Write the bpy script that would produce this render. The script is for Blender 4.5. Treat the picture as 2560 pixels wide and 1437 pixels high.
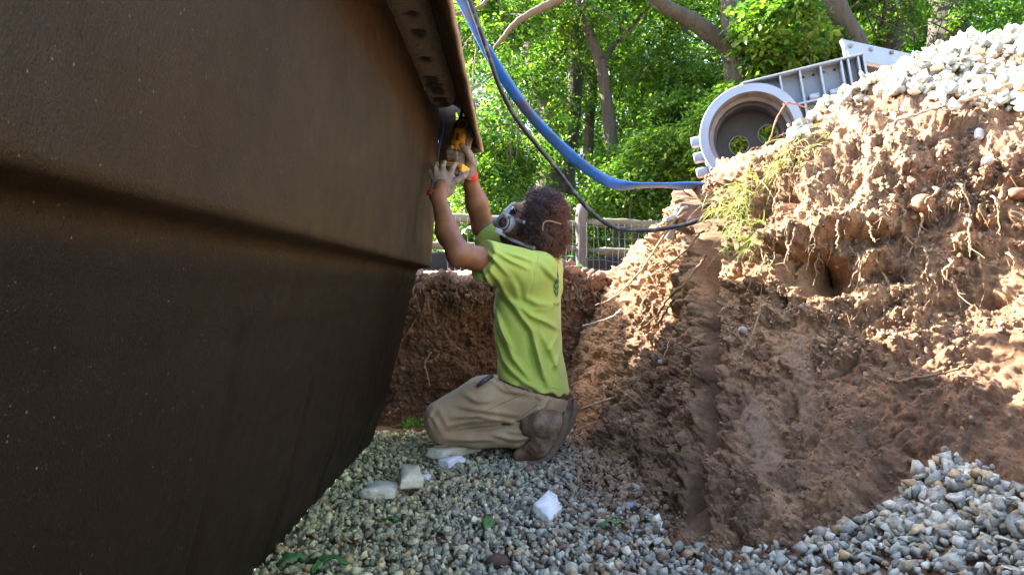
import bpy, bmesh, math, random
import numpy as np
from mathutils import Vector, Matrix
from mathutils.bvhtree import BVHTree

for o in list(bpy.data.objects):
    bpy.data.objects.remove(o)
SC = bpy.context.scene
COL = SC.collection
random.seed(7)
RNG = np.random.default_rng(11)

# ------------------------------------------------------------------ camera
EYE = 0.67
FPX = 1707.0                       # focal length in pixels of the 2560 px wide photograph
cam_d = bpy.data.cameras.new('camera')
cam_d.lens = 24.0
cam_d.sensor_width = 36.0
cam_d.clip_start = 0.02
cam_d.clip_end = 900
cam = bpy.data.objects.new('camera', cam_d)
cam.location = (0, 0, EYE)
cam.rotation_euler = (math.radians(90), 0, 0)
COL.objects.link(cam)
SC.camera = cam

# ------------------------------------------------------------------ sky, sun, exposure
SUN_DIR = Vector((1.0, -0.49, -0.80)).normalized()      # the way the light travels
SUN_EL = math.asin(-SUN_DIR.z)
SUN_AZ = math.atan2(-SUN_DIR.x, -SUN_DIR.y)
w = bpy.data.worlds.new('World')
SC.world = w
w.use_nodes = True
nt = w.node_tree
bg = nt.nodes['Background']
sky = nt.nodes.new('ShaderNodeTexSky')
sky.sky_type = 'NISHITA'
sky.sun_disc = False
sky.sun_elevation = SUN_EL
sky.sun_rotation = SUN_AZ
sky.air_density = 1.0
sky.dust_density = 2.5
sky.ozone_density = 1.0
nt.links.new(sky.outputs[0], bg.inputs[0])
bg.inputs[1].default_value = 0.12
sl = bpy.data.lights.new('sun', 'SUN')
sl.energy = 5.0
sl.angle = math.radians(0.53)
sl.color = (1.0, 0.94, 0.84)
so = bpy.data.objects.new('sun', sl)
so.rotation_euler = SUN_DIR.to_track_quat('-Z', 'Y').to_euler()
so.location = (-20, 10, 20)
COL.objects.link(so)
SC.view_settings.view_transform = 'Standard'
SC.view_settings.look = 'None'
SC.view_settings.gamma = 1.0
SC.view_settings.use_curve_mapping = False
SC.view_settings.exposure = 3.35
SC.render.engine = 'CYCLES'
SC.cycles.max_bounces = 8
SC.cycles.diffuse_bounces = 5
SC.cycles.transmission_bounces = 4
SC.cycles.sample_clamp_indirect = 6
SC.cycles.use_denoising = True


# ------------------------------------------------------------------ small helpers
def P(px, py, Y):
    """world point seen at photograph pixel (px, py) when Y metres away"""
    return np.array([(px - 1280.0) / FPX * Y, Y, EYE - (py - 718.5) / FPX * Y])


def vec(p):
    return Vector((float(p[0]), float(p[1]), float(p[2])))


def mesh_np(name, V, F, mat=None, parent=None, smooth=False, col=None, attr=None):
    """one mesh object out of numpy arrays; F is an (n,3)/(n,4) array or a list of such"""
    if not isinstance(F, (list, tuple)):
        F = [F]
    V = np.asarray(V, dtype=np.float32)
    F = [np.asarray(f, dtype=np.int32) for f in F if len(f)]
    me = bpy.data.meshes.new(name)
    me.vertices.add(len(V))
    me.vertices.foreach_set('co', V.ravel())
    loops = np.concatenate([f.ravel() for f in F])
    tot = np.concatenate([np.full(len(f), f.shape[1], dtype=np.int32) for f in F])
    start = np.concatenate([[0], np.cumsum(tot)[:-1]]).astype(np.int32)
    me.loops.add(len(loops))
    me.loops.foreach_set('vertex_index', loops)
    me.polygons.add(len(tot))
    me.polygons.foreach_set('loop_start', start)
    me.polygons.foreach_set('loop_total', tot)
    if smooth:
        me.polygons.foreach_set('use_smooth', np.ones(len(tot), dtype=bool))
    me.update(calc_edges=True)
    me.validate()
    if col is not None:
        a = me.color_attributes.new('tint', 'FLOAT_COLOR', 'POINT')
        c = np.ones((len(V), 4), dtype=np.float32)
        c[:, :3] = col
        a.data.foreach_set('color', c.ravel())
    if attr:
        for k, v in attr.items():
            a = me.attributes.new(k, 'FLOAT', 'POINT')
            a.data.foreach_set('value', np.asarray(v, dtype=np.float32))
    if mat:
        me.materials.append(mat)
    ob = bpy.data.objects.new(name, me)
    COL.objects.link(ob)
    if parent:
        ob.parent = parent
    return ob


class MB:
    """collects verts and faces, then builds ONE object"""
    def __init__(s):
        s.v, s.q, s.t, s.n, s.c = [], [], [], 0, []

    def add(s, V, F, col=None):
        V = np.asarray(V, dtype=float)
        F = np.asarray(F, dtype=np.int64)
        (s.q if F.shape[1] == 4 else s.t).append(F + s.n)
        s.v.append(V)
        s.n += len(V)
        if col is not None:
            s.c.append(np.tile(np.asarray(col, float), (len(V), 1)) if np.ndim(col) == 1 else np.asarray(col, float))
        return s

    def box(s, c, ax, ay, az, col=None):
        """box by centre and three half-axis vectors"""
        c, ax, ay, az = [np.asarray(k, float) for k in (c, ax, ay, az)]
        V = [c + i * ax + j * ay + k * az for k in (-1, 1) for j in (-1, 1) for i in (-1, 1)]
        F = [[0, 2, 3, 1], [4, 5, 7, 6], [0, 1, 5, 4], [2, 6, 7, 3], [0, 4, 6, 2], [1, 3, 7, 5]]
        return s.add(V, F, col)

    def tube(s, pts, r, n=8, cap=True, col=None, flat=None):
        V, F, T = tube_np(pts, r, n, flat)
        base = s.n
        s.add(V, F, col)
        if cap and len(T):
            s.t.append(T + base)
        return s

    def build(s, name, mat=None, parent=None, smooth=False, bevel=0.0):
        F = []
        if s.q:
            F.append(np.concatenate(s.q))
        if s.t:
            F.append(np.concatenate(s.t))
        o = mesh_np(name, np.concatenate(s.v), F, mat, parent, smooth, np.concatenate(s.c) if s.c else None)
        if bevel:
            m = o.modifiers.new('bevel', 'BEVEL')
            m.width = bevel
            m.segments = 2
            m.limit_method = 'ANGLE'
        return o


def catmull(pts, n):
    pts = np.asarray(pts, float)
    m = len(pts)
    t = np.linspace(0, m - 1, n)
    i = np.clip(t.astype(int), 0, m - 2)
    f = (t - i)[:, None]
    p0 = pts[np.maximum(i - 1, 0)]
    p1 = pts[i]
    p2 = pts[i + 1]
    p3 = pts[np.minimum(i + 2, m - 1)]
    return 0.5 * (2 * p1 + (p2 - p0) * f + (2 * p0 - 5 * p1 + 4 * p2 - p3) * f * f + (3 * p1 - p0 - 3 * p2 + p3) * f ** 3)


def tube_np(pts, r, n=8, flat=None):
    """tube round a polyline; flat=(direction, ratio) squashes it across that direction"""
    pts = np.asarray(pts, float)
    m = len(pts)
    r = np.broadcast_to(np.asarray(r, float), (m,))
    tan = np.gradient(pts, axis=0)
    tan /= np.linalg.norm(tan, axis=1)[:, None] + 1e-12
    up = np.array([0.13, -0.21, 0.97]) if abs(tan[0][2]) < 0.9 else np.array([0.9, 0.3, 0.1])
    V = []
    u = np.cross(tan[0], up)
    u /= np.linalg.norm(u)
    for i in range(m):
        u = u - tan[i] * np.dot(u, tan[i])
        u /= np.linalg.norm(u) + 1e-12
        v = np.cross(tan[i], u)
        a = np.arange(n) / n * 2 * math.pi
        ring = np.outer(np.cos(a), u) + np.outer(np.sin(a), v)
        if flat is not None:
            d = np.asarray(flat[0], float)
            d = d - tan[i] * np.dot(d, tan[i])
            d /= np.linalg.norm(d) + 1e-12
            ring = ring - np.outer(ring @ d, d) * (1 - flat[1])
        V.append(pts[i] + ring * r[i])
    V = np.concatenate(V)
    i, j = np.meshgrid(np.arange(m - 1), np.arange(n), indexing='ij')
    a = i * n + j
    b = i * n + (j + 1) % n
    F = np.stack([a, b, b + n, a + n], -1).reshape(-1, 4)
    T = []
    for k in range(1, n - 1):
        T.append([0, k + 1, k])
        e = (m - 1) * n
        T.append([e, e + k, e + k + 1])
    return V, F, np.array(T)


def tag(o, label=None, cat=None, group=None, kind=None):
    if label:
        o['label'] = label
    if cat:
        o['category'] = cat
    if group:
        o['group'] = group
    if kind:
        o['kind'] = kind
    return o


def empty(name, loc=(0, 0, 0)):
    """an Empty at a thing's base; its parts are built in world space and keep it"""
    e = bpy.data.objects.new(name, None)
    e.location = vec(loc)
    e.empty_display_size = 0.1
    COL.objects.link(e)
    return e


def adopt(root, *kids):
    for k in kids:
        k.parent = root
        k.matrix_parent_inverse = Matrix.Translation(-root.location)


# ------------------------------------------------------------------ noise
def _hash(ix, iy, iz, seed):
    h = (ix * 374761393 + iy * 668265263 + iz * 2147483647 + seed * 1274126177) & 0xFFFFFFFF
    h = ((h ^ (h >> 13)) * 1274126177) & 0xFFFFFFFF
    h = ((h ^ (h >> 16)) * 2246822519) & 0xFFFFFFFF
    h = h ^ (h >> 15)
    return (h & 0xFFFFFF) / float(0x7FFFFF) - 1.0


def vnoise(p, seed=0):
    p = np.asarray(p, float)
    i = np.floor(p).astype(np.int64)
    f = p - i
    f = f * f * f * (f * (f * 6 - 15) + 10)
    out = 0
    for dx in (0, 1):
        wx = f[..., 0] if dx else 1 - f[..., 0]
        for dy in (0, 1):
            wy = f[..., 1] if dy else 1 - f[..., 1]
            for dz in (0, 1):
                wz = f[..., 2] if dz else 1 - f[..., 2]
                out = out + wx * wy * wz * _hash(i[..., 0] + dx, i[..., 1] + dy, i[..., 2] + dz, seed)
    return out


def fbm(p, octv=4, seed=0, gain=0.5, lac=2.03):
    a, s, t = 1.0, 0, 0
    p = np.asarray(p, float)
    for k in range(octv):
        s = s + a * vnoise(p, seed + k * 17)
        t += a
        a *= gain
        p = p * lac + 3.7
    return s / t


def billow(p, octv=3, seed=0, gain=0.5):
    a, s, t = 1.0, 0, 0
    p = np.asarray(p, float)
    for k in range(octv):
        s = s + a * (1 - 2 * np.abs(vnoise(p, seed + k * 31)))
        t += a
        a *= gain
        p = p * 2.07 + 1.9
    return s / t


def worley(p, seed=0):
    """distance to the nearest and second nearest of scattered cell points (the eight closest cells are searched)"""
    p = np.asarray(p, float)
    b = np.floor(p - 0.5).astype(np.int64)
    f1 = np.full(p.shape[:-1], 9.0)
    f2 = np.full(p.shape[:-1], 9.0)
    for dx in (0, 1):
        for dy in (0, 1):
            for dz in (0, 1):
                cx, cy, cz = b[..., 0] + dx, b[..., 1] + dy, b[..., 2] + dz
                d = (cx + 0.5 + 0.42 * _hash(cx, cy, cz, seed) - p[..., 0]) ** 2
                d += (cy + 0.5 + 0.42 * _hash(cx, cy, cz, seed + 1) - p[..., 1]) ** 2
                d += (cz + 0.5 + 0.42 * _hash(cx, cy, cz, seed + 2) - p[..., 2]) ** 2
                f2 = np.minimum(f2, np.maximum(f1, d))
                f1 = np.minimum(f1, d)
    return np.sqrt(f1), np.sqrt(f2)


def clods(p, seed=0):
    """lumps with cracks between them, about -1..1"""
    q = p + 0.22 * np.stack([vnoise(p * 1.7, seed + 5), vnoise(p * 1.7, seed + 6), vnoise(p * 1.7, seed + 7)], -1)
    a, b = worley(q, seed)
    return np.clip((b - a) * 2.2, 0, 1) * 1.3 - 0.55 - 0.35 * a


# ------------------------------------------------------------------ materials
def new_mat(name):
    m = bpy.data.materials.new(name)
    m.use_nodes = True
    return m, m.node_tree, m.node_tree.nodes['Principled BSDF']


def N(nt, t, **kw):
    n = nt.nodes.new(t)
    for k, v in kw.items():
        setattr(n, k, v)
    return n


def mix_rgb(nt, fac, a, b, mode='MIX'):
    n = nt.nodes.new('ShaderNodeMix')
    n.data_type = 'RGBA'
    n.blend_type = mode
    for sock, val in ((n.inputs[0], fac), (n.inputs[6], a), (n.inputs[7], b)):
        if hasattr(val, 'links') or isinstance(val, bpy.types.NodeSocket):
            nt.links.new(val, sock)
        elif isinstance(val, (tuple, list)):
            sock.default_value = (*val, 1) if len(val) == 3 else val
        else:
            sock.default_value = val
    return n.outputs[2]


def noise_tex(nt, scale, detail=4, rough=0.55, vecsock=None, dist=0.0):
    n = nt.nodes.new('ShaderNodeTexNoise')
    n.inputs['Scale'].default_value = scale
    n.inputs['Detail'].default_value = detail
    n.inputs['Roughness'].default_value = rough
    n.inputs['Distortion'].default_value = dist
    if vecsock is not None:
        nt.links.new(vecsock, n.inputs['Vector'])
    return n.outputs['Fac']


def ramp(nt, fac, stops):
    r = nt.nodes.new('ShaderNodeValToRGB')
    e = r.color_ramp.elements
    while len(e) < len(stops):
        e.new(0.5)
    for k, (pos, c) in enumerate(stops):
        e[k].position = pos
        e[k].color = (*c, 1) if len(c) == 3 else c
    nt.links.new(fac, r.inputs[0])
    return r.outputs[0]


def objco(nt, scale=None):
    t = nt.nodes.new('ShaderNodeTexCoord')
    s = t.outputs['Object']
    if scale:
        m = nt.nodes.new('ShaderNodeMapping')
        m.inputs['Scale'].default_value = scale
        nt.links.new(s, m.inputs[0])
        s = m.outputs[0]
    return s


def bump(nt, bsdf, h, strength=0.5, dist=0.01):
    b = nt.nodes.new('ShaderNodeBump')
    b.inputs['Strength'].default_value = strength
    b.inputs['Distance'].default_value = dist
    nt.links.new(h, b.inputs['Height'])
    nt.links.new(b.outputs[0], bsdf.inputs['Normal'])
    return b


def simple(name, c, rough=0.6, var=0.25, scale=30, bmp=0.3, bdist=0.003, metal=0.0, dirt=None, dirt_amt=0.0, dscale=6.0,
           stretch=None, sheen=0.0, tint=False, spec=0.5):
    """a painted/plastic/cloth surface with mottling, grain relief and optional dirt"""
    m, nt, b = new_mat(name)
    co = objco(nt, stretch)
    n1 = noise_tex(nt, scale, 5, 0.6, co)
    lo = tuple(max(0, k * (1 - var)) for k in c)
    hi = tuple(k * (1 + var) for k in c)
    colr = ramp(nt, n1, [(0.3, lo), (0.7, hi)])
    if tint:
        a = N(nt, 'ShaderNodeAttribute', attribute_name='tint')
        colr = mix_rgb(nt, 1.0, colr, a.outputs['Color'], 'MULTIPLY')
    if dirt:
        n2 = noise_tex(nt, dscale, 6, 0.65, co)
        f = ramp(nt, n2, [(0.62 - dirt_amt * 0.5, (0, 0, 0)), (0.78 - dirt_amt * 0.3, (1, 1, 1))])
        colr = mix_rgb(nt, f, colr, dirt)
    nt.links.new(colr, b.inputs['Base Color'])
    b.inputs['Roughness'].default_value = rough
    b.inputs['Metallic'].default_value = metal
    b.inputs['Specular IOR Level'].default_value = spec
    if sheen:
        b.inputs['Sheen Weight'].default_value = sheen
    if bmp:
        n3 = noise_tex(nt, scale * 4, 4, 0.6, co)
        bump(nt, b, n3, bmp, bdist)
    return m


def tinted(name, rough=0.8, scale=60, var=0.3, bmp=0.4, bdist=0.002, transl=0.0, spec=0.4):
    """colour carried by the pieces themselves (stones, leaves, curls), with grain"""
    m, nt, b = new_mat(name)
    a = N(nt, 'ShaderNodeAttribute', attribute_name='tint')
    co = objco(nt)
    n1 = noise_tex(nt, scale, 5, 0.65, co)
    g = ramp(nt, n1, [(0.3, (1 - var,) * 3), (0.7, (1 + var,) * 3)])
    c = mix_rgb(nt, 1.0, a.outputs['Color'], g, 'MULTIPLY')
    nt.links.new(c, b.inputs['Base Color'])
    b.inputs['Roughness'].default_value = rough
    b.inputs['Specular IOR Level'].default_value = spec
    if bmp:
        bump(nt, b, noise_tex(nt, scale * 3, 4, 0.6, co), bmp, bdist)
    if transl:
        t = N(nt, 'ShaderNodeBsdfTranslucent')
        br = mix_rgb(nt, 1.0, c, (1.5, 1.75, 0.7), 'MULTIPLY')
        nt.links.new(br, t.inputs[0])
        mx = N(nt, 'ShaderNodeMixShader')
        mx.inputs[0].default_value = transl
        nt.links.new(b.outputs[0], mx.inputs[1])
        nt.links.new(t.outputs[0], mx.inputs[2])
        nt.links.new(mx.outputs[0], nt.nodes['Material Output'].inputs[0])
    return m


def soil_mat():
    """clay bank: mottled browns, paler where smeared by the digger bucket"""
    m, nt, b = new_mat('soil')
    co = objco(nt)
    big = noise_tex(nt, 3.2, 5, 0.6, co, 0.6)
    mid = noise_tex(nt, 19, 6, 0.65, co, 0.4)
    fin = noise_tex(nt, 110, 6, 0.7, co)
    c1 = ramp(nt, big, [(0.28, (0.215, 0.127, 0.076)), (0.5, (0.36, 0.222, 0.132)), (0.72, (0.50, 0.335, 0.19))])
    c2 = ramp(nt, mid, [(0.3, (0.42, 0.39, 0.37)), (0.5, (0.92, 0.9, 0.88)), (0.72, (1.35, 1.3, 1.2))])
    c = mix_rgb(nt, 1.0, c1, c2, 'MULTIPLY')
    # soil layers: the tint attribute carries the layer colour of the spot
    a = N(nt, 'ShaderNodeAttribute', attribute_name='tint')
    c = mix_rgb(nt, 1.0, c, a.outputs['Color'], 'MULTIPLY')
    sm = N(nt, 'ShaderNodeAttribute', attribute_name='smear')
    smc = ramp(nt, noise_tex(nt, 14, 4, 0.5, co), [(0.3, (0.26, 0.165, 0.105)), (0.7, (0.34, 0.225, 0.145))])
    c = mix_rgb(nt, sm.outputs['Fac'], c, smc)
    grn = ramp(nt, fin, [(0.32, (0.55, 0.52, 0.5)), (0.5, (1, 1, 1)), (0.7, (1.3, 1.28, 1.22))])
    c = mix_rgb(nt, 0.8, c, grn, 'MULTIPLY')
    # fine pale grit
    v = N(nt, 'ShaderNodeTexVoronoi')
    v.inputs['Scale'].default_value = 160
    nt.links.new(co, v.inputs['Vector'])
    spk = ramp(nt, v.outputs['Distance'], [(0.05, (1, 1, 1)), (0.16, (0, 0, 0))])
    gate = ramp(nt, noise_tex(nt, 45, 2, 0.5, co), [(0.56, (0, 0, 0)), (0.66, (0.6, 0.6, 0.6))])
    spk = mix_rgb(nt, 1.0, spk, gate, 'MULTIPLY')
    c = mix_rgb(nt, spk, c, (0.42, 0.33, 0.24))
    nt.links.new(c, b.inputs['Base Color'])
    r = ramp(nt, mid, [(0.3, (0.62,) * 3), (0.7, (0.95,) * 3)])
    nt.links.new(r, b.inputs['Roughness'])
    b.inputs['Specular IOR Level'].default_value = 0.3
    h = mix_rgb(nt, 0.5, mid, fin)
    h = mix_rgb(nt, 0.4, h, noise_tex(nt, 420, 4, 0.7, co))
    bump(nt, b, h, 1.0, 0.02)
    return m


def pool_mat():
    """dark brown resin-and-glass outer skin of the pool shell with pale specks and drips"""
    m, nt, b = new_mat('pool_resin')
    co = objco(nt)
    big = noise_tex(nt, 1.7, 4, 0.55, co, 0.4)
    c = ramp(nt, big, [(0.3, (0.024, 0.0145, 0.0060)), (0.7, (0.046, 0.029, 0.0118))])
    st = noise_tex(nt, 5, 5, 0.6, objco(nt, (1, 6, 0.5)))
    c = mix_rgb(nt, ramp(nt, st, [(0.5, (0, 0, 0)), (0.8, (0.25,) * 3)]), c, (0.055, 0.038, 0.019))
    # dark rough blotches
    bl = ramp(nt, noise_tex(nt, 4.3, 6, 0.7, co), [(0.66, (0, 0, 0)), (0.74, (0.7,) * 3)])
    c = mix_rgb(nt, bl, c, (0.008, 0.005, 0.004))
    # blacker resin below the moulded ledge, deepened to paint in the shade there
    lo_ = N(nt, 'ShaderNodeAttribute', attribute_name='coat_shade')
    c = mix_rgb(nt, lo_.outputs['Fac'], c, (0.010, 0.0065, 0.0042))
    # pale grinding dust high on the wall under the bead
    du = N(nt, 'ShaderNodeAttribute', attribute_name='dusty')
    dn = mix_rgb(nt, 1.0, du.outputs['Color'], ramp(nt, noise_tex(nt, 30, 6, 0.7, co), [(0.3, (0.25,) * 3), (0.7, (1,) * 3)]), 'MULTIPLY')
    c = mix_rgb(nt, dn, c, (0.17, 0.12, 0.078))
    # pale specks
    for sc, th, colr in ((30, 0.06, (0.26, 0.20, 0.11)), (70, 0.11, (0.20, 0.15, 0.08)), (150, 0.17, (0.11, 0.08, 0.045))):
        v = N(nt, 'ShaderNodeTexVoronoi')
        v.inputs['Scale'].default_value = sc
        nt.links.new(co, v.inputs['Vector'])
        sp = ramp(nt, v.outputs['Distance'], [(th * 0.5, (1, 1, 1)), (th, (0, 0, 0))])
        gt = ramp(nt, noise_tex(nt, sc * 0.3, 2, 0.5, co), [(0.50, (0, 0, 0)), (0.56, (1, 1, 1))])
        sp = mix_rgb(nt, 1.0, sp, gt, 'MULTIPLY')
        c = mix_rgb(nt, sp, c, colr)
    # pits, and scuffs dragged down the wall
    pit = ramp(nt, noise_tex(nt, 95, 4, 0.7, co), [(0.60, (0, 0, 0)), (0.68, (0.75,) * 3)])
    c = mix_rgb(nt, pit, c, (0.006, 0.004, 0.003))
    scf = ramp(nt, noise_tex(nt, 16, 5, 0.75, objco(nt, (1, 3.2, 0.35))), [(0.685, (0, 0, 0)), (0.75, (0.55,) * 3)])
    scg = ramp(nt, noise_tex(nt, 2.6, 2, 0.5, co), [(0.5, (0, 0, 0)), (0.62, (1, 1, 1))])
    c = mix_rgb(nt, mix_rgb(nt, 1.0, scf, scg, 'MULTIPLY'), c, (0.13, 0.095, 0.055))
    nt.links.new(c, b.inputs['Base Color'])
    r = ramp(nt, noise_tex(nt, 12, 5, 0.6, co), [(0.3, (0.42,) * 3), (0.7, (0.64,) * 3)])
    nt.links.new(r, b.inputs['Roughness'])
    b.inputs['Specular IOR Level'].default_value = 0.17
    h = mix_rgb(nt, 0.6, noise_tex(nt, 45, 5, 0.65, co), noise_tex(nt, 260, 3, 0.6, co))
    bump(nt, b, h, 0.45, 0.006)
    return m


def bead_mat():
    """chopped-glass reinforcing bead: pale hairy brown with dark bare patches"""
    m, nt, b = new_mat('chopped_glass')
    co = objco(nt)
    n1 = noise_tex(nt, 90, 6, 0.75, co, 1.2)
    c = ramp(nt, n1, [(0.3, (0.24, 0.16, 0.105)), (0.55, (0.50, 0.36, 0.25)), (0.75, (0.78, 0.64, 0.52))])
    a = N(nt, 'ShaderNodeAttribute', attribute_name='bare')
    dk = ramp(nt, noise_tex(nt, 200, 3, 0.6, co), [(0.3, (0.012, 0.009, 0.007)), (0.75, (0.055, 0.04, 0.028))])
    c = mix_rgb(nt, a.outputs['Fac'], c, dk)
    nt.links.new(c, b.inputs['Base Color'])
    b.inputs['Roughness'].default_value = 0.55
    bump(nt, b, n1, 0.8, 0.006)
    return m


def bark_mat(name, lo, hi):
    m, nt, b = new_mat(name)
    co = objco(nt, (1, 1, 0.16))
    n1 = noise_tex(nt, 22, 6, 0.7, co, 0.3)
    c = ramp(nt, n1, [(0.3, lo), (0.7, hi)])
    n2 = noise_tex(nt, 2.4, 4, 0.6, objco(nt))
    c = mix_rgb(nt, ramp(nt, n2, [(0.5, (0, 0, 0)), (0.75, (0.45,) * 3)]), c, (0.07, 0.085, 0.04))
    nt.links.new(c, b.inputs['Base Color'])
    b.inputs['Roughness'].default_value = 0.9
    bump(nt, b, n1, 0.9, 0.03)
    return m


M = {}
M['soil'] = soil_mat()
M['pool'] = pool_mat()
M['bead'] = bead_mat()
M['stone'] = tinted('crushed_stone', 0.78, 70, 0.38, 0.7, 0.004)
M['crumb'] = tinted('soil_crumb', 0.95, 90, 0.3, 0.6, 0.003, spec=0.2)
M['leaf'] = tinted('leaf', 0.42, 25, 0.15, 0.0, transl=0.42)
M['grass'] = tinted('grass_blade', 0.55, 30, 0.2, 0.0, transl=0.3)
M['root'] = tinted('root', 0.85, 80, 0.3, 0.5, 0.002, spec=0.2)
M['bark_dark'] = bark_mat('bark_dark', (0.02, 0.016, 0.012), (0.085, 0.068, 0.05))
M['bark_pale'] = bark_mat('bark_pale', (0.026, 0.020, 0.013), (0.08, 0.064, 0.041))

# ================================================================== THE PIT AND THE GROUND
def smooth01(x):
    x = np.clip(x, 0, 1)
    return x * x * (3 - 2 * x)


def to_px(V):
    """photograph pixel of world points (used only to say which place on the bank a feature sits)"""
    Y = np.maximum(V[..., 1], 0.05)
    return 1280 + V[..., 0] / Y * FPX, 718.5 - (V[..., 2] - EYE) / Y * FPX


def floor_h(X, Y):
    X = np.asarray(X, float)
    Y = np.asarray(Y, float)
    h = 0.45 * np.log1p(np.exp((X - 0.40) / 0.05)) * 0.05            # gravel heaped against the bank
    h = h * smooth01((2.6 - Y) / 0.8)
    d = np.exp(-(((X - 0.36) / 0.17) ** 2 + ((Y - 2.25) / 0.42) ** 2))  # loose soil slid off the bank
    h = h + 0.035 * d
    q = np.stack([X, Y, 0 * X], -1)
    return h + 0.014 * fbm(q * 3.2, 3, 5) + 0.0


def grid_faces(n, m):
    i, j = np.meshgrid(np.arange(n - 1), np.arange(m - 1), indexing='ij')
    a = (i * m + j).ravel()
    return np.stack([a, a + m, a + m + 1, a + 1], -1)


def grid_normals(G):
    du = np.gradient(G, axis=0)
    dv = np.gradient(G, axis=1)
    n = np.cross(du, dv)
    return n / (np.linalg.norm(n, axis=-1)[..., None] + 1e-9)


# pit floor
xs = np.linspace(-4.6, 2.4, 240)
ys = np.linspace(-3.2, 3.75, 240)
gx, gy = np.meshgrid(xs, ys, indexing='ij')
gz = floor_h(gx, gy) + 0.006 * fbm(np.stack([gx, gy, 0 * gx], -1) * 22, 3, 9) - 0.008
V = np.stack([gx, gy, gz], -1).reshape(-1, 3)
tint = np.ones_like(V) * np.array([0.72, 0.7, 0.68])
o = mesh_np('pit_floor', V, grid_faces(240, 240), M['soil'], smooth=True, col=tint)
tag(o, 'brown soil floor of the pit under the gravel', 'ground', kind='structure')


def soil_sheet(name, ctrl, nu, nv, weights=None):
    """control points (columns x rows x 3) -> smooth dense grid"""
    ctrl = np.asarray(ctrl, float)
    a = np.stack([catmull(c, nv) for c in ctrl])                 # along the rows
    b = np.stack([catmull(a[:, k], nu) for k in range(nv)], 1)   # across the columns
    return b


# right-hand bank: columns go from the far corner of the pit towards the camera
cols = [
    [(1400, 1095, 3.36), (1425, 1062, 3.42), (1448, 980, 3.5), (1468, 900, 3.54), (1490, 820, 3.57), (1515, 760, 3.62), (1540, 712, 3.68), (1565, 692, 3.8), (1585, 684, 4.0), (1640, 677, 4.7), (1700, 674, 6)],
    [(1470, 1190, 2.62), (1497, 1122, 2.80), (1528, 1020, 2.86), (1555, 920, 2.92), (1578, 820, 2.99), (1598, 720, 3.07), (1614, 640, 3.16), (1634, 596, 3.26), (1660, 572, 3.45), (1720, 585, 4.2), (1760, 655, 6)],
    [(1590, 1290, 2.05), (1600, 1230, 2.2), (1635, 1080, 2.44), (1662, 950, 2.61), (1682, 830, 2.73), (1692, 720, 2.81), (1700, 610, 2.87), (1707, 520, 2.92), (1725, 478, 3.02), (1790, 500, 3.8), (1830, 640, 6)],
    [(1680, 1420, 1.6), (1697, 1370, 1.72), (1730, 1190, 1.97), (1752, 1020, 2.15), (1762, 860, 2.31), (1768, 720, 2.44), (1775, 590, 2.54), (1785, 495, 2.63), (1810, 460, 2.78), (1900, 500, 3.5), (1960, 620, 6)],
    [(1830, 1530, 1.44), (1855, 1400, 1.57), (1895, 1220, 1.73), (1930, 1060, 1.87), (1960, 900, 1.98), (1985, 760, 2.06), (1995, 600, 2.08), (1990, 440, 2.2), (1985, 345, 2.42), (2060, 425, 3.3), (2150, 560, 6)],
    [(2180, 1520, 1.36), (2200, 1290, 1.5), (2235, 1140, 1.62), (2260, 980, 1.74), (2275, 820, 1.84), (2285, 660, 1.92), (2290, 480, 1.98), (2290, 300, 2.12), (2300, 172, 2.7), (2400, 195, 3.5), (2600, 400, 6)],
    [(2700, 1530, 1.08), (2680, 1250, 1.25), (2660, 1090, 1.42), (2640, 940, 1.56), (2640, 790, 1.66), (2640, 640, 1.74), (2640, 470, 1.8), (2640, 310, 1.92), (2640, 112, 2.55), (2700, 135, 3.4), (2950, 300, 6)],
]
ctrl = [[P(*c) for c in col] + [np.array([P(*col[-1])[0] * 1.25, 8.5, 0.75])] for col in cols]
G2 = [(1.42, .45, .3), (1.48, .5, .4), (1.6, .55, .52), (1.72, .6, .64), (1.84, .65, .76), (1.95, .7, .88), (2.05, .78, 1.02), (2.2, .95, 1.2), (2.75, 1.6, 1.62), (3.6, 2.7, 1.9), (6, 5, 1.9), (9, 8, .8)]
G3 = [(1.6, -1.2, .2), (1.75, -1.2, .35), (1.95, -1.2, .52), (2.1, -1.2, .64), (2.25, -1.2, .76), (2.4, -1.2, .88), (2.55, -1.2, 1.02), (2.8, -1.2, 1.2), (3.5, -1.2, 1.6), (5, -1.2, 1.8), (8, -1.2, 1.8), (12, 0, .8)]
ctrl.append([np.array(p) for p in G2])
ctrl.append([np.array(p) for p in G3])
NU, NV = 760, 640
# even out sampling: most rows on the visible face
G = soil_sheet('bank', ctrl, NU, NV)
nrm = grid_normals(G)
if np.mean((nrm[200:500, 100:300] * np.array([-1, -1, 0.5])).sum(-1)) < 0:
    nrm = -nrm
px, py = to_px(G)


def blob(cx, cy, rx, ry, pw=2):
    return np.exp(-(np.abs((px - cx) / rx) ** pw + np.abs((py - cy) / ry) ** pw))


rowp = np.linspace(0, 11, NV)[None, :] * np.ones((NU, 1))
z = G[..., 2]
warp = fbm(G * 1.6, 2, 3)[..., None] * 0.18
Q = G + warp
upper = smooth01((rowp - 4.3) / 1.2) * smooth01((8.6 - rowp) / 0.9)       # root-bound top soil
lower = 1 - smooth01((rowp - 3.6) / 1.6)
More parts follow.
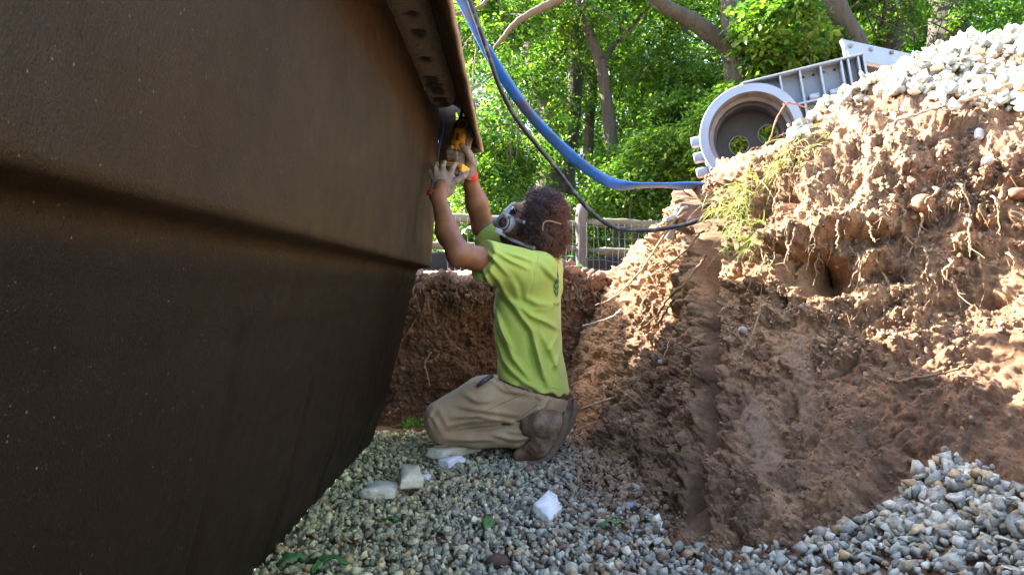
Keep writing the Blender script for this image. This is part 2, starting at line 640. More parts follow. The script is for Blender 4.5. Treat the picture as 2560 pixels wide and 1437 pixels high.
# smears of the digger bucket and smooth groove
groove = np.zeros_like(px)
gl = np.interp(py, [470, 560, 700, 900, 1050, 1200, 1320], [1738, 1772, 1772, 1772, 1768, 1752, 1735])
gl = gl + 9 * vnoise(G * 6, 45) + 4 * vnoise(G * 21, 46)
gw = (1 + 0.35 * vnoise(G * 8, 47)) * np.interp(py, [470, 560, 700, 900, 1050, 1200, 1320], [30, 22, 17, 16, 17, 20, 26])
near_face = smooth01((rowp - 0.8) / 0.5) * smooth01((7.9 - rowp) / 0.4)
groove = np.exp(-np.abs((px - gl) / gw) ** 4) * near_face * (py > 455) * (py < 1330)
wall_l = np.exp(-np.abs((px - gl + gw * 2.3) / (gw * 1.1)) ** 4) * near_face * smooth01((py - 640) / 60) * (py < 1250)
wall_r = np.exp(-np.abs((px - gl - gw * 1.75) / (gw * 0.7)) ** 4) * near_face * smooth01((py - 930) / 60) * (py < 1290)
smear = np.clip(
    np.exp(-(np.abs((px - np.interp(py, [960, 1180], [1872, 1922])) / 42) ** 4 + np.abs((py - 1085) / 105) ** 6)) +
    np.exp(-(np.abs((px - np.interp(py, [840, 1060], [1992, 2018])) / 26) ** 4 + np.abs((py - 945) / 110) ** 6)) +
    0.8 * np.exp(-(np.abs((px - 1940) / 30) ** 4 + np.abs((py - 960) / 60) ** 4)) * 0 +
    0.9 * np.exp(-(np.abs((px - np.interp(py, [560, 900], [1790, 1792])) / 20) ** 4 + np.abs((py - 610) / 70) ** 4)), 0, 1)
smear = np.clip(smear * (0.75 + 0.5 * vnoise(G * 30, 8)), 0, 1)
patch = smooth01((vnoise(Q * 2.3, 41) + 0.22) * 2.6) * lower
smear = np.clip(smear + 0.06 * patch * smooth01((vnoise(Q * 5, 43)) * 3), 0, 1)
calm = np.clip(1 - 0.9 * smear - 0.97 * groove - 0.08 * patch, 0.08, 1)
dist = np.linalg.norm(G - np.array([0, 0, EYE]), axis=-1)
disp = (0.016 * clods(G * 9, 57) * calm + (0.009 + 0.006 * upper) * clods(G * 15, 58) * calm
        + 0.050 * fbm(Q * 2.6, 3, 21) * (0.5 + 0.5 * calm)
        + (0.030 + 0.016 * upper) * billow(Q * 7.5, 3, 33) * calm
        + (0.010 + 0.005 * upper) * billow(Q * 25 + 1.3, 3, 47) * calm
        + (0.0070 + 0.002 * upper) * clods(G * 24, 51) * calm * smooth01(0.65 + vnoise(G * 4, 53))
        + (0.0046 - 0.0006 * upper) * clods(G * 62, 55) * calm
        + 0.0068 * fbm(G * 85, 3, 61) * (0.2 + 0.8 * calm)
        + 0.0030 * fbm(G * 170, 2, 71) * (0.25 + 0.75 * calm))
# down-dip scrape marks on the left shoulder
sc = smooth01((1730 - px) / 60) * smooth01((px - 1470) / 40) * smooth01((py - 620) / 80) * smooth01((1180 - py) / 100)
scrape_u = px * 0.9 + py * 0.32
disp += sc * 0.012 * vnoise(np.stack([scrape_u / 11.0, py / 260.0, 0 * px], -1), 83)
disp -= 0.115 * groove
disp += 0.07 * blob(1452, 960, 36, 70) + 0.05 * blob(1470, 850, 30, 40)
disp += 0.020 * wall_l + 0.016 * wall_r
# cavities under the root mat, with an overhang above
cav = 1.9 * blob(2035, 685, 72, 46) + 0.55 * blob(2150, 600, 60, 26) + 0.4 * blob(2320, 560, 55, 22) + 0.4 * blob(2240, 690, 50, 18) \
    + 0.35 * blob(2410, 640, 45, 18) + 0.35 * blob(1960, 480, 36, 26) + 0.3 * blob(2330, 760, 60, 14) + 0.18 * blob(2120, 1345, 60, 22) \
    + 0.10 * blob(2010, 1150, 38, 14) + 0.15 * blob(1960, 1040, 16, 42) + 0.3 * blob(1900, 560, 40, 24) + 0.32 * blob(2480, 760, 40, 14)
cav *= (0.75 + 0.4 * vnoise(G * 9, 91))
lip = 0.8 * blob(1955, 590, 60, 34) + 0.75 * blob(2075, 560, 80, 30) + 0.4 * blob(2230, 560, 60, 26) + 0.35 * blob(1890, 470, 60, 30)
disp -= 0.19 * cav
disp += 0.075 * lip
# three lobes of slid soil at the toe
disp += 0.05 * blob(2110, 1240, 75, 60) + 0.045 * blob(1930, 1260, 80, 60) + 0.03 * blob(2420, 980, 60, 50)
vis = smooth01((rowp - 0.2) / 0.6) * smooth01((9.3 - rowp) / 0.8)
Gd = G + nrm * (disp * (0.25 + 0.75 * vis))[..., None]
# layer colours: dark root-bound top soil, pale clay band below it, reddish wetter soil at the toe
zz = z + 0.07 * fbm(G * 3, 2, 101)
clay = np.exp(-((zz - 0.70) / 0.17) ** 2)
top = smooth01((zz - 0.86) / 0.1)
tint = (np.array([0.80, 0.74, 0.72]) * np.ones_like(G)
        + clay[..., None] * np.array([0.38, 0.40, 0.32]) + top[..., None] * np.array([0.22, 0.24, 0.26]))
tint *= (1 - 0.5 * groove)[..., None] * (1 + 0.15 * vnoise(G * 14, 5))[..., None]
o = mesh_np('soil_bank', Gd.reshape(-1, 3), grid_faces(NU, NV)[:, ::-1], M['soil'], smooth=True, col=tint.reshape(-1, 3),
            attr={'smear': np.clip(smear + 0.55 * groove, 0, 1).ravel()})
tag(o, 'steep dug bank of brown clay and roots beside the pit', 'soil bank', kind='structure')
BANK = Gd
BANKN = nrm
PXD, PYD = to_px(Gd)


def bank_at(cx, cy, rlo=0.8, rhi=9.0):
    """point and normal of the bank nearest the given place on its face"""
    d = (PXD - cx) ** 2 + (PYD - cy) ** 2 + np.where((rowp < rlo) | (rowp > rhi), 1e7, 0)
    near = d < d.min() + 30
    yy = np.where(near, Gd[..., 1], 1e9)
    k = np.unravel_index(np.argmin(yy), d.shape)
    return Gd[k].copy(), nrm[k].copy()


# far pit wall and the land beyond it, one sheet to the horizon
rows = [(3.30, -0.08), (3.38, -0.02), (3.47, 0.09), (3.53, 0.24), (3.56, 0.40), (3.57, 0.54), (3.53, 0.64), (3.56, 0.70), (3.72, 0.715), (4.3, 0.73),
        (6.5, 0.80), (8.5, 0.87), (12, 0.95), (20, 1.2), (45, 2.2), (140, 6), (500, 16)]
NX, NR = 560, 420
x0 = np.concatenate([np.linspace(-5.5, -0.9, 100)[:-1], np.linspace(-0.9, 0.9, 400), np.linspace(0.9, 1.6, 62)[1:]])
rp = np.array(rows)
prm = np.concatenate([np.linspace(0, 9, 330), np.linspace(9, 16, NR - 330 + 1)[1:]])
cm = catmull(rp, 16 * 400 + 1)
yz = np.stack([np.interp(prm, np.linspace(0, 16, len(cm)), cm[:, k]) for k in (0, 1)], -1)
wid = 1 + np.maximum(yz[:, 0] - 3.7, 0) * 0.55
T = np.zeros((NX, NR, 3))
T[..., 0] = x0[:, None] * wid[None, :]
T[..., 1] = yz[None, :, 0] + 0.10 * np.sin(x0 * 2.1)[:, None] * (prm < 8)[None, :]
T[..., 2] = yz[None, :, 1] + (0.035 * np.sin(x0 * 3.7 + 1) + 0.03 * np.sin(x0 * 9.1))[:, None] * smooth01((prm - 3.5) / 2.5)[None, :] * smooth01((10 - prm) / 2)[None, :]
tn = grid_normals(T)
if tn[200, 150, 1] > 0:
    tn = -tn
fade = smooth01((7.6 - prm) / 1.0)[None, :]
ground_amp = smooth01((prm - 7.0) / 0.8)[None, :] * smooth01((11.5 - prm) / 1.5)[None, :]
dd = fade * (0.13 * fbm(T * 2.7, 3, 121) + 0.030 * billow(T * 8, 3, 133) + 0.010 * billow(T * 26, 3, 141) + 0.014 * clods(T * 22, 143) + 0.006 * clods(T * 60, 145) + 0.006 * fbm(T * 70, 2, 151))
dd = dd + ground_amp * (0.022 * billow(T * 5, 3, 161) + 0.010 * billow(T * 17, 2, 163) + 0.016 * clods(T * 14, 165)) + (prm > 11.5)[None, :] * 0.05 * fbm(T * 0.4, 2, 171)
Td = T + tn * dd[..., None]
zz = T[..., 2] + 0.06 * fbm(T * 4, 2, 175)
tint = np.ones_like(T) * np.array([0.64, 0.53, 0.42])
tint += smooth01((zz - 0.53) / 0.08)[..., None] * np.array([-0.16, -0.12, -0.06])
tint += smooth01((prm - 7.2) / 0.8)[None, :, None] * np.array([0.35, 0.36, 0.36])
tint += smooth01((prm - 10.6) / 0.6)[None, :, None] * np.array([-0.6, -0.35, -0.45])
o = mesh_np('ground', Td.reshape(-1, 3), grid_faces(NX, NR)[:, ::-1], M['soil'], smooth=True, col=tint.reshape(-1, 3))
tag(o, 'far side of the pit and the land behind it', 'ground', kind='structure')
FARW = Td

# added soil mound, out of view, keeps the sun off the lower bank
hx = np.linspace(-5.4, -1.0, 150)
hyy = np.linspace(3.75, 7.4, 130)
HX, HY = np.meshgrid(hx, hyy, indexing='ij')
ridge = np.exp(-(np.abs((HX + 2.75) / 1.05) ** 2.6)) * np.exp(-(np.abs((HY - 5.0) / 1.2) ** 4))
HZ = 0.62 + 2.42 * ridge
H3 = np.stack([HX, HY, HZ], -1)
H3[..., 2] += (0.07 * fbm(H3 * 2.2, 3, 181) + 0.06 * billow(H3 * 6, 3, 183) + 0.03 * clods(H3 * 12, 185)) * smooth01(ridge * 4)
o = mesh_np('shade_mound', H3.reshape(-1, 3), grid_faces(150, 130), M['soil'], smooth=True, col=np.ones((150 * 130, 3)) * np.array([0.8, 0.74, 0.7]))
tag(o, 'added unseen soil mound shading the lower bank', 'soil heap', kind='structure')

# ------------------------------------------------------------------ stones
def rock_variants(n, npts=10, flat=0.85, seed=3):
    r = np.random.default_rng(seed)
    out = []
    for k in range(n):
        bm = bmesh.new()
        p = r.normal(size=(npts, 3))
        p /= np.linalg.norm(p, axis=1)[:, None]
        p *= r.uniform(0.8, 1.0, (npts, 1))
        p *= np.array([1.0, r.uniform(0.6, 0.9), r.uniform(0.5, flat)])
        for q in p:
            bm.verts.new(q)
        res = bmesh.ops.convex_hull(bm, input=bm.verts)
        bmesh.ops.delete(bm, geom=[g for g in bm.verts if not g.link_faces], context='VERTS')
        bmesh.ops.triangulate(bm, faces=bm.faces)
        bm.verts.ensure_lookup_table()
        bm.verts.index_update()
        V = np.array([v.co[:] for v in bm.verts])
        F = np.array([[v.index for v in f.verts] for f in bm.faces])
        bm.free()
        out.append((V, F))
    return out


ROCKS = rock_variants(14)


def rand_rot(n, rng, tilt=1.0):
    q = rng.normal(size=(n, 4))
    q[:, 1:3] *= tilt
    q /= np.linalg.norm(q, axis=1)[:, None]
    w_, x, y, z_ = q.T
    return np.stack([np.stack([1 - 2 * (y * y + z_ * z_), 2 * (x * y - z_ * w_), 2 * (x * z_ + y * w_)], -1),
                     np.stack([2 * (x * y + z_ * w_), 1 - 2 * (x * x + z_ * z_), 2 * (y * z_ - x * w_)], -1),
                     np.stack([2 * (x * z_ - y * w_), 2 * (y * z_ + x * w_), 1 - 2 * (x * x + y * y)], -1)], -2)


def scatter(name, variants, pos, size, cols_, mat, rng, tilt=1.0, smooth=False):
    Vs, Fs, Cs, base = [], [], [], 0
    pos = np.asarray(pos)
    which = rng.integers(0, len(variants), len(pos))
    R = rand_rot(len(pos), rng, tilt)
    for k, (V0, F0) in enumerate(variants):
        s = np.where(which == k)[0]
        if not len(s):
            continue
        V1 = np.einsum('nij,vj->nvi', R[s], V0) * size[s][:, None, None] + pos[s][:, None, :]
        Vs.append(V1.reshape(-1, 3))
        Fs.append((F0[None] + (np.arange(len(s)) * len(V0))[:, None, None]).reshape(-1, 3) + base)
        Cs.append(np.repeat(cols_[s], len(V0), axis=0))
        base += len(s) * len(V0)
    return mesh_np(name, np.concatenate(Vs), np.concatenate(Fs), mat, col=np.concatenate(Cs), smooth=smooth)


def stone_cols(n, rng, lift=1.0):
    pal = np.array([[0.30, 0.295, 0.28], [0.23, 0.23, 0.225], [0.39, 0.385, 0.365], [0.17, 0.172, 0.17], [0.33, 0.315, 0.27],
                    [0.50, 0.48, 0.45], [0.26, 0.265, 0.245], [0.38, 0.31, 0.22], [0.33, 0.23, 0.145], [0.27, 0.275, 0.275]])
    pal = pal * np.array([1.05, 1.0, 0.86]) * 1.12
    c = pal[rng.choice(len(pal), n, p=[.17, .15, .14, .1, .09, .08, .11, .06, .04, .06])]
    return np.clip(c * rng.uniform(0.6, 1.3, (n, 1)) * lift, 0, 1)


# gravel on the pit floor
r = np.random.default_rng(5)
n = 27000
gxx = r.uniform(-0.68, 1.25, n)
gyy = r.uniform(0.85, 3.42, n)
# position along the floor only as far as the bank toe
toe_y = np.array([3.5, 3.42, 2.80, 2.2, 1.72, 1.57, 1.5, 1.25, 0.5])
toe_x = np.array([0.2, 0.28, 0.37, 0.41, 0.42, 0.53, 0.81, 1.02, 1.45])
lim = np.interp(-gyy, -toe_y, toe_x)
keep = gxx < lim - 0.015
keep &= gyy < np.where(gxx < -0.15, 3.16, 3.3) + 0.05 * vnoise(np.stack([gxx, gyy, 0 * gxx], -1) * 12, 6)
soilpatch = np.exp(-(((gxx - 0.33) / 0.13) ** 2 + ((gyy - 2.3) / 0.42) ** 2)) + np.exp(-(((gxx - 0.33) / 0.2) ** 2 + ((gyy - 3.0) / 0.35) ** 2)) \
    + 0.9 * np.exp(-(((gxx + 0.3) / 0.5) ** 2 + ((gyy - 3.45) / 0.14) ** 2))
keep &= r.uniform(0, 1, n) > soilpatch * 1.25 - 0.1 + 0.12 * vnoise(np.stack([gxx, gyy, 0 * gxx], -1) * 9, 4)
gxx, gyy, soilpatch = gxx[keep], gyy[keep], soilpatch[keep]
n = len(gxx)
sz = r.gamma(6, 0.00215, n).clip(0.007, 0.026) * np.where(gxx > 0.45, 1.15, 1.0)
pos = np.stack([gxx, gyy, floor_h(gxx, gyy) + r.uniform(-0.003, 0.014, n)], -1)
c = stone_cols(n, r)
dust = np.exp(-((gxx + 0.62) / 0.55) ** 2)[:, None]           # olive tint on the stones, fading away from the shell
c = c * (1 - 0.8 * dust) + 0.8 * dust * c * np.array([1.10, 1.06, 0.50])
muddy = np.clip(soilpatch * 0.8, 0, 0.75)[:, None] * r.uniform(0.2, 1, (n, 1))
c = c * (1 - muddy) + muddy * np.array([0.27, 0.18, 0.12])
# the grey heap leaning on the bank at the near side
iu = (r.uniform(0.50, 0.88, 9000) * (NU - 1)).astype(int)
iv = (r.uniform(0.2, 2.6, 9000) / 11 * (NV - 1)).astype(int)
hb = np.interp(PXD[iu, iv], [2170, 2210, 2300, 2380, 2460, 2560, 2700], [1440, 1335, 1215, 1160, 1190, 1250, 1290])
kk = PYD[iu, iv] > hb + 10 * r.normal(size=9000)
hp0 = Gd[iu, iv][kk] + nrm[iu, iv][kk] * r.uniform(0.0, 0.03, (kk.sum(), 1))
pos = np.concatenate([pos, hp0])
sz = np.concatenate([sz, r.gamma(8, 0.0022, len(hp0)).clip(0.010, 0.032)])
c = np.concatenate([c, stone_cols(len(hp0), r)])
o = scatter('gravel', ROCKS, pos, sz, c, M['stone'], r)
tag(o, 'grey crushed stone spread over the pit floor', 'gravel', kind='stuff')

# sunlit gravel heap on top of the bank
r = np.random.default_rng(6)
uu = r.uniform(0.30, 0.985, 15000)
vv = r.uniform(6.7, 9.6, 15000) / 11.0
iu = (uu * (NU - 1)).astype(int)
iv = (vv * (NV - 1)).astype(int)
pp = Gd[iu, iv]
edge = np.interp(PXD[iu, iv], [1940, 1985, 2030, 2150, 2300, 2450, 2560, 2700], [200, 360, 325, 250, 245, 278, 295, 310])
inside = (PYD[iu, iv] < edge + 20 * vnoise(pp * 8, 2)) & (pp[:, 1] < 4.2) & (pp[:, 0] > 0.9)
inside |= (rowp[iu, iv] > 8.3) & (pp[:, 1] < 4.2) & (pp[:, 0] > 1.35)
pp = pp[inside]
pn = nrm[iu, iv][inside]
n = len(pp)
pos = pp + pn * r.uniform(0.0, 0.028, (n, 1))
sz = r.uniform(0.017, 0.034, n)
o = scatter('gravel_heap', ROCKS, pos, sz, stone_cols(n, r, 1.25), M['stone'], r)
tag(o, 'pale crushed stone heaped in sunshine on top of the bank', 'gravel', kind='stuff')

# crumbs of soil on the bank and floor
def lump_variants(n, seed):
    out = []
    for k in range(n):
        bm = bmesh.new()
        bmesh.ops.create_icosphere(bm, subdivisions=2, radius=1)
        V = np.array([v.co[:] for v in bm.verts])
        bm.verts.index_update()
        F = np.array([[v.index for v in f.verts] for f in bm.faces])
        bm.free()
        V = V * (1 + 0.45 * fbm(V * 1.5 + k * 7.1, 2, seed + k)[:, None] + 0.30 * vnoise(V * 5.3, seed + k)[:, None]) * np.array([1, 0.85, 0.65])
        out.append((V, F))
    return out


LUMPS = lump_variants(6, 40)
r = np.random.default_rng(8)
n = 16000
iu = (r.uniform(0.0, 0.87, n) * (NU - 1)).astype(int)
iv = (np.clip(r.beta(1.3, 1.6, n), 0, 1) * 8.0 / 11.0 * (NV - 1)).astype(int)
keep = (smear[iu, iv] + groove[iu, iv] < 0.2) & (vnoise(Gd[iu, iv] * 6, 77) > -0.25) & ((rowp[iu, iv] > 4.0) | (r.uniform(0, 1, n) < 0.6))
iu, iv = iu[keep], iv[keep]
pp = Gd[iu, iv]
sz = r.gamma(1.6, 0.0017, len(pp)) + 0.0012
sz = np.minimum(sz, 0.013)
cc = np.array([0.20, 0.122, 0.074]) * r.uniform(0.65, 1.4, (len(pp), 1))
cc *= (1 + 0.45 * np.exp(-((pp[:, 2:3] - 0.7) / 0.17) ** 2))
c1 = scatter('soil_crumbs', ROCKS + LUMPS[:3], pp + nrm[iu, iv] * sz[:, None] * 0.25, sz, cc, M['crumb'], r)
r = np.random.default_rng(9)
n = 11000
iu = (r.uniform(0.36, 0.86, n) * (NU - 1)).astype(int)
iv = (r.uniform(3.8, 7.8, n) / 11 * (NV - 1)).astype(int)
kk = (cav[iu, iv] < 0.5) & (vnoise(Gd[iu, iv] * 11, 79) > -0.15)
iu, iv = iu[kk], iv[kk]
sz = np.minimum(r.gamma(1.6, 0.0019, len(iu)) + 0.0012, 0.011)
cc = np.array([0.27, 0.178, 0.108]) * r.uniform(0.6, 1.35, (len(iu), 1))
c4 = scatter('root_soil_crumbs', ROCKS + LUMPS[:5], Gd[iu, iv] + nrm[iu, iv] * sz[:, None] * 0.3, sz, cc, M['crumb'], r)
tag(c4, 'pale crumbs clinging to the sunlit top soil of the bank', 'soil crumbs', kind='stuff')
tag(c1, 'crumbs and clods of brown soil on the bank', 'soil crumbs', kind='stuff')
n = 2600
qx = r.normal(0.34, 0.16, n)
qy = r.normal(2.45, 0.5, n)
k = (qx < np.interp(-qy, -toe_y, toe_x) + 0.05) & (qx > -0.1) & (qy > 1.55)
qx, qy = qx[k], qy[k]
sz = np.minimum(r.gamma(1.6, 0.0030, len(qx)) + 0.002, 0.018)
cc = np.array([0.25, 0.16, 0.105]) * r.uniform(0.6, 1.4, (len(qx), 1))
c2 = scatter('soil_litter', LUMPS, np.stack([qx, qy, floor_h(qx, qy) + 0.006], -1), sz, cc, M['crumb'], r)
tag(c2, 'crumbs of soil fallen on the gravel by the bank foot', 'soil crumbs', kind='stuff')
n = 3500
iu = r.integers(100, 515, n)
iv = (r.uniform(0.05, 0.70, n) * 330).astype(int)
far_more = r.integers(250, 318, 900)
iv[:900] = far_more
pp = Td[iu, iv]
sz = np.minimum(r.gamma(1.6, 0.0026, n) + 0.002, 0.016)
sz[:900] *= 1.5
sz[:110] = r.uniform(0.018, 0.045, 110)
cc = np.array([0.19, 0.115, 0.078]) * r.uniform(0.5, 1.4, (n, 1))
c3 = scatter('soil_clods', LUMPS, pp + tn[iu, iv] * 0.2 * sz[:, None], sz, cc, M['crumb'], r)
tag(c3, 'clods of dark soil along the far pit edge', 'soil crumbs', kind='stuff')

# ================================================================== POOL SHELL
M['pool_edge'] = simple('cut_edge', (0.42, 0.33, 0.21), 0.7, 0.2, 40, 0.4, 0.002)
M['flange'] = simple('flange_resin', (0.115, 0.076, 0.048), 0.6, 0.45, 16, 0.5, 0.004, dirt=(0.03, 0.02, 0.013), dirt_amt=0.4, dscale=7)
M['tape'] = simple('blue_tape', (0.035, 0.13, 0.36), 0.6, 0.2, 40, 0.2, 0.001)
prof = [(0.85, -0.015), (0.282, -0.015), (0.272, 0.004), (0.259, 0.035), (0.242, 0.09), (0.205, 0.20), (0.155, 0.42), (0.122, 0.60), (0.114, 0.66),
        (0.094, 0.730), (0.088, 0.747), (0.074, 0.754), (0.042, 0.759), (0.035, 0.764), (0.034, 0.777), (0.030, 0.85), (0.016, 1.02), (0.004, 1.20), (-0.002, 1.34), (-0.004, 1.42), (-0.004, 1.49)]
pf = []
for a, b in zip(prof[:-1], prof[1:]):
    k = max(1, int(np.hypot(a[0] - b[0], a[1] - b[1]) / 0.022))
    pf += [np.array(a) + (np.array(b) - np.array(a)) * t / k for t in range(k)]
pf = np.array(pf + [np.array(prof[-1])])
X1, X0, Y1, Y0, RC = -0.33, -4.2, 3.25, -3.4, 0.17
ring_all = []
for d, zz in pf:
    ring = []
    x1, xx0, y1, yy0 = X1 - d, X0 + d, Y1 - d * 0.8, Y0 + d
    ring += [(x1, y) for y in np.concatenate([np.linspace(yy0 + RC, 0, 12)[:-1], np.linspace(0, y1 - RC, 150)])]
    ring += [(x1 - RC + RC * math.cos(t), y1 - RC + RC * math.sin(t)) for t in np.linspace(0, math.pi / 2, 14)[1:]]
    ring += [(x, y1) for x in np.linspace(x1 - RC, xx0 + RC, 20)[1:]]
    ring += [(xx0 + RC - RC * math.sin(t), y1 - RC + RC * math.cos(t)) for t in np.linspace(0, math.pi / 2, 8)[1:]]
    ring += [(xx0, y) for y in np.linspace(y1 - RC, yy0 + RC, 8)[1:]]
    ring += [(xx0 + RC - RC * math.cos(t), yy0 + RC - RC * math.sin(t)) for t in np.linspace(0, math.pi / 2, 8)[1:]]
    ring += [(x, yy0) for x in np.linspace(xx0 + RC, x1 - RC, 8)[1:]]
    ring += [(x1 - RC + RC * math.sin(t), yy0 + RC - RC * math.cos(t)) for t in np.linspace(0, math.pi / 2, 8)[1:-1]]
    ring_all.append(np.array([(x, y, zz) for x, y in ring]))
R_ = np.array(ring_all)
nr, nc = R_.shape[:2]
# hand-laid skin: slow waviness, vertical ribs of lapped mat, a thicker pad low on the wall
und = 0.006 * fbm(R_ * np.array([1, 2.2, 2.2]), 3, 201) + 0.0025 * fbm(R_ * np.array([3, 9, 3]), 2, 203)
pad = 0.006 * (smooth01((R_[..., 2] - 0.60) / 0.015)) * (R_[..., 2] < 0.72)
lapy = [1.12, 1.62, 2.05, 2.62]
lap = sum(0.009 * np.exp(-((R_[..., 1] - (l + 0.05 * R_[..., 2])) / 0.012) ** 2) for l in lapy) * (R_[..., 2] < 0.60)
R_[..., 0] += (und + pad - lap) * (R_[..., 0] > -1.2)
i, j = np.meshgrid(np.arange(nr - 1), np.arange(nc), indexing='ij')
a = (i * nc + j).ravel()
b = (i * nc + (j + 1) % nc).ravel()
F = np.stack([a, b, b + nc, a + nc], -1)
cap = [list(range(nc))[::-1]]
pool = empty('pool_shell', (-0.6, 1.5, 0))
tag(pool, 'huge dark brown moulded pool shell standing in the pit', 'pool shell')
coat_shade = (1 - smooth01((R_[..., 2] - 0.715) / 0.02)) * 0.75  # darker lower wall: resin tone with painted shade on top
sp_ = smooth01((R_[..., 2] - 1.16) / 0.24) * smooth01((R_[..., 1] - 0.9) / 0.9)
wall = mesh_np('wall', R_.reshape(-1, 3), F, M['pool'], smooth=True, attr={'coat_shade': coat_shade.ravel(), 'dusty': 0.75 * sp_.ravel()})
# underside
bm = MB()
under = R_[0] + np.array([0, 0, 0.001])
ctr = under.mean(0)
bm.add(np.vstack([under, ctr]), np.array([[(k + 1) % nc, k, nc] for k in range(nc)]))
base = bm.build('base', M['pool'])


def extrude_y(profile, ys, closed=True):
    profile = np.asarray(profile, float)
    k = len(profile)
    V = np.concatenate([np.stack([profile[:, 0], np.full(k, y), profile[:, 1]], -1) for y in ys])
    i, j = np.meshgrid(np.arange(len(ys) - 1), np.arange(k if closed else k - 1), indexing='ij')
    a = (i * k + j).ravel()
    b = (i * k + (j + 1) % k).ravel()
    F = np.stack([a, b, b + k, a + k], -1)
    return V, F


inner = catmull(np.array([(-0.337, 1.468), (-0.27, 1.472), (-0.228, 1.448), (-0.200, 1.392), (-0.168, 1.318), (-0.140, 1.262)]), 16)
th = 0.014
tg = np.gradient(inner, axis=0)
tg /= np.linalg.norm(tg, axis=1)[:, None]
outer = inner + np.stack([-tg[:, 1], tg[:, 0]], -1) * th
loop = np.vstack([inner, outer[::-1]])
yf = np.concatenate([np.linspace(-3.2, 0.2, 5)[:-1], np.linspace(0.2, 3.0, 90)])
V, F = extrude_y(loop, yf)
V += np.stack([0.003 * fbm(V * 4, 2, 211), 0 * V[:, 0], 0.003 * fbm(V * 4, 2, 213)], -1)
bm = MB()
bm.add(V, F)
k = len(loop)
h = k // 2
ends = []
for e in (0, len(yf) - 1):
    o_ = e * k
    ends += [[o_ + q, o_ + q + 1, o_ + k - 2 - q, o_ + k - 1 - q] for q in range(h - 1)]
bm.add(V, np.array(ends))
lipm = bm.build('flange', M['flange'], smooth=False)
# pale raw edge along the bottom of the flange, 2 mm proud of it
bm = MB()
ea, eb = inner[-1], outer[-1]
t_ = tg[-1]
q4 = np.array([ea + t_ * 0.001 + 0.25 * (eb - ea), eb + t_ * 0.001 + 0.15 * (eb - ea), eb + t_ * 0.004 + 0.15 * (eb - ea), ea + t_ * 0.004 + 0.25 * (eb - ea)])
V, F = extrude_y(q4, np.linspace(-3.2, 3.003, 120))
V = V + np.stack([0.003 * fbm(V * 4, 2, 211) + 0.001 * vnoise(V * 30, 3), 0 * V[:, 0], 0.003 * fbm(V * 4, 2, 213) + 0.001 * vnoise(V * 30, 5)], -1)
bm.add(V, F)
bm.add(V, np.array([[0, 1, 2, 3], [len(V) - 1, len(V) - 2, len(V) - 3, len(V) - 4]]))
edge_o = bm.build('flange_edge', M['pool_edge'])
edge_o['label'] = 'pale raw cut edge along the flange'
# reinforcing bead under the flange
ys = np.concatenate([np.linspace(0.1, 1.2, 30)[:-1], np.linspace(1.2, 2.86, 170)])
rad = np.full(len(ys), 1.0)
tip = ys > 2.72
rad[tip] = np.sqrt(np.clip(1 - ((ys[tip] - 2.72) / 0.145) ** 2, 0.02, 1))
na = 40
ang = np.arange(na) / na * 2 * math.pi
Vb = []
for y, rr in zip(ys, rad):
    Vb.append(np.stack([-0.284 + 0.062 * rr * np.sign(np.cos(ang)) * np.abs(np.cos(ang)) ** 0.8, np.full(na, y),
                        1.462 + 0.060 * (0.35 + 0.65 * rr) * np.sign(np.sin(ang)) * np.abs(np.sin(ang)) ** 0.8], -1))
Vb = np.array(Vb)
ctrl_c = np.array([-0.284, 0, 1.462])
rel = Vb - ctrl_c
rel[..., 1] = 0
rel /= np.linalg.norm(rel, axis=-1)[..., None] + 1e-6
spots = [(1.84, -0.268, 0.018), (1.98, -0.268, 0.026), (2.20, -0.280, 0.022), (2.40, -0.285, 0.030), (2.48, -0.285, 0.035), (2.56, -0.280, 0.03),
         (2.68, -0.283, 0.034), (2.76, -0.272, 0.028), (1.6, -0.27, 0.02), (1.35, -0.26, 0.03)]
bare = sum(np.exp(-(((Vb[..., 1] - y) / (s * 1.5)) ** 2 + ((Vb[..., 0] - x) / s) ** 2) ** 2) for y, x, s in spots)
bare = bare * (Vb[..., 2] < 1.47)
bare = np.clip((bare + 0.5 * fbm(Vb * 60, 3, 221) - 0.35) * 4, 0, 1)
Vb = Vb + rel * (0.006 * fbm(Vb * 30, 3, 223) + 0.003 * vnoise(Vb * 110, 7) - 0.007 * bare)[..., None]
i, j = np.meshgrid(np.arange(len(ys) - 1), np.arange(na), indexing='ij')
a = (i * na + j).ravel()
b = (i * na + (j + 1) % na).ravel()
F = np.stack([a, a + na, b + na, b], -1)
tipf = np.array([[(len(ys) - 1) * na, (len(ys) - 1) * na + q + 1, (len(ys) - 1) * na + q] for q in range(1, na - 1)])
bead = mesh_np('reinforcing_bead', Vb.reshape(-1, 3), [F, tipf], M['bead'], smooth=True, attr={'bare': bare.ravel()})
bead['label'] = 'rough pale glass-fibre bead with dark bare patches'
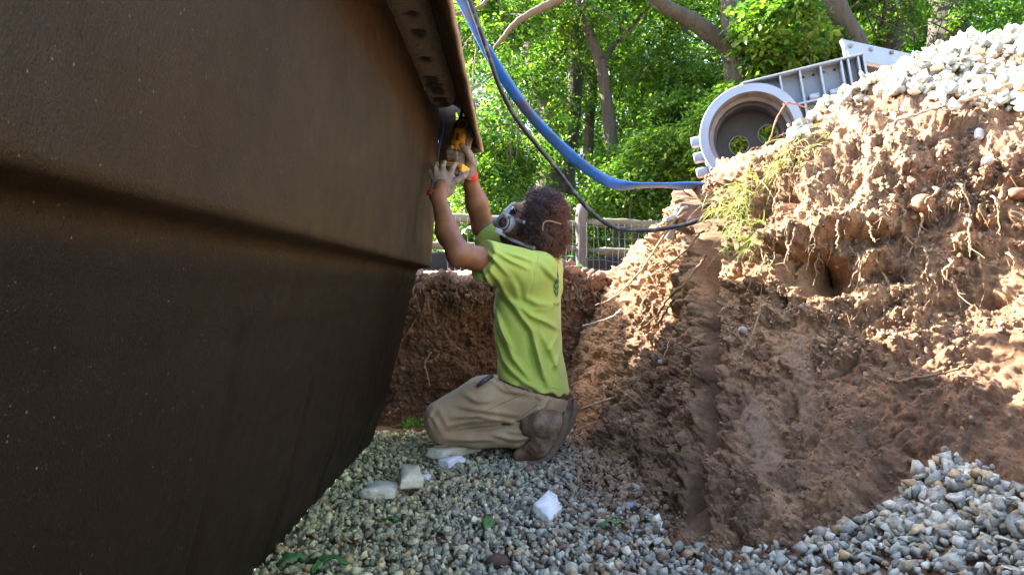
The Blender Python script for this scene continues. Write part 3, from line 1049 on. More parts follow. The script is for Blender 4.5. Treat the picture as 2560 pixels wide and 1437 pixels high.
# return of the flange across the end of the wall, behind the tool
yr = 3.045
ol = [(1060, 60), (1150, 60), (1165, 235), (1188, 262), (1203, 384), (1180, 388), (1150, 398), (1118, 420), (1080, 440)]
A = np.array([P(x, y, yr) for x, y in ol])
A[:, 1] += np.array([0, 0, 0, -.02, -.035, -.03, -.01, 0.01, 0.02])
ctr_ = A.mean(0)
bm = MB()
rings = []
for t in np.linspace(1, 0.05, 6):
    rings.append(ctr_ + (A - ctr_) * t)
V = np.vstack(rings + [rings[0] + np.array([0, .014, 0])])
k = len(ol)
bm.add(V, np.array([[l * k + e, l * k + (e + 1) % k, (l + 1) * k + (e + 1) % k, (l + 1) * k + e] for l in range(5) for e in range(k)] +
                   [[6 * k + e, 6 * k + (e + 1) % k, (e + 1) % k, e] for e in range(k)]))
ret = bm.build('flange_return', M['flange'])
rib = MB().tube(catmull(np.array([P(1158, 240, yr - .03), P(1172, 262, yr - .035), P(1180, 310, yr - .05), P(1186, 372, yr - .055)]), 20), np.linspace(.022, .016, 20), 12).build('rolled_seam', M['flange'], smooth=True)
# blue tape on it beside the tool
tl = [(1108, 300, 2), (1107, 325, 5), (1102, 345, 9), (1097, 365, 10), (1093, 385, 10), (1091, 402, 8)]
pts = []
for x, y, w_ in tl:
    pts += [P(x - w_ / 2, y, yr - .012), P(x + w_ / 2, y, yr - .012), P(x + w_ / 2, y, yr - .004), P(x - w_ / 2, y, yr - .004)]
fs = [[q * 4 + e, q * 4 + (e + 1) % 4, q * 4 + 4 + (e + 1) % 4, q * 4 + 4 + e] for q in range(len(tl) - 1) for e in range(4)]
tape = MB().add(np.array(pts), np.array(fs)).build('masking_tape', M['tape'])
tape['label'] = 'strip of blue tape on the wall'
adopt(pool, wall, base, lipm, edge_o, bead, ret, rib, tape)

# ================================================================== ORGANIC SHAPES (distance field -> surface)
class Field:
    def __init__(s, lo, hi, h):
        s.h = h
        s.lo = np.asarray(lo, float)
        s.n = np.ceil((np.asarray(hi, float) - s.lo) / h).astype(int) + 1
        s.F = np.full(s.n, 0.25, dtype=np.float32)

    def sub(s, lo, hi, pad=0.05):
        a = np.clip(np.floor((np.asarray(lo) - pad - s.lo) / s.h).astype(int), 0, s.n)
        b = np.clip(np.ceil((np.asarray(hi) + pad - s.lo) / s.h).astype(int) + 1, 0, s.n)
        sl = tuple(slice(i, j) for i, j in zip(a, b))
        ax = [s.lo[k] + s.h * np.arange(a[k], b[k]) for k in range(3)]
        X, Y, Z = np.meshgrid(*ax, indexing='ij')
        return sl, np.stack([X, Y, Z], -1).astype(np.float32)

    def put(s, sl, d, k):
        A = s.F[sl]
        if k <= 0:
            s.F[sl] = np.minimum(A, d)
        else:
            h = np.clip(0.5 + 0.5 * (A - d) / k, 0, 1)
            s.F[sl] = A * (1 - h) + d * h - k * h * (1 - h)

    def cone(s, a, b, ra, rb, k=0.02, cut=None, flat=None):
        """tapered limb from a to b; cut=(point, normal) trims what lies past it"""
        a, b = np.asarray(a, float), np.asarray(b, float)
        R = max(ra, rb)
        sl, p = s.sub(np.minimum(a, b) - R, np.maximum(a, b) + R)
        ab = b - a
        t = np.clip(((p - a) @ ab) / (ab @ ab), 0, 1)
        q = p - a - t[..., None] * ab
        if flat is not None:                              # squash across a direction
            dr = np.asarray(flat[0], float)
            dr /= np.linalg.norm(dr)
            q = q + (q @ dr)[..., None] * dr * (1 / flat[1] - 1)
        d = np.linalg.norm(q, axis=-1) - (ra + (rb - ra) * t)
        if flat is not None:
            d = d * min(1.0, flat[1] * 1.3)
        if cut is not None:
            d = np.maximum(d, (p - np.asarray(cut[0])) @ np.asarray(cut[1]))
        s.put(sl, d, k)
        return s

    def chain(s, pts, rad, k=0.02, flat=None):
        for i in range(len(pts) - 1):
            s.cone(pts[i], pts[i + 1], rad[i], rad[i + 1], k, flat=flat)
        return s

    def ell(s, c, r, axes=None, k=0.02):
        c, r = np.asarray(c, float), np.asarray(r, float)
        A = np.eye(3) if axes is None else np.asarray(axes, float)
        R = r.max()
        sl, p = s.sub(c - R, c + R)
        q = (p - c) @ A.T
        k0 = np.linalg.norm(q / r, axis=-1)
        k1 = np.linalg.norm(q / (r * r), axis=-1) + 1e-9
        s.put(sl, k0 * (k0 - 1) / k1, k)
        return s

    def fun(s, f, lo, hi, k=0.02, pad=0.03):
        sl, p = s.sub(lo, hi, pad)
        s.put(sl, f(p), k)
        return s

    def carve(s, f):
        sl, p = s.sub(s.lo, s.lo + s.n * s.h)
        s.F = np.maximum(s.F, f(p).astype(np.float32))
        return s

    def warp(s, f, lo=None, hi=None):
        sl, p = s.sub(s.lo if lo is None else lo, s.lo + s.n * s.h if hi is None else hi)
        s.F[sl] += f(p).astype(np.float32)
        return s

    def surface(s):
        F = s.F
        n = np.array(F.shape)
        ins = F < 0
        c = np.zeros(n - 1, dtype=np.int8)
        for i in (0, 1):
            for j in (0, 1):
                for k in (0, 1):
                    c += ins[i:n[0] - 1 + i, j:n[1] - 1 + j, k:n[2] - 1 + k]
        act = (c > 0) & (c < 8)
        idx = -np.ones(act.shape, dtype=np.int64)
        cells = np.argwhere(act)
        idx[act] = np.arange(len(cells))
        acc = np.zeros((len(cells), 3))
        cnt = np.zeros(len(cells))
        cor = [(i, j, k) for i in (0, 1) for j in (0, 1) for k in (0, 1)]
        for e0 in cor:
            for ax in range(3):
                if e0[ax]:
                    continue
                e1 = list(e0)
                e1[ax] = 1
                f0 = F[tuple((cells + e0).T)]
                f1 = F[tuple((cells + e1).T)]
                m = (f0 < 0) != (f1 < 0)
                t = np.where(m, f0 / np.where(m, f0 - f1, 1), 0)
                pt = cells + np.array(e0) + t[:, None] * (np.array(e1) - np.array(e0))
                acc += np.where(m[:, None], pt, 0)
                cnt += m
        V = acc / cnt[:, None] * s.h + s.lo
        quads = []
        for ax in range(3):
            o1, o2 = (ax + 1) % 3, (ax + 2) % 3
            a = [slice(None)] * 3
            b = [slice(None)] * 3
            a[ax] = slice(0, -1)
            b[ax] = slice(1, None)
            for q in (o1, o2):
                a[q] = slice(1, -1)
                b[q] = slice(1, -1)
            fa, fb = ins[tuple(a)], ins[tuple(b)]
            E = np.argwhere(fa != fb)
            sgn = fa[tuple(E.T)]
            E = E.copy()
            E[:, o1] += 1
            E[:, o2] += 1
            d1 = np.zeros(3, int)
            d2 = np.zeros(3, int)
            d1[o1] = 1
            d2[o2] = 1
            q = np.stack([idx[tuple((E - d1 - d2).T)], idx[tuple((E - d2).T)], idx[tuple(E.T)], idx[tuple((E - d1).T)]], -1)
            q[~sgn] = q[~sgn][:, ::-1]
            quads.append(q)
        return V, np.concatenate(quads)

    def build(s, name, mat, col=None, smooth_it=2):
        V, Q = s.surface()
        for _ in range(smooth_it):                       # light relaxation
            A = np.zeros_like(V)
            W = np.zeros(len(V))
            for k in range(4):
                i, j = Q[:, k], Q[:, (k + 1) % 4]
                for a, b in ((i, j), (j, i)):
                    np.add.at(A, a, V[b])
                    np.add.at(W, a, 1)
            V = V * 0.5 + 0.5 * A / W[:, None]
        return mesh_np(name, V, Q, mat, smooth=True, col=col(V) if col else None)


def seg_dist_xz(p, a, b):
    a = np.array([a[0], a[2]])
    b = np.array([b[0], b[2]])
    q = p[..., [0, 2]]
    ab = b - a
    t = np.clip(((q - a) @ ab) / (ab @ ab), 0, 1)
    return np.linalg.norm(q - a - t[..., None] * ab, axis=-1), t


def px_fold(p, line, Y, wpx, amp, profile=None):
    """ridge (amp>0) along a fold line given in photograph pixels on the near side of a garment"""
    best = None
    A = [P(x, y, Y) for x, y in line]
    L = len(A) - 1
    for i in range(L):
        d, t = seg_dist_xz(p, A[i], A[i + 1])
        tt = (i + t) / L
        env = np.sin(np.pi * np.clip(tt * 0.9 + 0.05, 0, 1)) ** 0.6
        v = np.exp(-(d / (wpx * Y / FPX)) ** 2) * env
        best = v if best is None else np.maximum(best, v)
    return -amp * best


# ================================================================== PERSON
def skin_mat():
    m, nt, b = new_mat('skin')
    co = objco(nt)
    n1 = noise_tex(nt, 35, 5, 0.6, co)
    c = ramp(nt, n1, [(0.3, (0.21, 0.085, 0.035)), (0.7, (0.31, 0.13, 0.056))])
    dustn = noise_tex(nt, 420, 2, 0.6, co)
    gate = ramp(nt, noise_tex(nt, 14, 3, 0.6, co), [(0.45, (0, 0, 0)), (0.65, (1, 1, 1))])
    d = mix_rgb(nt, 1.0, ramp(nt, dustn, [(0.60, (0, 0, 0)), (0.68, (0.5, 0.5, 0.5))]), gate, 'MULTIPLY')
    c = mix_rgb(nt, d, c, (0.42, 0.28, 0.17))
    nt.links.new(c, b.inputs['Base Color'])
    b.inputs['Roughness'].default_value = 0.5
    b.inputs['Subsurface Weight'].default_value = 0.08
    b.inputs['Subsurface Radius'].default_value = (0.02, 0.008, 0.004)
    bump(nt, b, noise_tex(nt, 260, 4, 0.6, co), 0.25, 0.001)
    return m


def cloth_mat(name, c, c2, dusty=(0.5, 0.45, 0.36), weave=700, dirt=0.5, yellow=None):
    m, nt, b = new_mat(name)
    co = objco(nt)
    n1 = noise_tex(nt, 7, 5, 0.6, co, 0.5)
    col = ramp(nt, n1, [(0.3, c), (0.7, c2)])
    d = ramp(nt, noise_tex(nt, 11, 6, 0.7, co, 0.3), [(0.55, (0, 0, 0)), (0.78, (dirt,) * 3)])
    col = mix_rgb(nt, d, col, dusty)
    sp = ramp(nt, noise_tex(nt, 330, 2, 0.5, co), [(0.70, (0, 0, 0)), (0.76, (0.5 * dirt,) * 3)])
    col = mix_rgb(nt, sp, col, (0.75, 0.72, 0.62))
    nt.links.new(col, b.inputs['Base Color'])
    b.inputs['Roughness'].default_value = 0.88
    b.inputs['Sheen Weight'].default_value = 0.15
    b.inputs['Specular IOR Level'].default_value = 0.25
    h = mix_rgb(nt, 0.35, noise_tex(nt, 38, 5, 0.6, co, 0.8), noise_tex(nt, weave, 2, 0.5, co))
    bump(nt, b, h, 0.35, 0.004)
    return m


M['skin'] = skin_mat()
M['shirt'] = cloth_mat('lime_jersey', (0.37, 0.46, 0.075), (0.45, 0.53, 0.10), (0.30, 0.31, 0.14), 800, 0.5)
M['khaki'] = cloth_mat('khaki_canvas', (0.30, 0.20, 0.105), (0.39, 0.27, 0.15), (0.50, 0.42, 0.31), 500, 0.6)
M['leather'] = simple('boot_leather', (0.10, 0.045, 0.021), 0.7, 0.3, 26, 0.6, 0.003, dirt=(0.27, 0.18, 0.11), dirt_amt=0.35, dscale=16)
M['sole'] = simple('muddy_sole', (0.14, 0.09, 0.06), 0.9, 0.35, 60, 0.8, 0.004)
M['glove'] = simple('work_glove', (0.185, 0.125, 0.095), 0.85, 0.22, 40, 0.6, 0.003, dirt=(0.33, 0.27, 0.20), dirt_amt=0.6, dscale=22)
M['cuff'] = simple('red_cuff', (0.62, 0.05, 0.025), 0.8, 0.15, 60, 0.5, 0.002)
M['mask'] = simple('grey_rubber', (0.31, 0.32, 0.335), 0.5, 0.06, 30, 0.1, 0.001)
M['mask_dark'] = simple('dark_rubber', (0.035, 0.038, 0.042), 0.5, 0.1, 30, 0.1, 0.001)
M['mask_red'] = simple('valve_red', (0.085, 0.026, 0.022), 0.5, 0.15, 30, 0.1, 0.001)
M['lens'] = simple('dark_lens', (0.012, 0.012, 0.014), 0.12, 0.1, 30, 0.0)
M['belt'] = simple('belt_leather', (0.07, 0.03, 0.018), 0.6, 0.2, 60, 0.3, 0.001)
M['hair'] = tinted('hair_curl', 0.38, 60, 0.2, 0.0, spec=0.5)
M['print'] = simple('shirt_print', (0.018, 0.15, 0.035), 0.8, 0.15, 60, 0.1, 0.001)

DM = 2.80                         # distance of the kneeling person
person = empty('person', P(1300, 1120, 2.75))
tag(person, 'person kneeling in lime shirt and respirator cutting the pool flange', 'person')
yaw = math.radians(14)
FWD = np.array([-math.cos(yaw), math.sin(yaw), 0])       # where the chest faces
LAT = np.array([-math.sin(yaw), -math.cos(yaw), 0])      # towards the camera-side shoulder
# joints
S_n, E_n, W_n = P(1288, 672, 2.64), P(1146, 634, 2.50), P(1096, 494, 2.62)
S_f, E_f, W_f = P(1270, 648, 2.97), P(1208, 566, 3.02), P(1173, 446, 2.90)
HIPn, KNn, ANn = P(1335, 985, 2.70), P(1104, 1056, 2.64), P(1330, 1082, 2.66)
HIPf, KNf, ANf = P(1335, 978, 2.92), P(1122, 1040, 2.88), P(1372, 1052, 2.90)
HC = P(1332, 556, DM)                                    # head centre
pit, hy = math.radians(27), math.radians(9)
HF = np.array([-math.cos(pit) * math.cos(hy), math.cos(pit) * math.sin(hy), math.sin(pit)])
HL = np.array([-math.sin(hy), -math.cos(hy), 0.0])
HU = np.cross(HF, HL)
HU = HU if HU[2] > 0 else -HU
HA = np.stack([HF, HL, HU])


def hp(f, l, u):
    return HC + HF * f + HL * l + HU * u


# --- body: one continuous surface
B = Field(P(1040, 1180, 2.75) - np.array([0.02, 0.32, 0.05]), P(1470, 430, 2.75) + np.array([0.02, 0.42, 0.02]), 0.0058)
B.chain([P(1340, 985, DM), P(1330, 900, DM), P(1322, 780, DM), P(1328, 690, DM)], [0.095, 0.09, 0.098, 0.085], 0.04)
B.cone(P(1300, 672, 2.68), P(1290, 655, 2.93), 0.062, 0.062, 0.05)
B.cone(P(1338, 655, DM), P(1325, 600, DM), 0.066, 0.060, 0.03)
B.chain([S_n, E_n, P(1118, 575, 2.55), W_n, P(1104, 466, 2.645)], [0.058, 0.0425, 0.041, 0.0275, 0.031], 0.018)
B.ell(E_n + np.array([-0.010, 0, -0.030]), (0.020, 0.020, 0.018), None, 0.02)
B.ell(P(1112, 575, 2.555), (0.033, 0.034, 0.064), None, 0.015)
B.chain([S_f, E_f, P(1192, 508, 2.96), W_f, P(1172, 418, 2.875)], [0.060, 0.050, 0.047, 0.031, 0.032], 0.022)
B.ell(hp(-0.018, 0, 0.018), (0.100, 0.077, 0.104), HA, 0.02)
B.ell(hp(0.040, 0, -0.035), (0.062, 0.060, 0.082), HA, 0.03)
B.cone(hp(0.062, 0, -0.092), hp(-0.02, 0.045, -0.075), 0.030, 0.030, 0.03)
B.cone(hp(0.062, 0, -0.092), hp(-0.02, -0.045, -0.075), 0.030, 0.030, 0.03)
B.cone(hp(0.088, 0, 0.012), hp(0.112, 0, -0.030), 0.012, 0.017, 0.015)
B.cone(hp(0.086, 0.035, 0.028), hp(0.086, -0.035, 0.028), 0.014, 0.014, 0.02)
for s_ in (1, -1):
    B.ell(hp(-0.01, 0.076 * s_, -0.012), (0.022, 0.012, 0.032), HA, 0.008)
    B.ell(hp(0.080, 0.032 * s_, 0.006), (0.012, 0.014, 0.010), HA, 0.006)
B.chain([HIPn, KNn, ANn, P(1388, 1062, 2.66)], [0.045, 0.032, 0.022, 0.025], 0.01)
B.chain([HIPf, KNf, ANf, P(1410, 1040, 2.90)], [0.045, 0.032, 0.022, 0.025], 0.01)
B.chain([P(1388, 1062, 2.66), P(1350, 1120, 2.66), P(1308, 1132, 2.66)], [0.034, 0.034, 0.024], 0.02)
B.chain([P(1410, 1040, 2.90), P(1385, 1085, 2.90), P(1345, 1098, 2.90)], [0.034, 0.034, 0.024], 0.02)
body = B.build('body', M['skin'])

# --- shirt
tab = np.array([  # py, front px, back px, half breadth
    (628, 1312, 1378, 0.062), (640, 1296, 1388, 0.10), (656, 1272, 1396, 0.155), (676, 1256, 1400, 0.185), (705, 1246, 1402, 0.200), (760, 1238, 1402, 0.195),
    (820, 1237, 1402, 0.182), (880, 1244, 1405, 0.175), (930, 1246, 1415, 0.194), (1000, 1248, 1426, 0.208)])


def torso(p, infl=0.0):
    zz = p[..., 2]
    tz = EYE - (tab[:, 0] - 718.5) / FPX * DM
    o_ = np.argsort(tz)
    f_ = np.interp(zz, tz[o_], ((tab[:, 1] - 1280) / FPX * DM)[o_])
    b_ = np.interp(zz, tz[o_], ((tab[:, 2] - 1280) / FPX * DM)[o_])
    l_ = np.interp(zz, tz[o_], tab[o_, 3])
    hx = (b_ - f_) / 2
    a_ = np.sqrt(np.maximum(hx ** 2 - (l_ * math.sin(yaw)) ** 2, 0.004)) / math.cos(yaw) + infl
    l_ = l_ + infl
    dx = p[..., 0] - (f_ + b_) / 2
    dy = p[..., 1] - DM
    u = dx * FWD[0] + dy * FWD[1]
    v = dx * LAT[0] + dy * LAT[1]
    r_ = (np.abs(u / a_) ** 2.3 + np.abs(v / l_) ** 2.3) ** (1 / 2.3)
    return (r_ - 1) * np.minimum(a_, l_) * 0.9


hem_a, hem_b = P(1250, 934, DM), P(1413, 982, DM)
hs = (hem_b[2] - hem_a[2]) / (hem_b[0] - hem_a[0])
S = Field(P(1180, 1000, DM) - np.array([0.02, 0.34, 0]), P(1425, 530, DM) + np.array([0.03, 0.36, 0]), 0.0052)
top_z = P(0, 632, DM)[2]
S.fun(lambda p: np.maximum(torso(p), p[..., 2] - top_z), P(1225, 1000, DM) - np.array([0, .22, 0]), P(1425, 620, DM) + np.array([0, .22, 0]), 0.0)
# sleeves
for sh, el, t_, r0, r1 in ((S_n, E_n, 0.60, 0.084, 0.083), (S_f, E_f, 0.80, 0.084, 0.074)):
    ax_ = (el - sh) / np.linalg.norm(el - sh)
    end = sh + (el - sh) * t_
    S.cone(sh + np.array([0.012, 0, 0.0]), end + ax_ * 0.06 + np.array([0, 0, -0.004]), r0, r1 * 0.97, 0.05, cut=(end, ax_ + np.array([0, 0, 0.0])))
S.cone(P(1300, 700, 2.66), P(1350, 668, 2.68), 0.062, 0.06, 0.05)
S.cone(P(1330, 690, 2.93), P(1375, 668, 2.90), 0.06, 0.05, 0.05)
S.cone(P(1388, 672, 2.84), P(1392, 720, 2.84), 0.022, 0.02, 0.03)     # slack cloth between the shoulder blades
# collar
cr = [P(x, y, DM) + LAT * l for x, y, l in ((1300, 640, 0), (1318, 634, .052), (1348, 632, .070), (1376, 640, .045), (1384, 646, 0), (1374, 640, -.045), (1345, 632, -.07), (1318, 634, -.052), (1300, 640, 0))]
S.chain(catmull(np.array(cr), 22), [0.0115] * 22, 0.008)
FOLDS = [  # fold lines, width px, height m
    ([(1262, 735), (1290, 770), (1330, 824), (1348, 890), (1355, 940)], 8, 0.013), ([(1248, 805), (1262, 850), (1282, 892), (1322, 940)], 7, 0.012),
    ([(1290, 757), (1330, 790), (1372, 808), (1400, 826)], 7, 0.009), ([(1238, 775), (1252, 822), (1284, 872)], 6, 0.010),
    ([(1352, 830), (1378, 880), (1398, 930)], 8, 0.009), ([(1330, 850), (1350, 905), (1372, 965)], 8, 0.010), ([(1396, 840), (1376, 870), (1358, 880)], 7, 0.006),
    ([(1404, 880), (1390, 912), (1366, 925)], 8, 0.007), ([(1240, 850), (1258, 900), (1290, 940)], 7, 0.009), ([(1310, 740), (1345, 760), (1385, 765)], 8, 0.006),
    ([(1400, 760), (1370, 775), (1330, 772)], 7, 0.005), ([(1268, 905), (1310, 950), (1340, 965)], 7, 0.008),
    ([(1212, 628), (1240, 655), (1272, 690)], 5, 0.009), ([(1236, 630), (1275, 655), (1318, 674)], 5, 0.008), ([(1262, 633), (1300, 645), (1332, 656)], 5, 0.007),
    ([(1206, 650), (1216, 685), (1232, 722)], 5, 0.007), ([(1222, 672), (1250, 705), (1262, 735)], 6, 0.008), ([(1350, 660), (1380, 690), (1396, 700)], 7, 0.007),
    ([(1285, 690), (1300, 715), (1305, 745)], 7, -0.006), ([(1330, 640), (1332, 690), (1318, 745)], 3, -0.004)]


def shirt_folds(p):
    near = smooth01((DM + 0.02 - p[..., 1]) / 0.10)
    d = 0
    for line, w_, amp in FOLDS:
        d = d + px_fold(p, line, 2.66, w_ * 0.9, amp * 1.35) * near
        # each fold casts a hollow beside it
        d = d - px_fold(p, [(x - w_ * 1.5, y + w_ * 0.8) for x, y in line], 2.66, w_ * 0.9, amp * 0.75) * near
    d = d + 0.0035 * fbm(p * np.array([11, 6, 7]), 3, 301)
    return d


S.warp(shirt_folds)
S.carve(lambda p: (hem_a[2] + (p[..., 0] - hem_a[0]) * hs + 0.006 * np.sin(p[..., 0] * 60 + p[..., 1] * 40)) - p[..., 2])
shirt = S.build('t_shirt', M['shirt'], smooth_it=2)

# --- trousers
T_ = Field(P(1030, 1150, 2.7) - np.array([0.02, 0.22, 0.02]), P(1430, 905, 2.7) + np.array([0.03, 0.42, 0.0]), 0.0052)
T_.fun(lambda p: np.maximum(torso(p, -0.012), p[..., 2] - P(0, 925, DM)[2]), P(1235, 1005, DM) - np.array([0, .2, 0]), P(1415, 905, DM) + np.array([0, .2, 0]), 0.0)
T_.ell(P(1340, 985, DM), (0.116, 0.165, 0.095), np.stack([-FWD, LAT, np.array([0, 0, 1.])]), 0.04)
T_.cone(P(1352, 985, 2.72), P(1345, 985, 2.88), 0.080, 0.080, 0.04)
T_.chain([P(1318, 992, 2.70), P(1200, 1010, 2.66), P(1104, 1046, 2.635)], [0.100, 0.094, 0.070], 0.03)
T_.chain([P(1108, 1066, 2.635), P(1190, 1088, 2.64), P(1290, 1084, 2.615), P(1340, 1072, 2.60)], [0.066, 0.050, 0.049, 0.049], 0.018)
T_.chain([P(1325, 985, 2.92), P(1205, 996, 2.90), P(1118, 1032, 2.88)], [0.10, 0.090, 0.068], 0.03)
T_.chain([P(1120, 1052, 2.88), P(1200, 1070, 2.89), P(1372, 1045, 2.90)], [0.062, 0.05, 0.05], 0.018)
PF = [([(1118, 1080), (1194, 1076), (1270, 1068), (1335, 1052)], 6, -0.020), ([(1075, 1035), (1092, 1058), (1105, 1090)], 6, 0.008), ([(1095, 1020), (1112, 1050), (1122, 1076)], 6, 0.008),
      ([(1128, 1040), (1195, 1036), (1278, 1056)], 7, 0.009), ([(1160, 985), (1195, 1000), (1228, 998)], 8, 0.009), ([(1122, 1062), (1180, 1050), (1250, 1052)], 6, 0.008),
      ([(1140, 1012), (1200, 1020), (1290, 1040)], 8, 0.008), ([(1225, 950), (1260, 975), (1320, 985)], 8, 0.007), ([(1330, 965), (1350, 1000), (1340, 1040)], 8, 0.008),
      ([(1380, 990), (1360, 1020), (1330, 1045)], 8, 0.008), ([(1110, 1098), (1170, 1100), (1230, 1098)], 6, 0.007), ([(1230, 1085), (1275, 1095), (1320, 1088)], 6, 0.008),
      ([(1260, 1075), (1300, 1078), (1340, 1072)], 5, 0.007), ([(1290, 1100), (1320, 1090), (1345, 1065)], 6, 0.009), ([(1088, 1015), (1070, 1045), (1078, 1085)], 6, 0.005),
      ([(1288, 1050), (1345, 1010), (1378, 985)], 2.5, -0.004), ([(1200, 1037), (1260, 1000), (1330, 972)], 2.5, -0.004)]


def pant_folds(p):
    near = smooth01((2.80 - p[..., 1]) / 0.08)
    d = 0
    for line, w_, amp in PF:
        d = d + px_fold(p, line, 2.58, w_, amp * (1.5 if amp > 0 else 0.8)) * near
        if amp > 0:
            d = d - px_fold(p, [(x + 2, y + w_ * 1.5) for x, y in line], 2.58, w_ * 0.9, amp * 0.8) * near
    return d + 0.004 * fbm(p * np.array([9, 8, 14]), 3, 311)


T_.warp(pant_folds)
T_.carve(lambda p: np.where(p[..., 2] > hem_a[2] + (p[..., 0] - hem_a[0]) * hs - 0.012, torso(p, -0.014), -1.0))
T_.carve(lambda p: 0.035 + 0.0 * p[..., 2] - p[..., 2])
trousers = T_.build('trousers', M['khaki'], smooth_it=1)
# belt at the back, with loops and a pocket knife clip as parts of the trousers
bt = []
for a in np.linspace(-2.6, 2.6, 60):
    a_, l_ = 0.128, 0.172
    c0 = P(1332, 962, DM)
    off = -FWD * a_ * math.cos(a) + LAT * l_ * math.sin(a)
    pt = c0 + off
    pt[2] += hs * off[0] * 0.9 - 0.012
    bt.append(pt)
belt = MB().tube(bt, 0.021, 10, flat=((1, 0, 0), 1.0)).build('belt', M['belt'], smooth=True)
bm = MB()
for a in (0.55, 1.35, -0.4):
    off = -FWD * 0.140 * math.cos(a) + LAT * 0.186 * math.sin(a)
    c0 = P(1332, 962, DM) + off
    c0[2] += hs * off[0] * 0.9 - 0.018
    n_ = off / np.linalg.norm(off)
    tt = np.cross(n_, [0, 0, 1])
    bm.box(c0, tt * 0.006, n_ * 0.004, np.array([0, 0, 0.03]))
    lo_ = bm.build('belt_loop', M['khaki'], bevel=0.002)
    lo_.parent = trousers
    bm = MB()
knife = MB().tube([P(1232, 938, 2.60), P(1212, 950, 2.585), P(1192, 966, 2.575)], [0.008, 0.011, 0.006], 8, flat=((0, 1, 0), 0.6)).build('knife_clip', M['mask_dark'], smooth=True)

# stitched seams laid on the cloth
def seam(target, line, off=0.0009, r_=0.0013, k=26):
    tv = BVHTree.FromPolygons([tuple(v.co) for v in target.data.vertices], [tuple(p.vertices) for p in target.data.polygons])
    l2 = catmull(np.array([(x, y, 0) for x, y in line], float), k)
    out = []
    for x, y, _ in l2:
        a_ = P(x, y, 1.8)
        h_ = tv.ray_cast(vec(a_), vec(P(x, y, 3.4) - a_).normalized())
        if h_[0] is not None:
            out.append(np.array(h_[0]) + np.array(h_[1]) * off)
    return MB().tube(out, r_, 5).build('seam', M['seam'] if target is trousers else M['shirt'], smooth=True)


M['seam'] = simple('seam_thread', (0.20, 0.135, 0.075), 0.9, 0.2, 90, 0.2, 0.001)
seams = [seam(trousers, l_) for l_ in ([(1208, 1030), (1250, 1010), (1310, 985), (1372, 962)], [(1290, 1052), (1318, 1030), (1345, 1012), (1352, 1016)],
                                       [(1352, 1016), (1362, 1030), (1378, 1042)], [(1256, 958), (1272, 975), (1296, 985)])]
seams2 = [seam(shirt, l_, .0006, .0016) for l_ in ([(1346, 640), (1342, 668), (1326, 705), (1304, 742)][:2], [(1255, 928), (1300, 942), (1350, 958), (1400, 973)],
                                                  [(1198, 628), (1206, 668), (1222, 710)])]
for s_ in seams:
    s_.parent = trousers
for s_ in seams2:
    s_.parent = shirt

# --- boots
def boot(dx, dy, Y):
    def q(x, y, o_=0.0):
        return P(x + dx, y + dy, Y) + np.array([0, o_, 0])
    f = Field(q(1270, 1180) - np.array([0, .1, .02]), q(1450, 1000) + np.array([0, .1, 0]), 0.0045)
    f.chain([q(1326, 1070), q(1356, 1060), q(1384, 1058)], [0.043, 0.046, 0.042], 0.03, flat=((0, 1, 0), 0.95))
    f.chain([q(1384, 1058), q(1372, 1092), q(1345, 1122), q(1306, 1140)], [0.042, 0.041, 0.037, 0.024], 0.02)
    f.cone(q(1346, 1072), q(1352, 1112), 0.043, 0.038, 0.02)
    f.cone(q(1338, 1124), q(1300, 1141), 0.034, 0.024, 0.02)
    f.warp(lambda p: 0.0025 * fbm(p * 30, 3, 321)
           + px_fold(p, [(x + dx, y + dy) for x, y in ((1330, 1082), (1350, 1100), (1378, 1100))], Y - .05, 3.5, -0.004)
           + px_fold(p, [(x + dx, y + dy) for x, y in ((1312, 1112), (1332, 1122), (1345, 1140))], Y - .05, 4, 0.004)
           + px_fold(p, [(x + dx, y + dy) for x, y in ((1306, 1122), (1325, 1130), (1336, 1146))], Y - .05, 4, 0.004)
           + px_fold(p, [(x + dx, y + dy) for x, y in ((1345, 1036), (1362, 1060), (1366, 1092))], Y - .05, 2.5, -0.003))
    up = f.build('boot', M['leather'], smooth_it=1)
    pts = catmull(np.array([q(1412, 1030), q(1411, 1062), q(1398, 1098), q(1378, 1130), q(1352, 1152), q(1318, 1157), q(1290, 1156)]), 30)
    wd = np.interp(np.linspace(0, 1, 30), [0, .06, .2, .45, .7, .9, 1], [0.018, 0.032, 0.040, 0.036, 0.047, 0.043, 0.026])
    thk = np.interp(np.linspace(0, 1, 30), [0, .08, .3, .36, .42, .9, 1], [0.003, 0.011, 0.013, 0.0125, 0.0105, 0.0115, 0.006])
    V, F, T = [], [], []
    bmm = MB()
    tg_ = np.gradient(pts, axis=0)
    tg_ /= np.linalg.norm(tg_, axis=1)[:, None]
    for i in range(30):
        nn = np.cross(tg_[i], [0, 1, 0])
        for a_, b_ in ((-1, 1), (1, 1), (1, -1), (-1, -1)):
            V.append(pts[i] + np.array([0, a_ * wd[i], 0]) + nn * b_ * thk[i] + 0.002 * np.array([_ for _ in fbm(np.array([[pts[i][0] * 40, a_, pts[i][2] * 40]] * 3), 2, 5)]))
    V = np.array(V)
    F = [[i * 4 + e, i * 4 + (e + 1) % 4, i * 4 + 4 + (e + 1) % 4, i * 4 + 4 + e] for i in range(29) for e in range(4)] + [[0, 1, 2, 3], [119, 118, 117, 116]]
    sole = bmm.add(V, np.array(F)).build('sole', M['sole'], bevel=0.004)
    sole.parent = up
    return up


boot_n = boot(0, -2, 2.575)
boot_f = boot(24, -36, 2.80)

# --- gloved hands
def finger(f, pts, r0, r1, k=0.006):
    f.chain(pts, np.linspace(r0, r1, len(pts)), k)


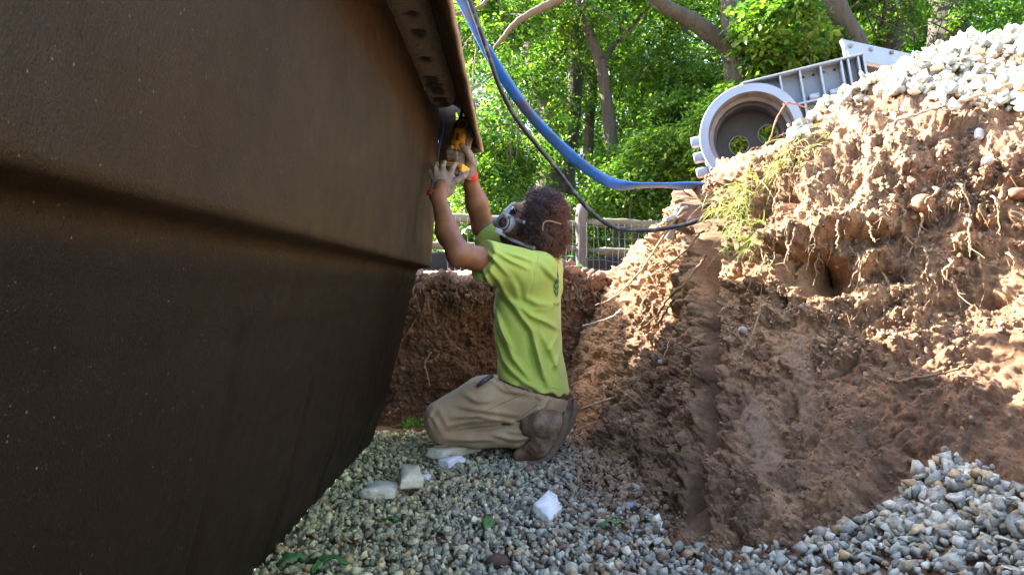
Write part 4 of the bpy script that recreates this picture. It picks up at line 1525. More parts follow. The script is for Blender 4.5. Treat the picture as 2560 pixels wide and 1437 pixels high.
YH = 2.655
gl_n = Field(P(1065, 505, YH) - np.array([0.01, 0.07, 0]), P(1182, 395, YH) + np.array([0.01, 0.14, 0.01]), 0.0026)
gl_n.cone(P(1094, 492, YH - .012), P(1104, 462, YH), 0.0335, 0.036, 0.015, flat=((0.2, 1, 0), 0.75))
gl_n.cone(P(1099, 470, YH), P(1100, 440, YH + .004), 0.033, 0.030, 0.02, flat=((0.2, 1, 0.2), 0.55))
gl_n.cone(P(1120, 472, YH), P(1124, 446, YH + .004), 0.027, 0.024, 0.02, flat=((0.2, 1, 0.2), 0.62))
for pts in ([(1082, 446, .008), (1078, 428, .018), (1082, 416, .05)],
            [(1093, 440, .002), (1089, 420, .000), (1092, 410, .022)],
            [(1107, 436, .000), (1107, 416, -.006), (1111, 406, .020)],
            [(1124, 440, .000), (1131, 420, -.004), (1138, 409, .022)]):
    finger(gl_n, [P(x, y, YH + d) for x, y, d in pts], 0.0118, 0.0092)
finger(gl_n, [P(1126, 464, YH), P(1141, 452, YH - .008), P(1156, 443, YH - .004), P(1168, 433, YH + .012)], 0.0145, 0.0098)
gl_n.warp(lambda p: 0.0013 * fbm(p * 60, 3, 331) + px_fold(p, [(1086, 478), (1104, 486), (1126, 492)], YH - .03, 3, 0.003)
          + px_fold(p, [(1092, 466), (1110, 476), (1128, 480)], YH - .03, 3, 0.002))
glove_n = gl_n.build('glove', M['glove'], smooth_it=1)
YF = 2.80
gl_f = Field(P(1105, 450, YF) - np.array([0.01, 0.07, 0]), P(1195, 345, YF) + np.array([0.01, 0.14, 0.01]), 0.0026)
gl_f.cone(P(1176, 440, YF + .07), P(1177, 405, YF + .045), 0.029, 0.031, 0.015, flat=((1, -0.4, 0), 0.7))
gl_f.cone(P(1177, 405, YF + .045), P(1168, 382, YF + .055), 0.030, 0.026, 0.02, flat=((1, -0.4, 0), 0.7))
finger(gl_f, [P(1178, 405, YF + .02), P(1174, 388, YF - .012), P(1165, 374, YF - .030), P(1154, 363, YF - .040)], 0.0155, 0.0105)
for y0, dy, x1 in ((371, -3, 1130), (383, 1, 1140), (395, 2, 1140)):
    finger(gl_f, [P(1168, y0 + 4, YF + .060), P(1140, y0, YF + .062), P(1120, y0, YF + .025), P(1122, y0, YF - .020), P(x1, y0 + dy, YF - .036)], 0.0125, 0.0100)
gl_f.warp(lambda p: 0.0013 * fbm(p * 60, 3, 333))
glove_f = gl_f.build('glove', M['glove'], smooth_it=1)


def cuff(c, ax_, rad, parent):
    ax_ = ax_ / np.linalg.norm(ax_)
    c_ = [c + ax_ * t for t in (-0.012, -0.006, 0.0, 0.006, 0.012)]
    o_ = MB().tube(c_, [rad * 1.04, rad * 1.07, rad * 1.0, rad * 1.02, rad * 0.98], 20).build('cuff', M['cuff'], smooth=True)
    o_.parent = parent
    return o_


cuff(P(1093, 487, YH - .014), P(1110, 440, YH) - P(1090, 500, YH), 0.0375, glove_n)
cuff(P(1175, 437, 2.875), P(1176, 405, YF + .045) - P(1170, 452, 2.90), 0.0335, glove_f)

# --- hair: dense curls over a dark mass
hcen = P(1360, 551, DM + 0.01)
HR = Field(hcen - 0.2, hcen + 0.2, 0.006)
HR.ell(hcen, (0.083, 0.100, 0.108), None, 0.03)
HR.ell(hp(-0.075, 0, -0.035), (0.075, 0.088, 0.09), HA, 0.03)
HR.ell(hp(-0.02, 0, 0.075), (0.082, 0.078, 0.05), HA, 0.03)
HR.ell(hp(-0.005, 0.060, -0.005), (0.035, 0.026, 0.062), HA, 0.03)
HR.warp(lambda p: 0.020 * fbm(p * 22, 3, 341))
HR.carve(lambda p: (p - hp(0.052, 0, 0.1)) @ (HF * 0.92 + HU * -0.05))
Vh, Qh = HR.surface()
hair = mesh_np('hair', Vh, Qh, M['hair'], smooth=True, col=np.tile(np.array([0.012, 0.007, 0.006]), (len(Vh), 1)))
r = np.random.default_rng(12)
fc = Vh[Qh]
fn = np.cross(fc[:, 2] - fc[:, 0], fc[:, 3] - fc[:, 1])
ar = np.linalg.norm(fn, axis=1)
fn /= ar[:, None] + 1e-12
ctr_ = fc.mean(1)
nC = 5200
sel = r.choice(len(fc), nC, p=ar / ar.sum())
rootp, nn = ctr_[sel], fn[sel]
if ((rootp - hcen) * nn).sum(1).mean() < 0:
    nn = -nn
dirs = nn + 0.55 * r.normal(size=(nC, 3)) + np.array([0.12, 0, -0.05])
dirs /= np.linalg.norm(dirs, axis=1)[:, None]
a1 = np.cross(dirs, r.normal(size=(nC, 3)))
a1 /= np.linalg.norm(a1, axis=1)[:, None]
a2 = np.cross(dirs, a1)
K = 13
tt = np.linspace(0, 1, K)[None, :, None]
turns = r.uniform(1.0, 2.0, (nC, 1, 1))
ln = r.uniform(0.012, 0.036, (nC, 1, 1)) * (1 + 0.7 * np.clip(vnoise(rootp * 38, 19), -0.5, 1))[:, None, None]
cr_ = r.uniform(0.005, 0.0105, (nC, 1, 1))
ph = r.uniform(0, 6.28, (nC, 1, 1))
ang_ = ph + tt * turns * 2 * math.pi
rr_ = cr_ * (0.4 + 0.6 * np.minimum(tt * 3, 1))
path = (rootp - 0.004 * nn)[:, None] + dirs[:, None] * ln * tt + a1[:, None] * np.cos(ang_) * rr_ + a2[:, None] * np.sin(ang_) * rr_
tang = np.gradient(path, axis=1)
tang /= np.linalg.norm(tang, axis=2)[..., None] + 1e-9
u_ = np.cross(tang, dirs[:, None] + 0.01)
u_ /= np.linalg.norm(u_, axis=2)[..., None] + 1e-9
v_ = np.cross(tang, u_)
rad_ = 0.0012 * (1 - 0.5 * tt)
ring = np.stack([path + (u_ * math.cos(q) + v_ * math.sin(q)) * rad_ for q in (0, 2.094, 4.189)], 2)
Vc = ring.reshape(-1, 3)
b0 = (np.arange(nC) * K * 3)[:, None, None] + (np.arange(K - 1) * 3)[None, :, None]
Fc = np.stack([np.stack([b0[..., 0] + e, b0[..., 0] + (e + 1) % 3, b0[..., 0] + 3 + (e + 1) % 3, b0[..., 0] + 3 + e], -1) for e in range(3)], 2).reshape(-1, 4)
red = np.clip(0.15 + 0.85 * smooth01(((rootp - hcen) @ np.array([0.8, 0, -0.25])) / 0.10 + 0.35) * r.uniform(0.3, 1.2, nC), 0, 1)
c_root = np.array([0.020, 0.012, 0.010])
c_tip = np.array([0.30, 0.12, 0.07])
cc = c_root + (red[:, None, None] * tt) * (c_tip - c_root) + 0 * path
cc = np.repeat(cc.reshape(-1, 3), 3, axis=0)
curls = mesh_np('curls', Vc, Fc, M['hair'], smooth=True, col=cc)
curls.parent = hair
curls['kind'] = 'stuff'
# beard: short dark curls on the jaw
nB = 900
bf = r.uniform(-0.02, 0.085, nB)
bu = r.uniform(-0.13, -0.055, nB)
Vb_ = np.array([hp(a, 0.0, b) for a, b in zip(bf, bu)])
bvh = BVHTree.FromPolygons([tuple(v) for v in np.array([v.co[:] for v in body.data.vertices])], [tuple(p.vertices) for p in body.data.polygons])
bd = MB()
for q, a_ in zip(Vb_, r.uniform(0.2, 1.0, nB)):
    side = HL * 1.0 + HF * r.uniform(-0.2, 0.7) - HU * r.uniform(0, 0.9)
    side /= np.linalg.norm(side)
    hit = bvh.ray_cast(vec(q + side * 0.25), vec(-side))
    if hit[0] is None or hit[3] > 0.245:
        continue
    p0 = np.array(hit[0])
    n0 = np.array(hit[1])
    d0 = n0 + 0.8 * r.normal(size=3) - 0.3 * np.array([0, 0, 1])
    d0 /= np.linalg.norm(d0)
    bd.tube([p0 - n0 * .001, p0 + d0 * .004, p0 + d0 * .006 + r.normal(size=3) * .003], [.0011, .0009, .0005], 3, cap=False, col=(0.02, 0.011, 0.009))
beard = bd.build('beard', M['hair'], smooth=True)

# --- respirator
resp = Field(hp(0.1, 0, -0.04) - 0.12, hp(0.1, 0, -0.04) + 0.12, 0.0030)
resp.ell(hp(0.074, 0, -0.045), (0.062, 0.049, 0.060), HA, 0.01)
resp.cone(hp(0.100, 0, -0.01), hp(0.098, 0, 0.022), 0.030, 0.021, 0.015)
resp.cone(hp(0.118, 0, -0.055), hp(0.132, 0, -0.065), 0.027, 0.021, 0.01)
resp.carve(lambda p: -((p - hp(0.040, 0, 0.0)) @ HF) - 0.0)
mask = resp.build('respirator', M['mask'], smooth_it=1)
# cartridges on both cheeks: a rim, a dark red valve, a black hub
def disc(c, ax_, r0, r1, ln_, mat, name, n_=28):
    ax_ = ax_ / np.linalg.norm(ax_)
    return MB().tube([c, c + ax_ * ln_ * 0.15, c + ax_ * ln_ * 0.85, c + ax_ * ln_], [r0 * 0.94, r0, r1, r1 * 0.93], n_).build(name, mat, smooth=False)


for sgn in (1, -1):
    axc = HL * sgn * 0.93 + HF * 0.40 - HU * 0.08
    c0 = hp(0.080, 0.030 * sgn, -0.052)
    cart = disc(c0, axc, 0.041, 0.036, 0.040, M['mask'], 'cartridge')
    for c_, ra, rb, l_, mt, nm in ((c0 + axc * 0.039, 0.033, 0.031, 0.004, 'mask_dark', 'cartridge_rim'), (c0 + axc * 0.041, 0.0285, 0.0275, 0.0045, 'mask', 'cartridge_face'),
                                   (c0 + axc * 0.045, 0.0225, 0.021, 0.003, 'mask_red', 'valve'), (c0 + axc * 0.047, 0.010, 0.009, 0.005, 'mask_dark', 'valve_hub')):
        k_ = disc(c_, axc, ra, rb, l_, M[mt], nm)
        k_.parent = cart
    cart.parent = mask


def strap(pts, wd_, name, mat=None, th_=0.35):
    return MB().tube(catmull(np.array(pts), 24), wd_, 8, flat=((0.25, 1, 0.0), th_)).build(name, mat or M['mask'], smooth=True)


def on_side(x, y, out=0.0, body_y=DM):
    """point of the near cheek under a photograph pixel"""
    a_ = P(x, y, 2.3)
    d_ = P(x, y, 3.2) - a_
    h_ = bvh.ray_cast(vec(a_), vec(d_).normalized())
    return (np.array(h_[0]) if h_[0] is not None else P(x, y, body_y)) + np.array([0, -out, 0])


s1 = strap([P(1256, 536, 2.715), P(1268, 539, 2.705), on_side(1280, 545, .004), on_side(1296, 551, .004), P(1312, 557, 2.70)], 0.0078, 'strap')
s2 = strap([P(1242, 576, 2.725), on_side(1262, 590, .004), on_side(1280, 600, .005), on_side(1300, 608, .006), on_side(1318, 615, .008), P(1338, 620, 2.715)], 0.0072, 'strap')
bk = MB().box(P(1246, 578, 2.70), np.array([0.014, 0, -0.006]), np.array([0, 0.006, 0]), np.array([0.003, 0, 0.010])).build('buckle', M['mask'], bevel=0.002)
bk.parent = s2
hl = MB().tube(catmull(np.array([P(1357, 577, 2.672), P(1357, 566, 2.666), P(1361, 556, 2.664), P(1372, 552, 2.665), P(1388, 556, 2.675), P(1402, 560, 2.69)]), 20), 0.0024, 6,
               flat=((0, 1, 0), 0.6)).build('head_strap', M['khaki'], smooth=True)
# safety glasses
bm = MB()
for sgn in (1, -1):
    g = [hp(0.100, 0.012 * sgn, 0.022), hp(0.100, 0.034 * sgn, 0.024), hp(0.088, 0.056 * sgn, 0.020), hp(0.072, 0.068 * sgn, 0.012)]
    g2 = [hp(0.102, 0.014 * sgn, -0.008), hp(0.100, 0.034 * sgn, -0.014), hp(0.088, 0.056 * sgn, -0.012), hp(0.070, 0.068 * sgn, -0.004)]
    V = np.array(g + g2)
    V = np.vstack([V, V - HF * 0.003 - HL * sgn * 0.002])
    F = [[i, i + 1, i + 5, i + 4] for i in range(3)] + [[i + 8, i + 12, i + 13, i + 9] for i in range(3)] + [[0, 8, 9, 1], [1, 9, 10, 2], [2, 10, 11, 3], [4, 5, 13, 12], [5, 6, 14, 13], [6, 7, 15, 14], [3, 11, 15, 7], [0, 4, 12, 8]]
    bm.add(V, np.array(F))
    bm.tube([hp(0.074, 0.070 * sgn, 0.014), hp(0.04, 0.078 * sgn, 0.012), hp(-0.02, 0.080 * sgn, 0.006)], 0.0035, 6)
bm.tube([hp(0.102, 0.014, 0.014), hp(0.108, 0, 0.016), hp(0.102, -0.014, 0.014)], 0.003, 6)
glasses = bm.build('safety_glasses', M['lens'], smooth=False)

# --- print on the back of the shirt: a leaf emblem over a word, laid on the cloth
sb = BVHTree.FromPolygons([tuple(v.co) for v in shirt.data.vertices], [tuple(p.vertices) for p in shirt.data.polygons])
bkc = P(1400, 712, DM) + np.array([0.02, 0, 0])
bdir = (-FWD * 0.82 + LAT * 0.57)
bdir /= np.linalg.norm(bdir)
bx = np.cross(np.array([0, 0, 1.0]), bdir)
bx = bx if bx[1] > 0 else -bx       # reading direction: away from the camera-side edge


def drape(pts2, name, tris):
    V = []
    for x, y in pts2:
        o_ = P(1388, 700, DM) * np.array([1, 1, 0]) + np.array([0, -0.080, 0]) + bx * x * 1.25 + np.array([0, 0, P(0, 708, DM)[2] + y * 1.1]) + bdir * 0.4
        h_ = sb.ray_cast(vec(o_), vec(-bdir))
        V.append(np.array(h_[0]) + bdir * 0.0016 if h_[0] is not None else o_ - bdir * 0.42)
    ob = mesh_np(name, np.array(V), np.array(tris), M['print'])
    return ob


def leaf_pts():
    """two leaf halves cut by pale veins"""
    pts, tris = [], []
    for side in (-1, 1):
        for k in range(5):
            y0, y1 = -0.052 + k * 0.0215, -0.052 + (k + 1) * 0.0215 - 0.0036
            n_ = 6
            for q in range(n_ + 1):
                y = y0 + (y1 - y0) * q / n_
                for wq in range(5):
                    ybase = y + 0.012 * wq / 4
                    hw = 0.031 * math.sin(math.pi * np.clip((ybase + 0.062) / 0.128, 0, 1)) ** 0.75
                    pts.append((side * (0.0016 + max(hw - 0.0016, 0) * wq / 4), ybase))
            b_ = len(pts) - (n_ + 1) * 5
            for q in range(n_):
                for wq in range(4):
                    i_ = b_ + q * 5 + wq
                    tris += [[i_, i_ + 1, i_ + 6], [i_, i_ + 6, i_ + 5]]
    return pts, tris


lp, lt = leaf_pts()
emblem = drape(lp, 'leaf_emblem', lt)


def text_mesh(txt, size):
    cu = bpy.data.curves.new('lettering', 'FONT')
    cu.body = txt
    cu.size = size
    cu.align_x = 'CENTER'
    cu.resolution_u = 2
    ob = bpy.data.objects.new('lettering', cu)
    COL.objects.link(ob)
    bpy.context.view_layer.update()
    me = bpy.data.meshes.new_from_object(ob.evaluated_get(bpy.context.evaluated_depsgraph_get()))
    bpy.data.objects.remove(ob)
    bm_ = bmesh.new()
    bm_.from_mesh(me)
    bmesh.ops.triangulate(bm_, faces=bm_.faces)
    bm_.verts.index_update()
    V = np.array([v.co[:] for v in bm_.verts])
    F = np.array([[v.index for v in f.verts] for f in bm_.faces])
    bm_.free()
    bpy.data.meshes.remove(me)
    return V, F


TV, TF = text_mesh('PLANET', 0.019)
word = drape([(x, y - 0.083) for x, y, _ in TV], 'lettering', TF)
emblem.parent = shirt
word.parent = shirt
belt.parent = trousers
knife.parent = trousers
adopt(person, body, shirt, trousers, boot_n, boot_f, glove_n, glove_f, hair, beard, mask, s1, s2, hl, glasses)
s1.parent = mask
s1.matrix_parent_inverse = Matrix.Identity(4)
s2.parent = mask
s2.matrix_parent_inverse = Matrix.Identity(4)

# ================================================================== CUTTING TOOL IN THE GLOVES
M['tool_yellow'] = simple('tool_yellow', (0.80, 0.42, 0.018), 0.45, 0.1, 40, 0.15, 0.001, dirt=(0.25, 0.15, 0.06), dirt_amt=0.25, dscale=40)
M['tool_black'] = simple('tool_black', (0.055, 0.046, 0.038), 0.6, 0.35, 60, 0.4, 0.001, dirt=(0.16, 0.115, 0.08), dirt_amt=0.5, dscale=40)
M['tool_print'] = simple('tool_print', (0.012, 0.011, 0.010), 0.6, 0.1, 40, 0.0)
M['tool_white'] = simple('tool_white_print', (0.6, 0.6, 0.58), 0.6, 0.1, 40, 0.0)
M['steel'] = simple('dull_steel', (0.09, 0.075, 0.062), 0.4, 0.3, 60, 0.2, 0.001, metal=0.8)
YT = 2.80
tool = empty('cutting_tool', P(1135, 470, YT))
tag(tool, 'yellow and black cordless cutting tool held up against the flange', 'power tool')
tx = (P(1163, 305, YT) - P(1140, 412, YT))
tlen = np.linalg.norm(tx)
tu = tx / tlen                                       # up the body
ty = np.array([0, -1.0, 0])                          # towards the camera
tr = np.cross(ty, tu)
tr = tr if tr[0] > 0 else -tr                        # across
ty = ty - 0.35 * tr
ty /= np.linalg.norm(ty)
tr = np.cross(ty, tu)
tr = tr if tr[0] > 0 else -tr


def tp(a, u, f=0.0):
    """point on the tool: a across, u up from the battery, f towards the camera"""
    return P(1140, 412, YT) + tr * a + tu * u + ty * f


f = Field(tp(0, tlen * .5) - 0.2, tp(0, tlen * .5) + 0.2, 0.0034)
f.chain([tp(0.004, 0.0), tp(0.0, 0.05), tp(0.002, 0.085)], [0.030, 0.0265, 0.031], 0.02)
f.chain([tp(0.003, 0.082), tp(0.004, 0.145), tp(0.006, 0.166)], [0.040, 0.043, 0.035], 0.02)
f.cone(tp(0.0, 0.0), tp(0.0, -0.012), 0.03, 0.036, 0.01, flat=((1, 0, 0), 1.0))
f.warp(lambda p: 0.0012 * np.sign(np.sin(((p - tp(0, 0)) @ tu) * 420)) * smooth01((0.06 - np.abs((p - tp(0, 0.045)) @ tu)) / .02))
tb = f.build('tool_body', M['tool_black'], smooth_it=1)
tbv = BVHTree.FromPolygons([tuple(v.co) for v in tb.data.vertices], [tuple(p.vertices) for p in tb.data.polygons])


def on_tool(a, u, out):
    o_ = tp(a, u, 0.2)
    h_ = tbv.ray_cast(vec(o_), vec(-ty))
    b_ = np.array(h_[0]) if h_[0] is not None else tp(a, u, 0.012)
    return b_ + ty * out


def plate(outline, name, mat, out=0.003, nsub=7):
    """a raised panel that hugs the body; outline in (across, up)"""
    o_ = np.array(outline, float)
    c_ = o_.mean(0)
    V, F = [], []
    k_ = len(o_)
    for s_ in range(nsub + 1):
        for q in o_:
            t_ = c_ + (q - c_) * (s_ / nsub if s_ else 0.02)
            V.append(on_tool(t_[0], t_[1], out))
    for q in o_:
        V.append(on_tool(q[0], q[1], -0.004))
    for s_ in range(nsub + 1):
        for e in range(k_):
            F.append([s_ * k_ + e, s_ * k_ + (e + 1) % k_, (s_ + 1) * k_ + (e + 1) % k_, (s_ + 1) * k_ + e])
    return mesh_np(name, np.array(V), np.array(F), M[mat], smooth=False)


panel = plate([(-0.028, 0.055), (0.006, 0.050), (0.012, 0.066), (0.030, 0.076), (0.033, 0.128), (0.026, 0.140), (-0.008, 0.142), (-0.018, 0.132), (-0.022, 0.104), (-0.034, 0.090)], 'yellow_panel', 'tool_yellow')
lab = plate([(-0.004, 0.090), (0.022, 0.090), (0.022, 0.120), (-0.004, 0.120)], 'name_plate', 'tool_yellow', 0.0042)
swt = plate([(-0.016, 0.064), (-0.006, 0.066), (-0.005, 0.072), (-0.015, 0.071)], 'switch', 'tool_print', 0.0045, 3)
TV2, TF2 = text_mesh('DEWALT', 0.0085)
lt_ = mesh_np('lettering', np.array([on_tool(0.013 - y, 0.105 + x * 0.80, 0.0052) for x, y, _ in TV2]), TF2, M['tool_print'])
bar = plate([(-0.0025, 0.091), (0.0055, 0.091), (0.0055, 0.119), (-0.0025, 0.119)], 'name_bar', 'tool_print', 0.0049, 4)
lab.parent = panel
lt_.parent = panel
bar.parent = panel
swt.parent = panel
trims = []
for ln_ in ([(0.016, 0.135), (0.028, 0.150), (0.024, 0.172), (0.0, 0.178), (-0.006, 0.150)], [(0.029, 0.10), (0.031, 0.082), (0.016, 0.064), (0.016, 0.056)],
            [(0.004, 0.044), (0.010, 0.042), (0.011, 0.022), (0.005, 0.020)], [(0.016, 0.012), (0.021, 0.004), (0.017, -0.008)]):
    trims.append(MB().tube([on_tool(a, u, 0.0004) for a, u in catmull(np.array(ln_ + [ln_[-1]]) if 0 else np.array(ln_), 14)], 0.0017, 5).build('yellow_trim', M['tool_yellow'], smooth=True))
clip = MB().box(tp(-0.026, 0.163, 0.012), tr * 0.009, tu * 0.007, ty * 0.008).build('lever', M['tool_yellow'], bevel=0.002)
# battery below the handle
bq = [tp(0, -0.010), tp(0, -0.066)]
batt = MB()
for u0, u1, wa, wf, name in ((-0.050, -0.016, 0.047, 0.036, 'b'), (-0.072, -0.050, 0.041, 0.032, 'b')):
    batt.box(tp(0.0, (u0 + u1) / 2, 0.004), tr * wa, tu * (u1 - u0) / 2, ty * wf)
battery = batt.build('battery', M['tool_black'], bevel=0.006)
btrim = MB().box(tp(0, -0.0075, 0.004), tr * 0.050, tu * 0.0085, ty * 0.039).build('battery_trim', M['tool_yellow'], bevel=0.004)
btrim2 = MB().box(tp(0.044, -0.022, 0.016), tr * 0.008, tu * 0.010, ty * 0.028).build('battery_latch', M['tool_yellow'], bevel=0.003)
TV3, TF3 = text_mesh('DEWALT', 0.0105)
bl1 = mesh_np('lettering', np.array([tp(x * 1.0, -0.0108 + y * 0.8, 0.0437) for x, y, _ in TV3]), TF3, M['tool_print'])
TV4, TF4 = text_mesh('5.0', 0.016)
bl2 = mesh_np('lettering', np.array([tp(0.026 + x, -0.042 + y, 0.0407) for x, y, _ in TV4]), TF4, M['tool_white'])
btrim.parent = battery
btrim2.parent = battery
bl1.parent = btrim
bl1.parent = battery
bl2.parent = battery
head = MB().tube([tp(-0.018, 0.150, 0.0), tp(-0.022, 0.182, 0.0), tp(-0.023, 0.196, 0)], [0.012, 0.010, 0.010], 12).build('tool_head', M['tool_black'], smooth=True)
blade = MB().box(tp(-0.024, 0.212, 0), tr * 0.0065, tu * 0.024, ty * 0.0012).build('blade', M['steel'])
adopt(tool, tb, panel, *trims, clip, battery, head, blade)

# ================================================================== GREY PLASTIC CANISTER WITH RIBBED BODY
M['pvc'] = simple('grey_pvc', (0.195, 0.23, 0.295), 0.38, 0.05, 12, 0.12, 0.001, dirt=(0.24, 0.2, 0.16), dirt_amt=0.12, dscale=14)
M['pvc_in'] = simple('grey_pvc_inside', (0.17, 0.165, 0.165), 0.55, 0.12, 12, 0.15, 0.001, dirt=(0.07, 0.055, 0.045), dirt_amt=0.3, dscale=10)
M['pvc_dark'] = simple('dark_pvc', (0.040, 0.042, 0.046), 0.55, 0.15, 12, 0.15, 0.001, dirt=(0.07, 0.066, 0.062), dirt_amt=0.1, dscale=12)
YV = 3.10
can = empty('filter_canister', P(1880, 446, YV + 0.1))
tag(can, 'grey plastic canister with round open mouth lying on the bank', 'plastic canister')
O_ = P(1878, 333, YV)
ey = np.array([0.30, 0.95, 0.06])
ey /= np.linalg.norm(ey)
ex = np.array([0.97, -0.05, 0.172])
ex -= ey * (ex @ ey)
ex /= np.linalg.norm(ex)
ez = np.cross(ex, ey)
ez = ez if ez[2] > 0 else -ez


def cv(a, d, h):
    return O_ + ex * a + ey * d + ez * h


def lathe(profile, n_=64):
    V = []
    for rr_, d in profile:
        t_ = np.arange(n_) / n_ * 2 * math.pi
        V.append(O_ + np.outer(np.cos(t_) * rr_, ex) + np.outer(np.sin(t_) * rr_, ez) + ey * d)
    V = np.concatenate(V)
    i, j = np.meshgrid(np.arange(len(profile) - 1), np.arange(n_), indexing='ij')
    a = (i * n_ + j).ravel()
    b = (i * n_ + (j + 1) % n_).ravel()
    return V, np.stack([a, a + n_, b + n_, b], -1)


RO = 0.228
V, F = lathe([(0.187, 0.0), (RO - 0.03, 0.001), (RO - 0.004, 0.004), (RO, 0.014), (RO, 0.40), (0.17, 0.41)])
outer_ = mesh_np('barrel', V, F, M['pvc'], smooth=True)
m_ = outer_.modifiers.new('edge', 'EDGE_SPLIT')
m_.split_angle = math.radians(35)
V, F = lathe([(0.166, 0.111), (0.165, 0.16), (0.156, 0.166), (0.154, 0.30), (0.150, 0.31)])
step_ = mesh_np('barrel_step', V, F, M['pvc_dark'], smooth=True)
m_ = step_.modifiers.new('edge', 'EDGE_SPLIT')
m_.split_angle = math.radians(30)
V, F = lathe([(0.187, 0.0), (0.184, 0.10), (0.183, 0.105), (0.166, 0.111)])
inner_ = mesh_np('barrel_lining', V, F, M['pvc_in'], smooth=True)
m_ = inner_.modifiers.new('edge', 'EDGE_SPLIT')
m_.split_angle = math.radians(30)
# end plate with two round holes: ring-by-ring triangulated with bmesh
bm_ = bmesh.new()
holes = [(-0.050, -0.004, 0.047), (0.092, 0.020, 0.047)]


def circ(cx, cy, rr_, n_, d):
    vs = [bm_.verts.new(vec(cv(cx + rr_ * math.cos(t), d, cy + rr_ * math.sin(t)))) for t in np.arange(n_) / n_ * 2 * math.pi]
    return [bm_.edges.new((vs[i], vs[(i + 1) % n_])) for i in range(n_)]


ed = circ(0, 0, 0.152, 64, 0.305)
for h_ in holes:
    ed += circ(*h_, 28, 0.305)
bmesh.ops.triangle_fill(bm_, use_beauty=True, edges=ed)
me = bpy.data.meshes.new('end_plate')
bm_.to_mesh(me)
bm_.free()
me.materials.append(M['pvc_dark'])
endp = bpy.data.objects.new('end_plate', me)
COL.objects.link(endp)
sm_ = endp.modifiers.new('solid', 'SOLIDIFY')
sm_.thickness = 0.008
bm = MB()
for hx, hz, hr in holes:
    t_ = np.linspace(0, 2 * math.pi, 29)
    bm.tube([cv(hx + hr * math.cos(t), 0.299, hz + hr * math.sin(t)) for t in t_], 0.0028, 6, cap=False)
hring = bm.build('hole_rim', M['pvc'], smooth=True)
hring['kind'] = 'stuff'
# ribbed body beside the barrel
def slab(a0, a1, d0, d1, h0, h1, sh=0.0):
    return cv((a0 + a1) / 2, (d0 + d1) / 2, (h0 + h1) / 2), ex * (a1 - a0) / 2, ey * (d1 - d0) / 2, ez * (h1 - h0) / 2


parts_c = [outer_, inner_, step_, endp, hring]
bmw = bmesh.new()
arc = [(0.205 * math.cos(t), 0.205 * math.sin(t)) for t in np.linspace(math.pi / 2, -1.2, 30)]
ow = arc + [(0.10, -0.26), (0.51, -0.26), (0.51, RO - 0.002), (0.0, RO - 0.002)]
vs_ = [bmw.verts.new(vec(cv(a, 0.080, h))) for a, h in ow]
bmesh.ops.triangle_fill(bmw, use_beauty=True, edges=[bmw.edges.new((vs_[i], vs_[(i + 1) % len(vs_)])) for i in range(len(vs_))])
me = bpy.data.meshes.new('web_panel')
bmw.to_mesh(me)
bmw.free()
me.materials.append(M['pvc'])
web = bpy.data.objects.new('web_panel', me)
COL.objects.link(web)
sm_ = web.modifiers.new('solid', 'SOLIDIFY')
sm_.thickness = 0.008
sm_.offset = 0
topf = MB().box(*slab(0.0, 0.51, 0.0, 0.40, RO - 0.001, RO + 0.007)).build('top_flange', M['pvc'], bevel=0.002)
back = MB().box(*slab(0.26, 0.51, 0.38, 0.39, -0.2, RO - 0.004)).build('back_panel', M['pvc'])
shelf = MB().box(*slab(0.215, 0.50, 0.002, 0.0745, 0.078, 0.086)).build('shelf_rib', M['pvc'], bevel=0.0015)
parts_c += [web, topf, back, shelf]
for a in (0.160, 0.243, 0.328, 0.412, 0.440, 0.480, 0.502):
    hi_ = RO - 0.003 if a != 0.440 else RO + 0.07
    lo_ = 0.0865 if a > 0.2 else 0.145
    if a == 0.440:
        o_ = MB().box(*slab(a - 0.004, a + 0.004, 0.003, 0.0745, 0.0865, RO - 0.003)).box(*slab(a - 0.0045, a + 0.0045, 0.02, 0.0735, RO + 0.0075, RO + 0.06)).build('rib', M['pvc'], bevel=0.0015)
    else:
        o_ = MB().box(*slab(a - 0.004, a + 0.004, 0.003, 0.0745, lo_, RO - 0.003)).build('rib', M['pvc'], bevel=0.0015)
    parts_c.append(o_)
for a in (0.243, 0.328, 0.412):
    parts_c.append(MB().box(*slab(a - 0.004, a + 0.004, 0.003, 0.0745, -0.24, 0.0775)).build('rib', M['pvc'], bevel=0.0015))
for a in (0.286, 0.370):
    bm = MB()
    bm.box(*slab(a - 0.020, a + 0.020, 0.010, 0.016, 0.0865, 0.112))
    bm.box(*slab(a - 0.020, a - 0.014, 0.0165, 0.07, 0.0865, 0.112))
    bm.box(*slab(a + 0.014, a + 0.020, 0.0165, 0.07, 0.0865, 0.112))
    parts_c.append(bm.build('clip', M['pvc']))
for a in (0.262, 0.304, 0.347, 0.392):
    parts_c.append(disc(cv(a, 0.0752, 0.205), -ey, 0.006, 0.006, 0.0016, M['tool_print'], 'bolt_hole', 12))
for a in (0.20, 0.287, 0.350):
    t_ = np.linspace(0.2, 2.9, 14)
    parts_c.append(MB().tube([cv(a + 0.017 * math.cos(t), 0.0742, 0.186 + 0.017 * math.sin(t)) for t in t_], 0.0012, 5).build('moulding_ring', M['pvc'], smooth=True))
for d, h in ((0.05, 0.03), (0.05, -0.045), (0.05, -0.118)):
    parts_c.append(MB().box(cv(-RO - 0.010 + 0.0, d + 0.06, h), ex * 0.030, ey * 0.05, ez * 0.021).build('lug', M['pvc'], bevel=0.008))
adopt(can, *parts_c)

# flat grey bracket standing behind the canister
YB = 3.22
br = empty('bracket', P(2180, 190, YB))
tag(br, 'flat grey triangular bracket with bolt holes rising from the gravel heap', 'bracket')


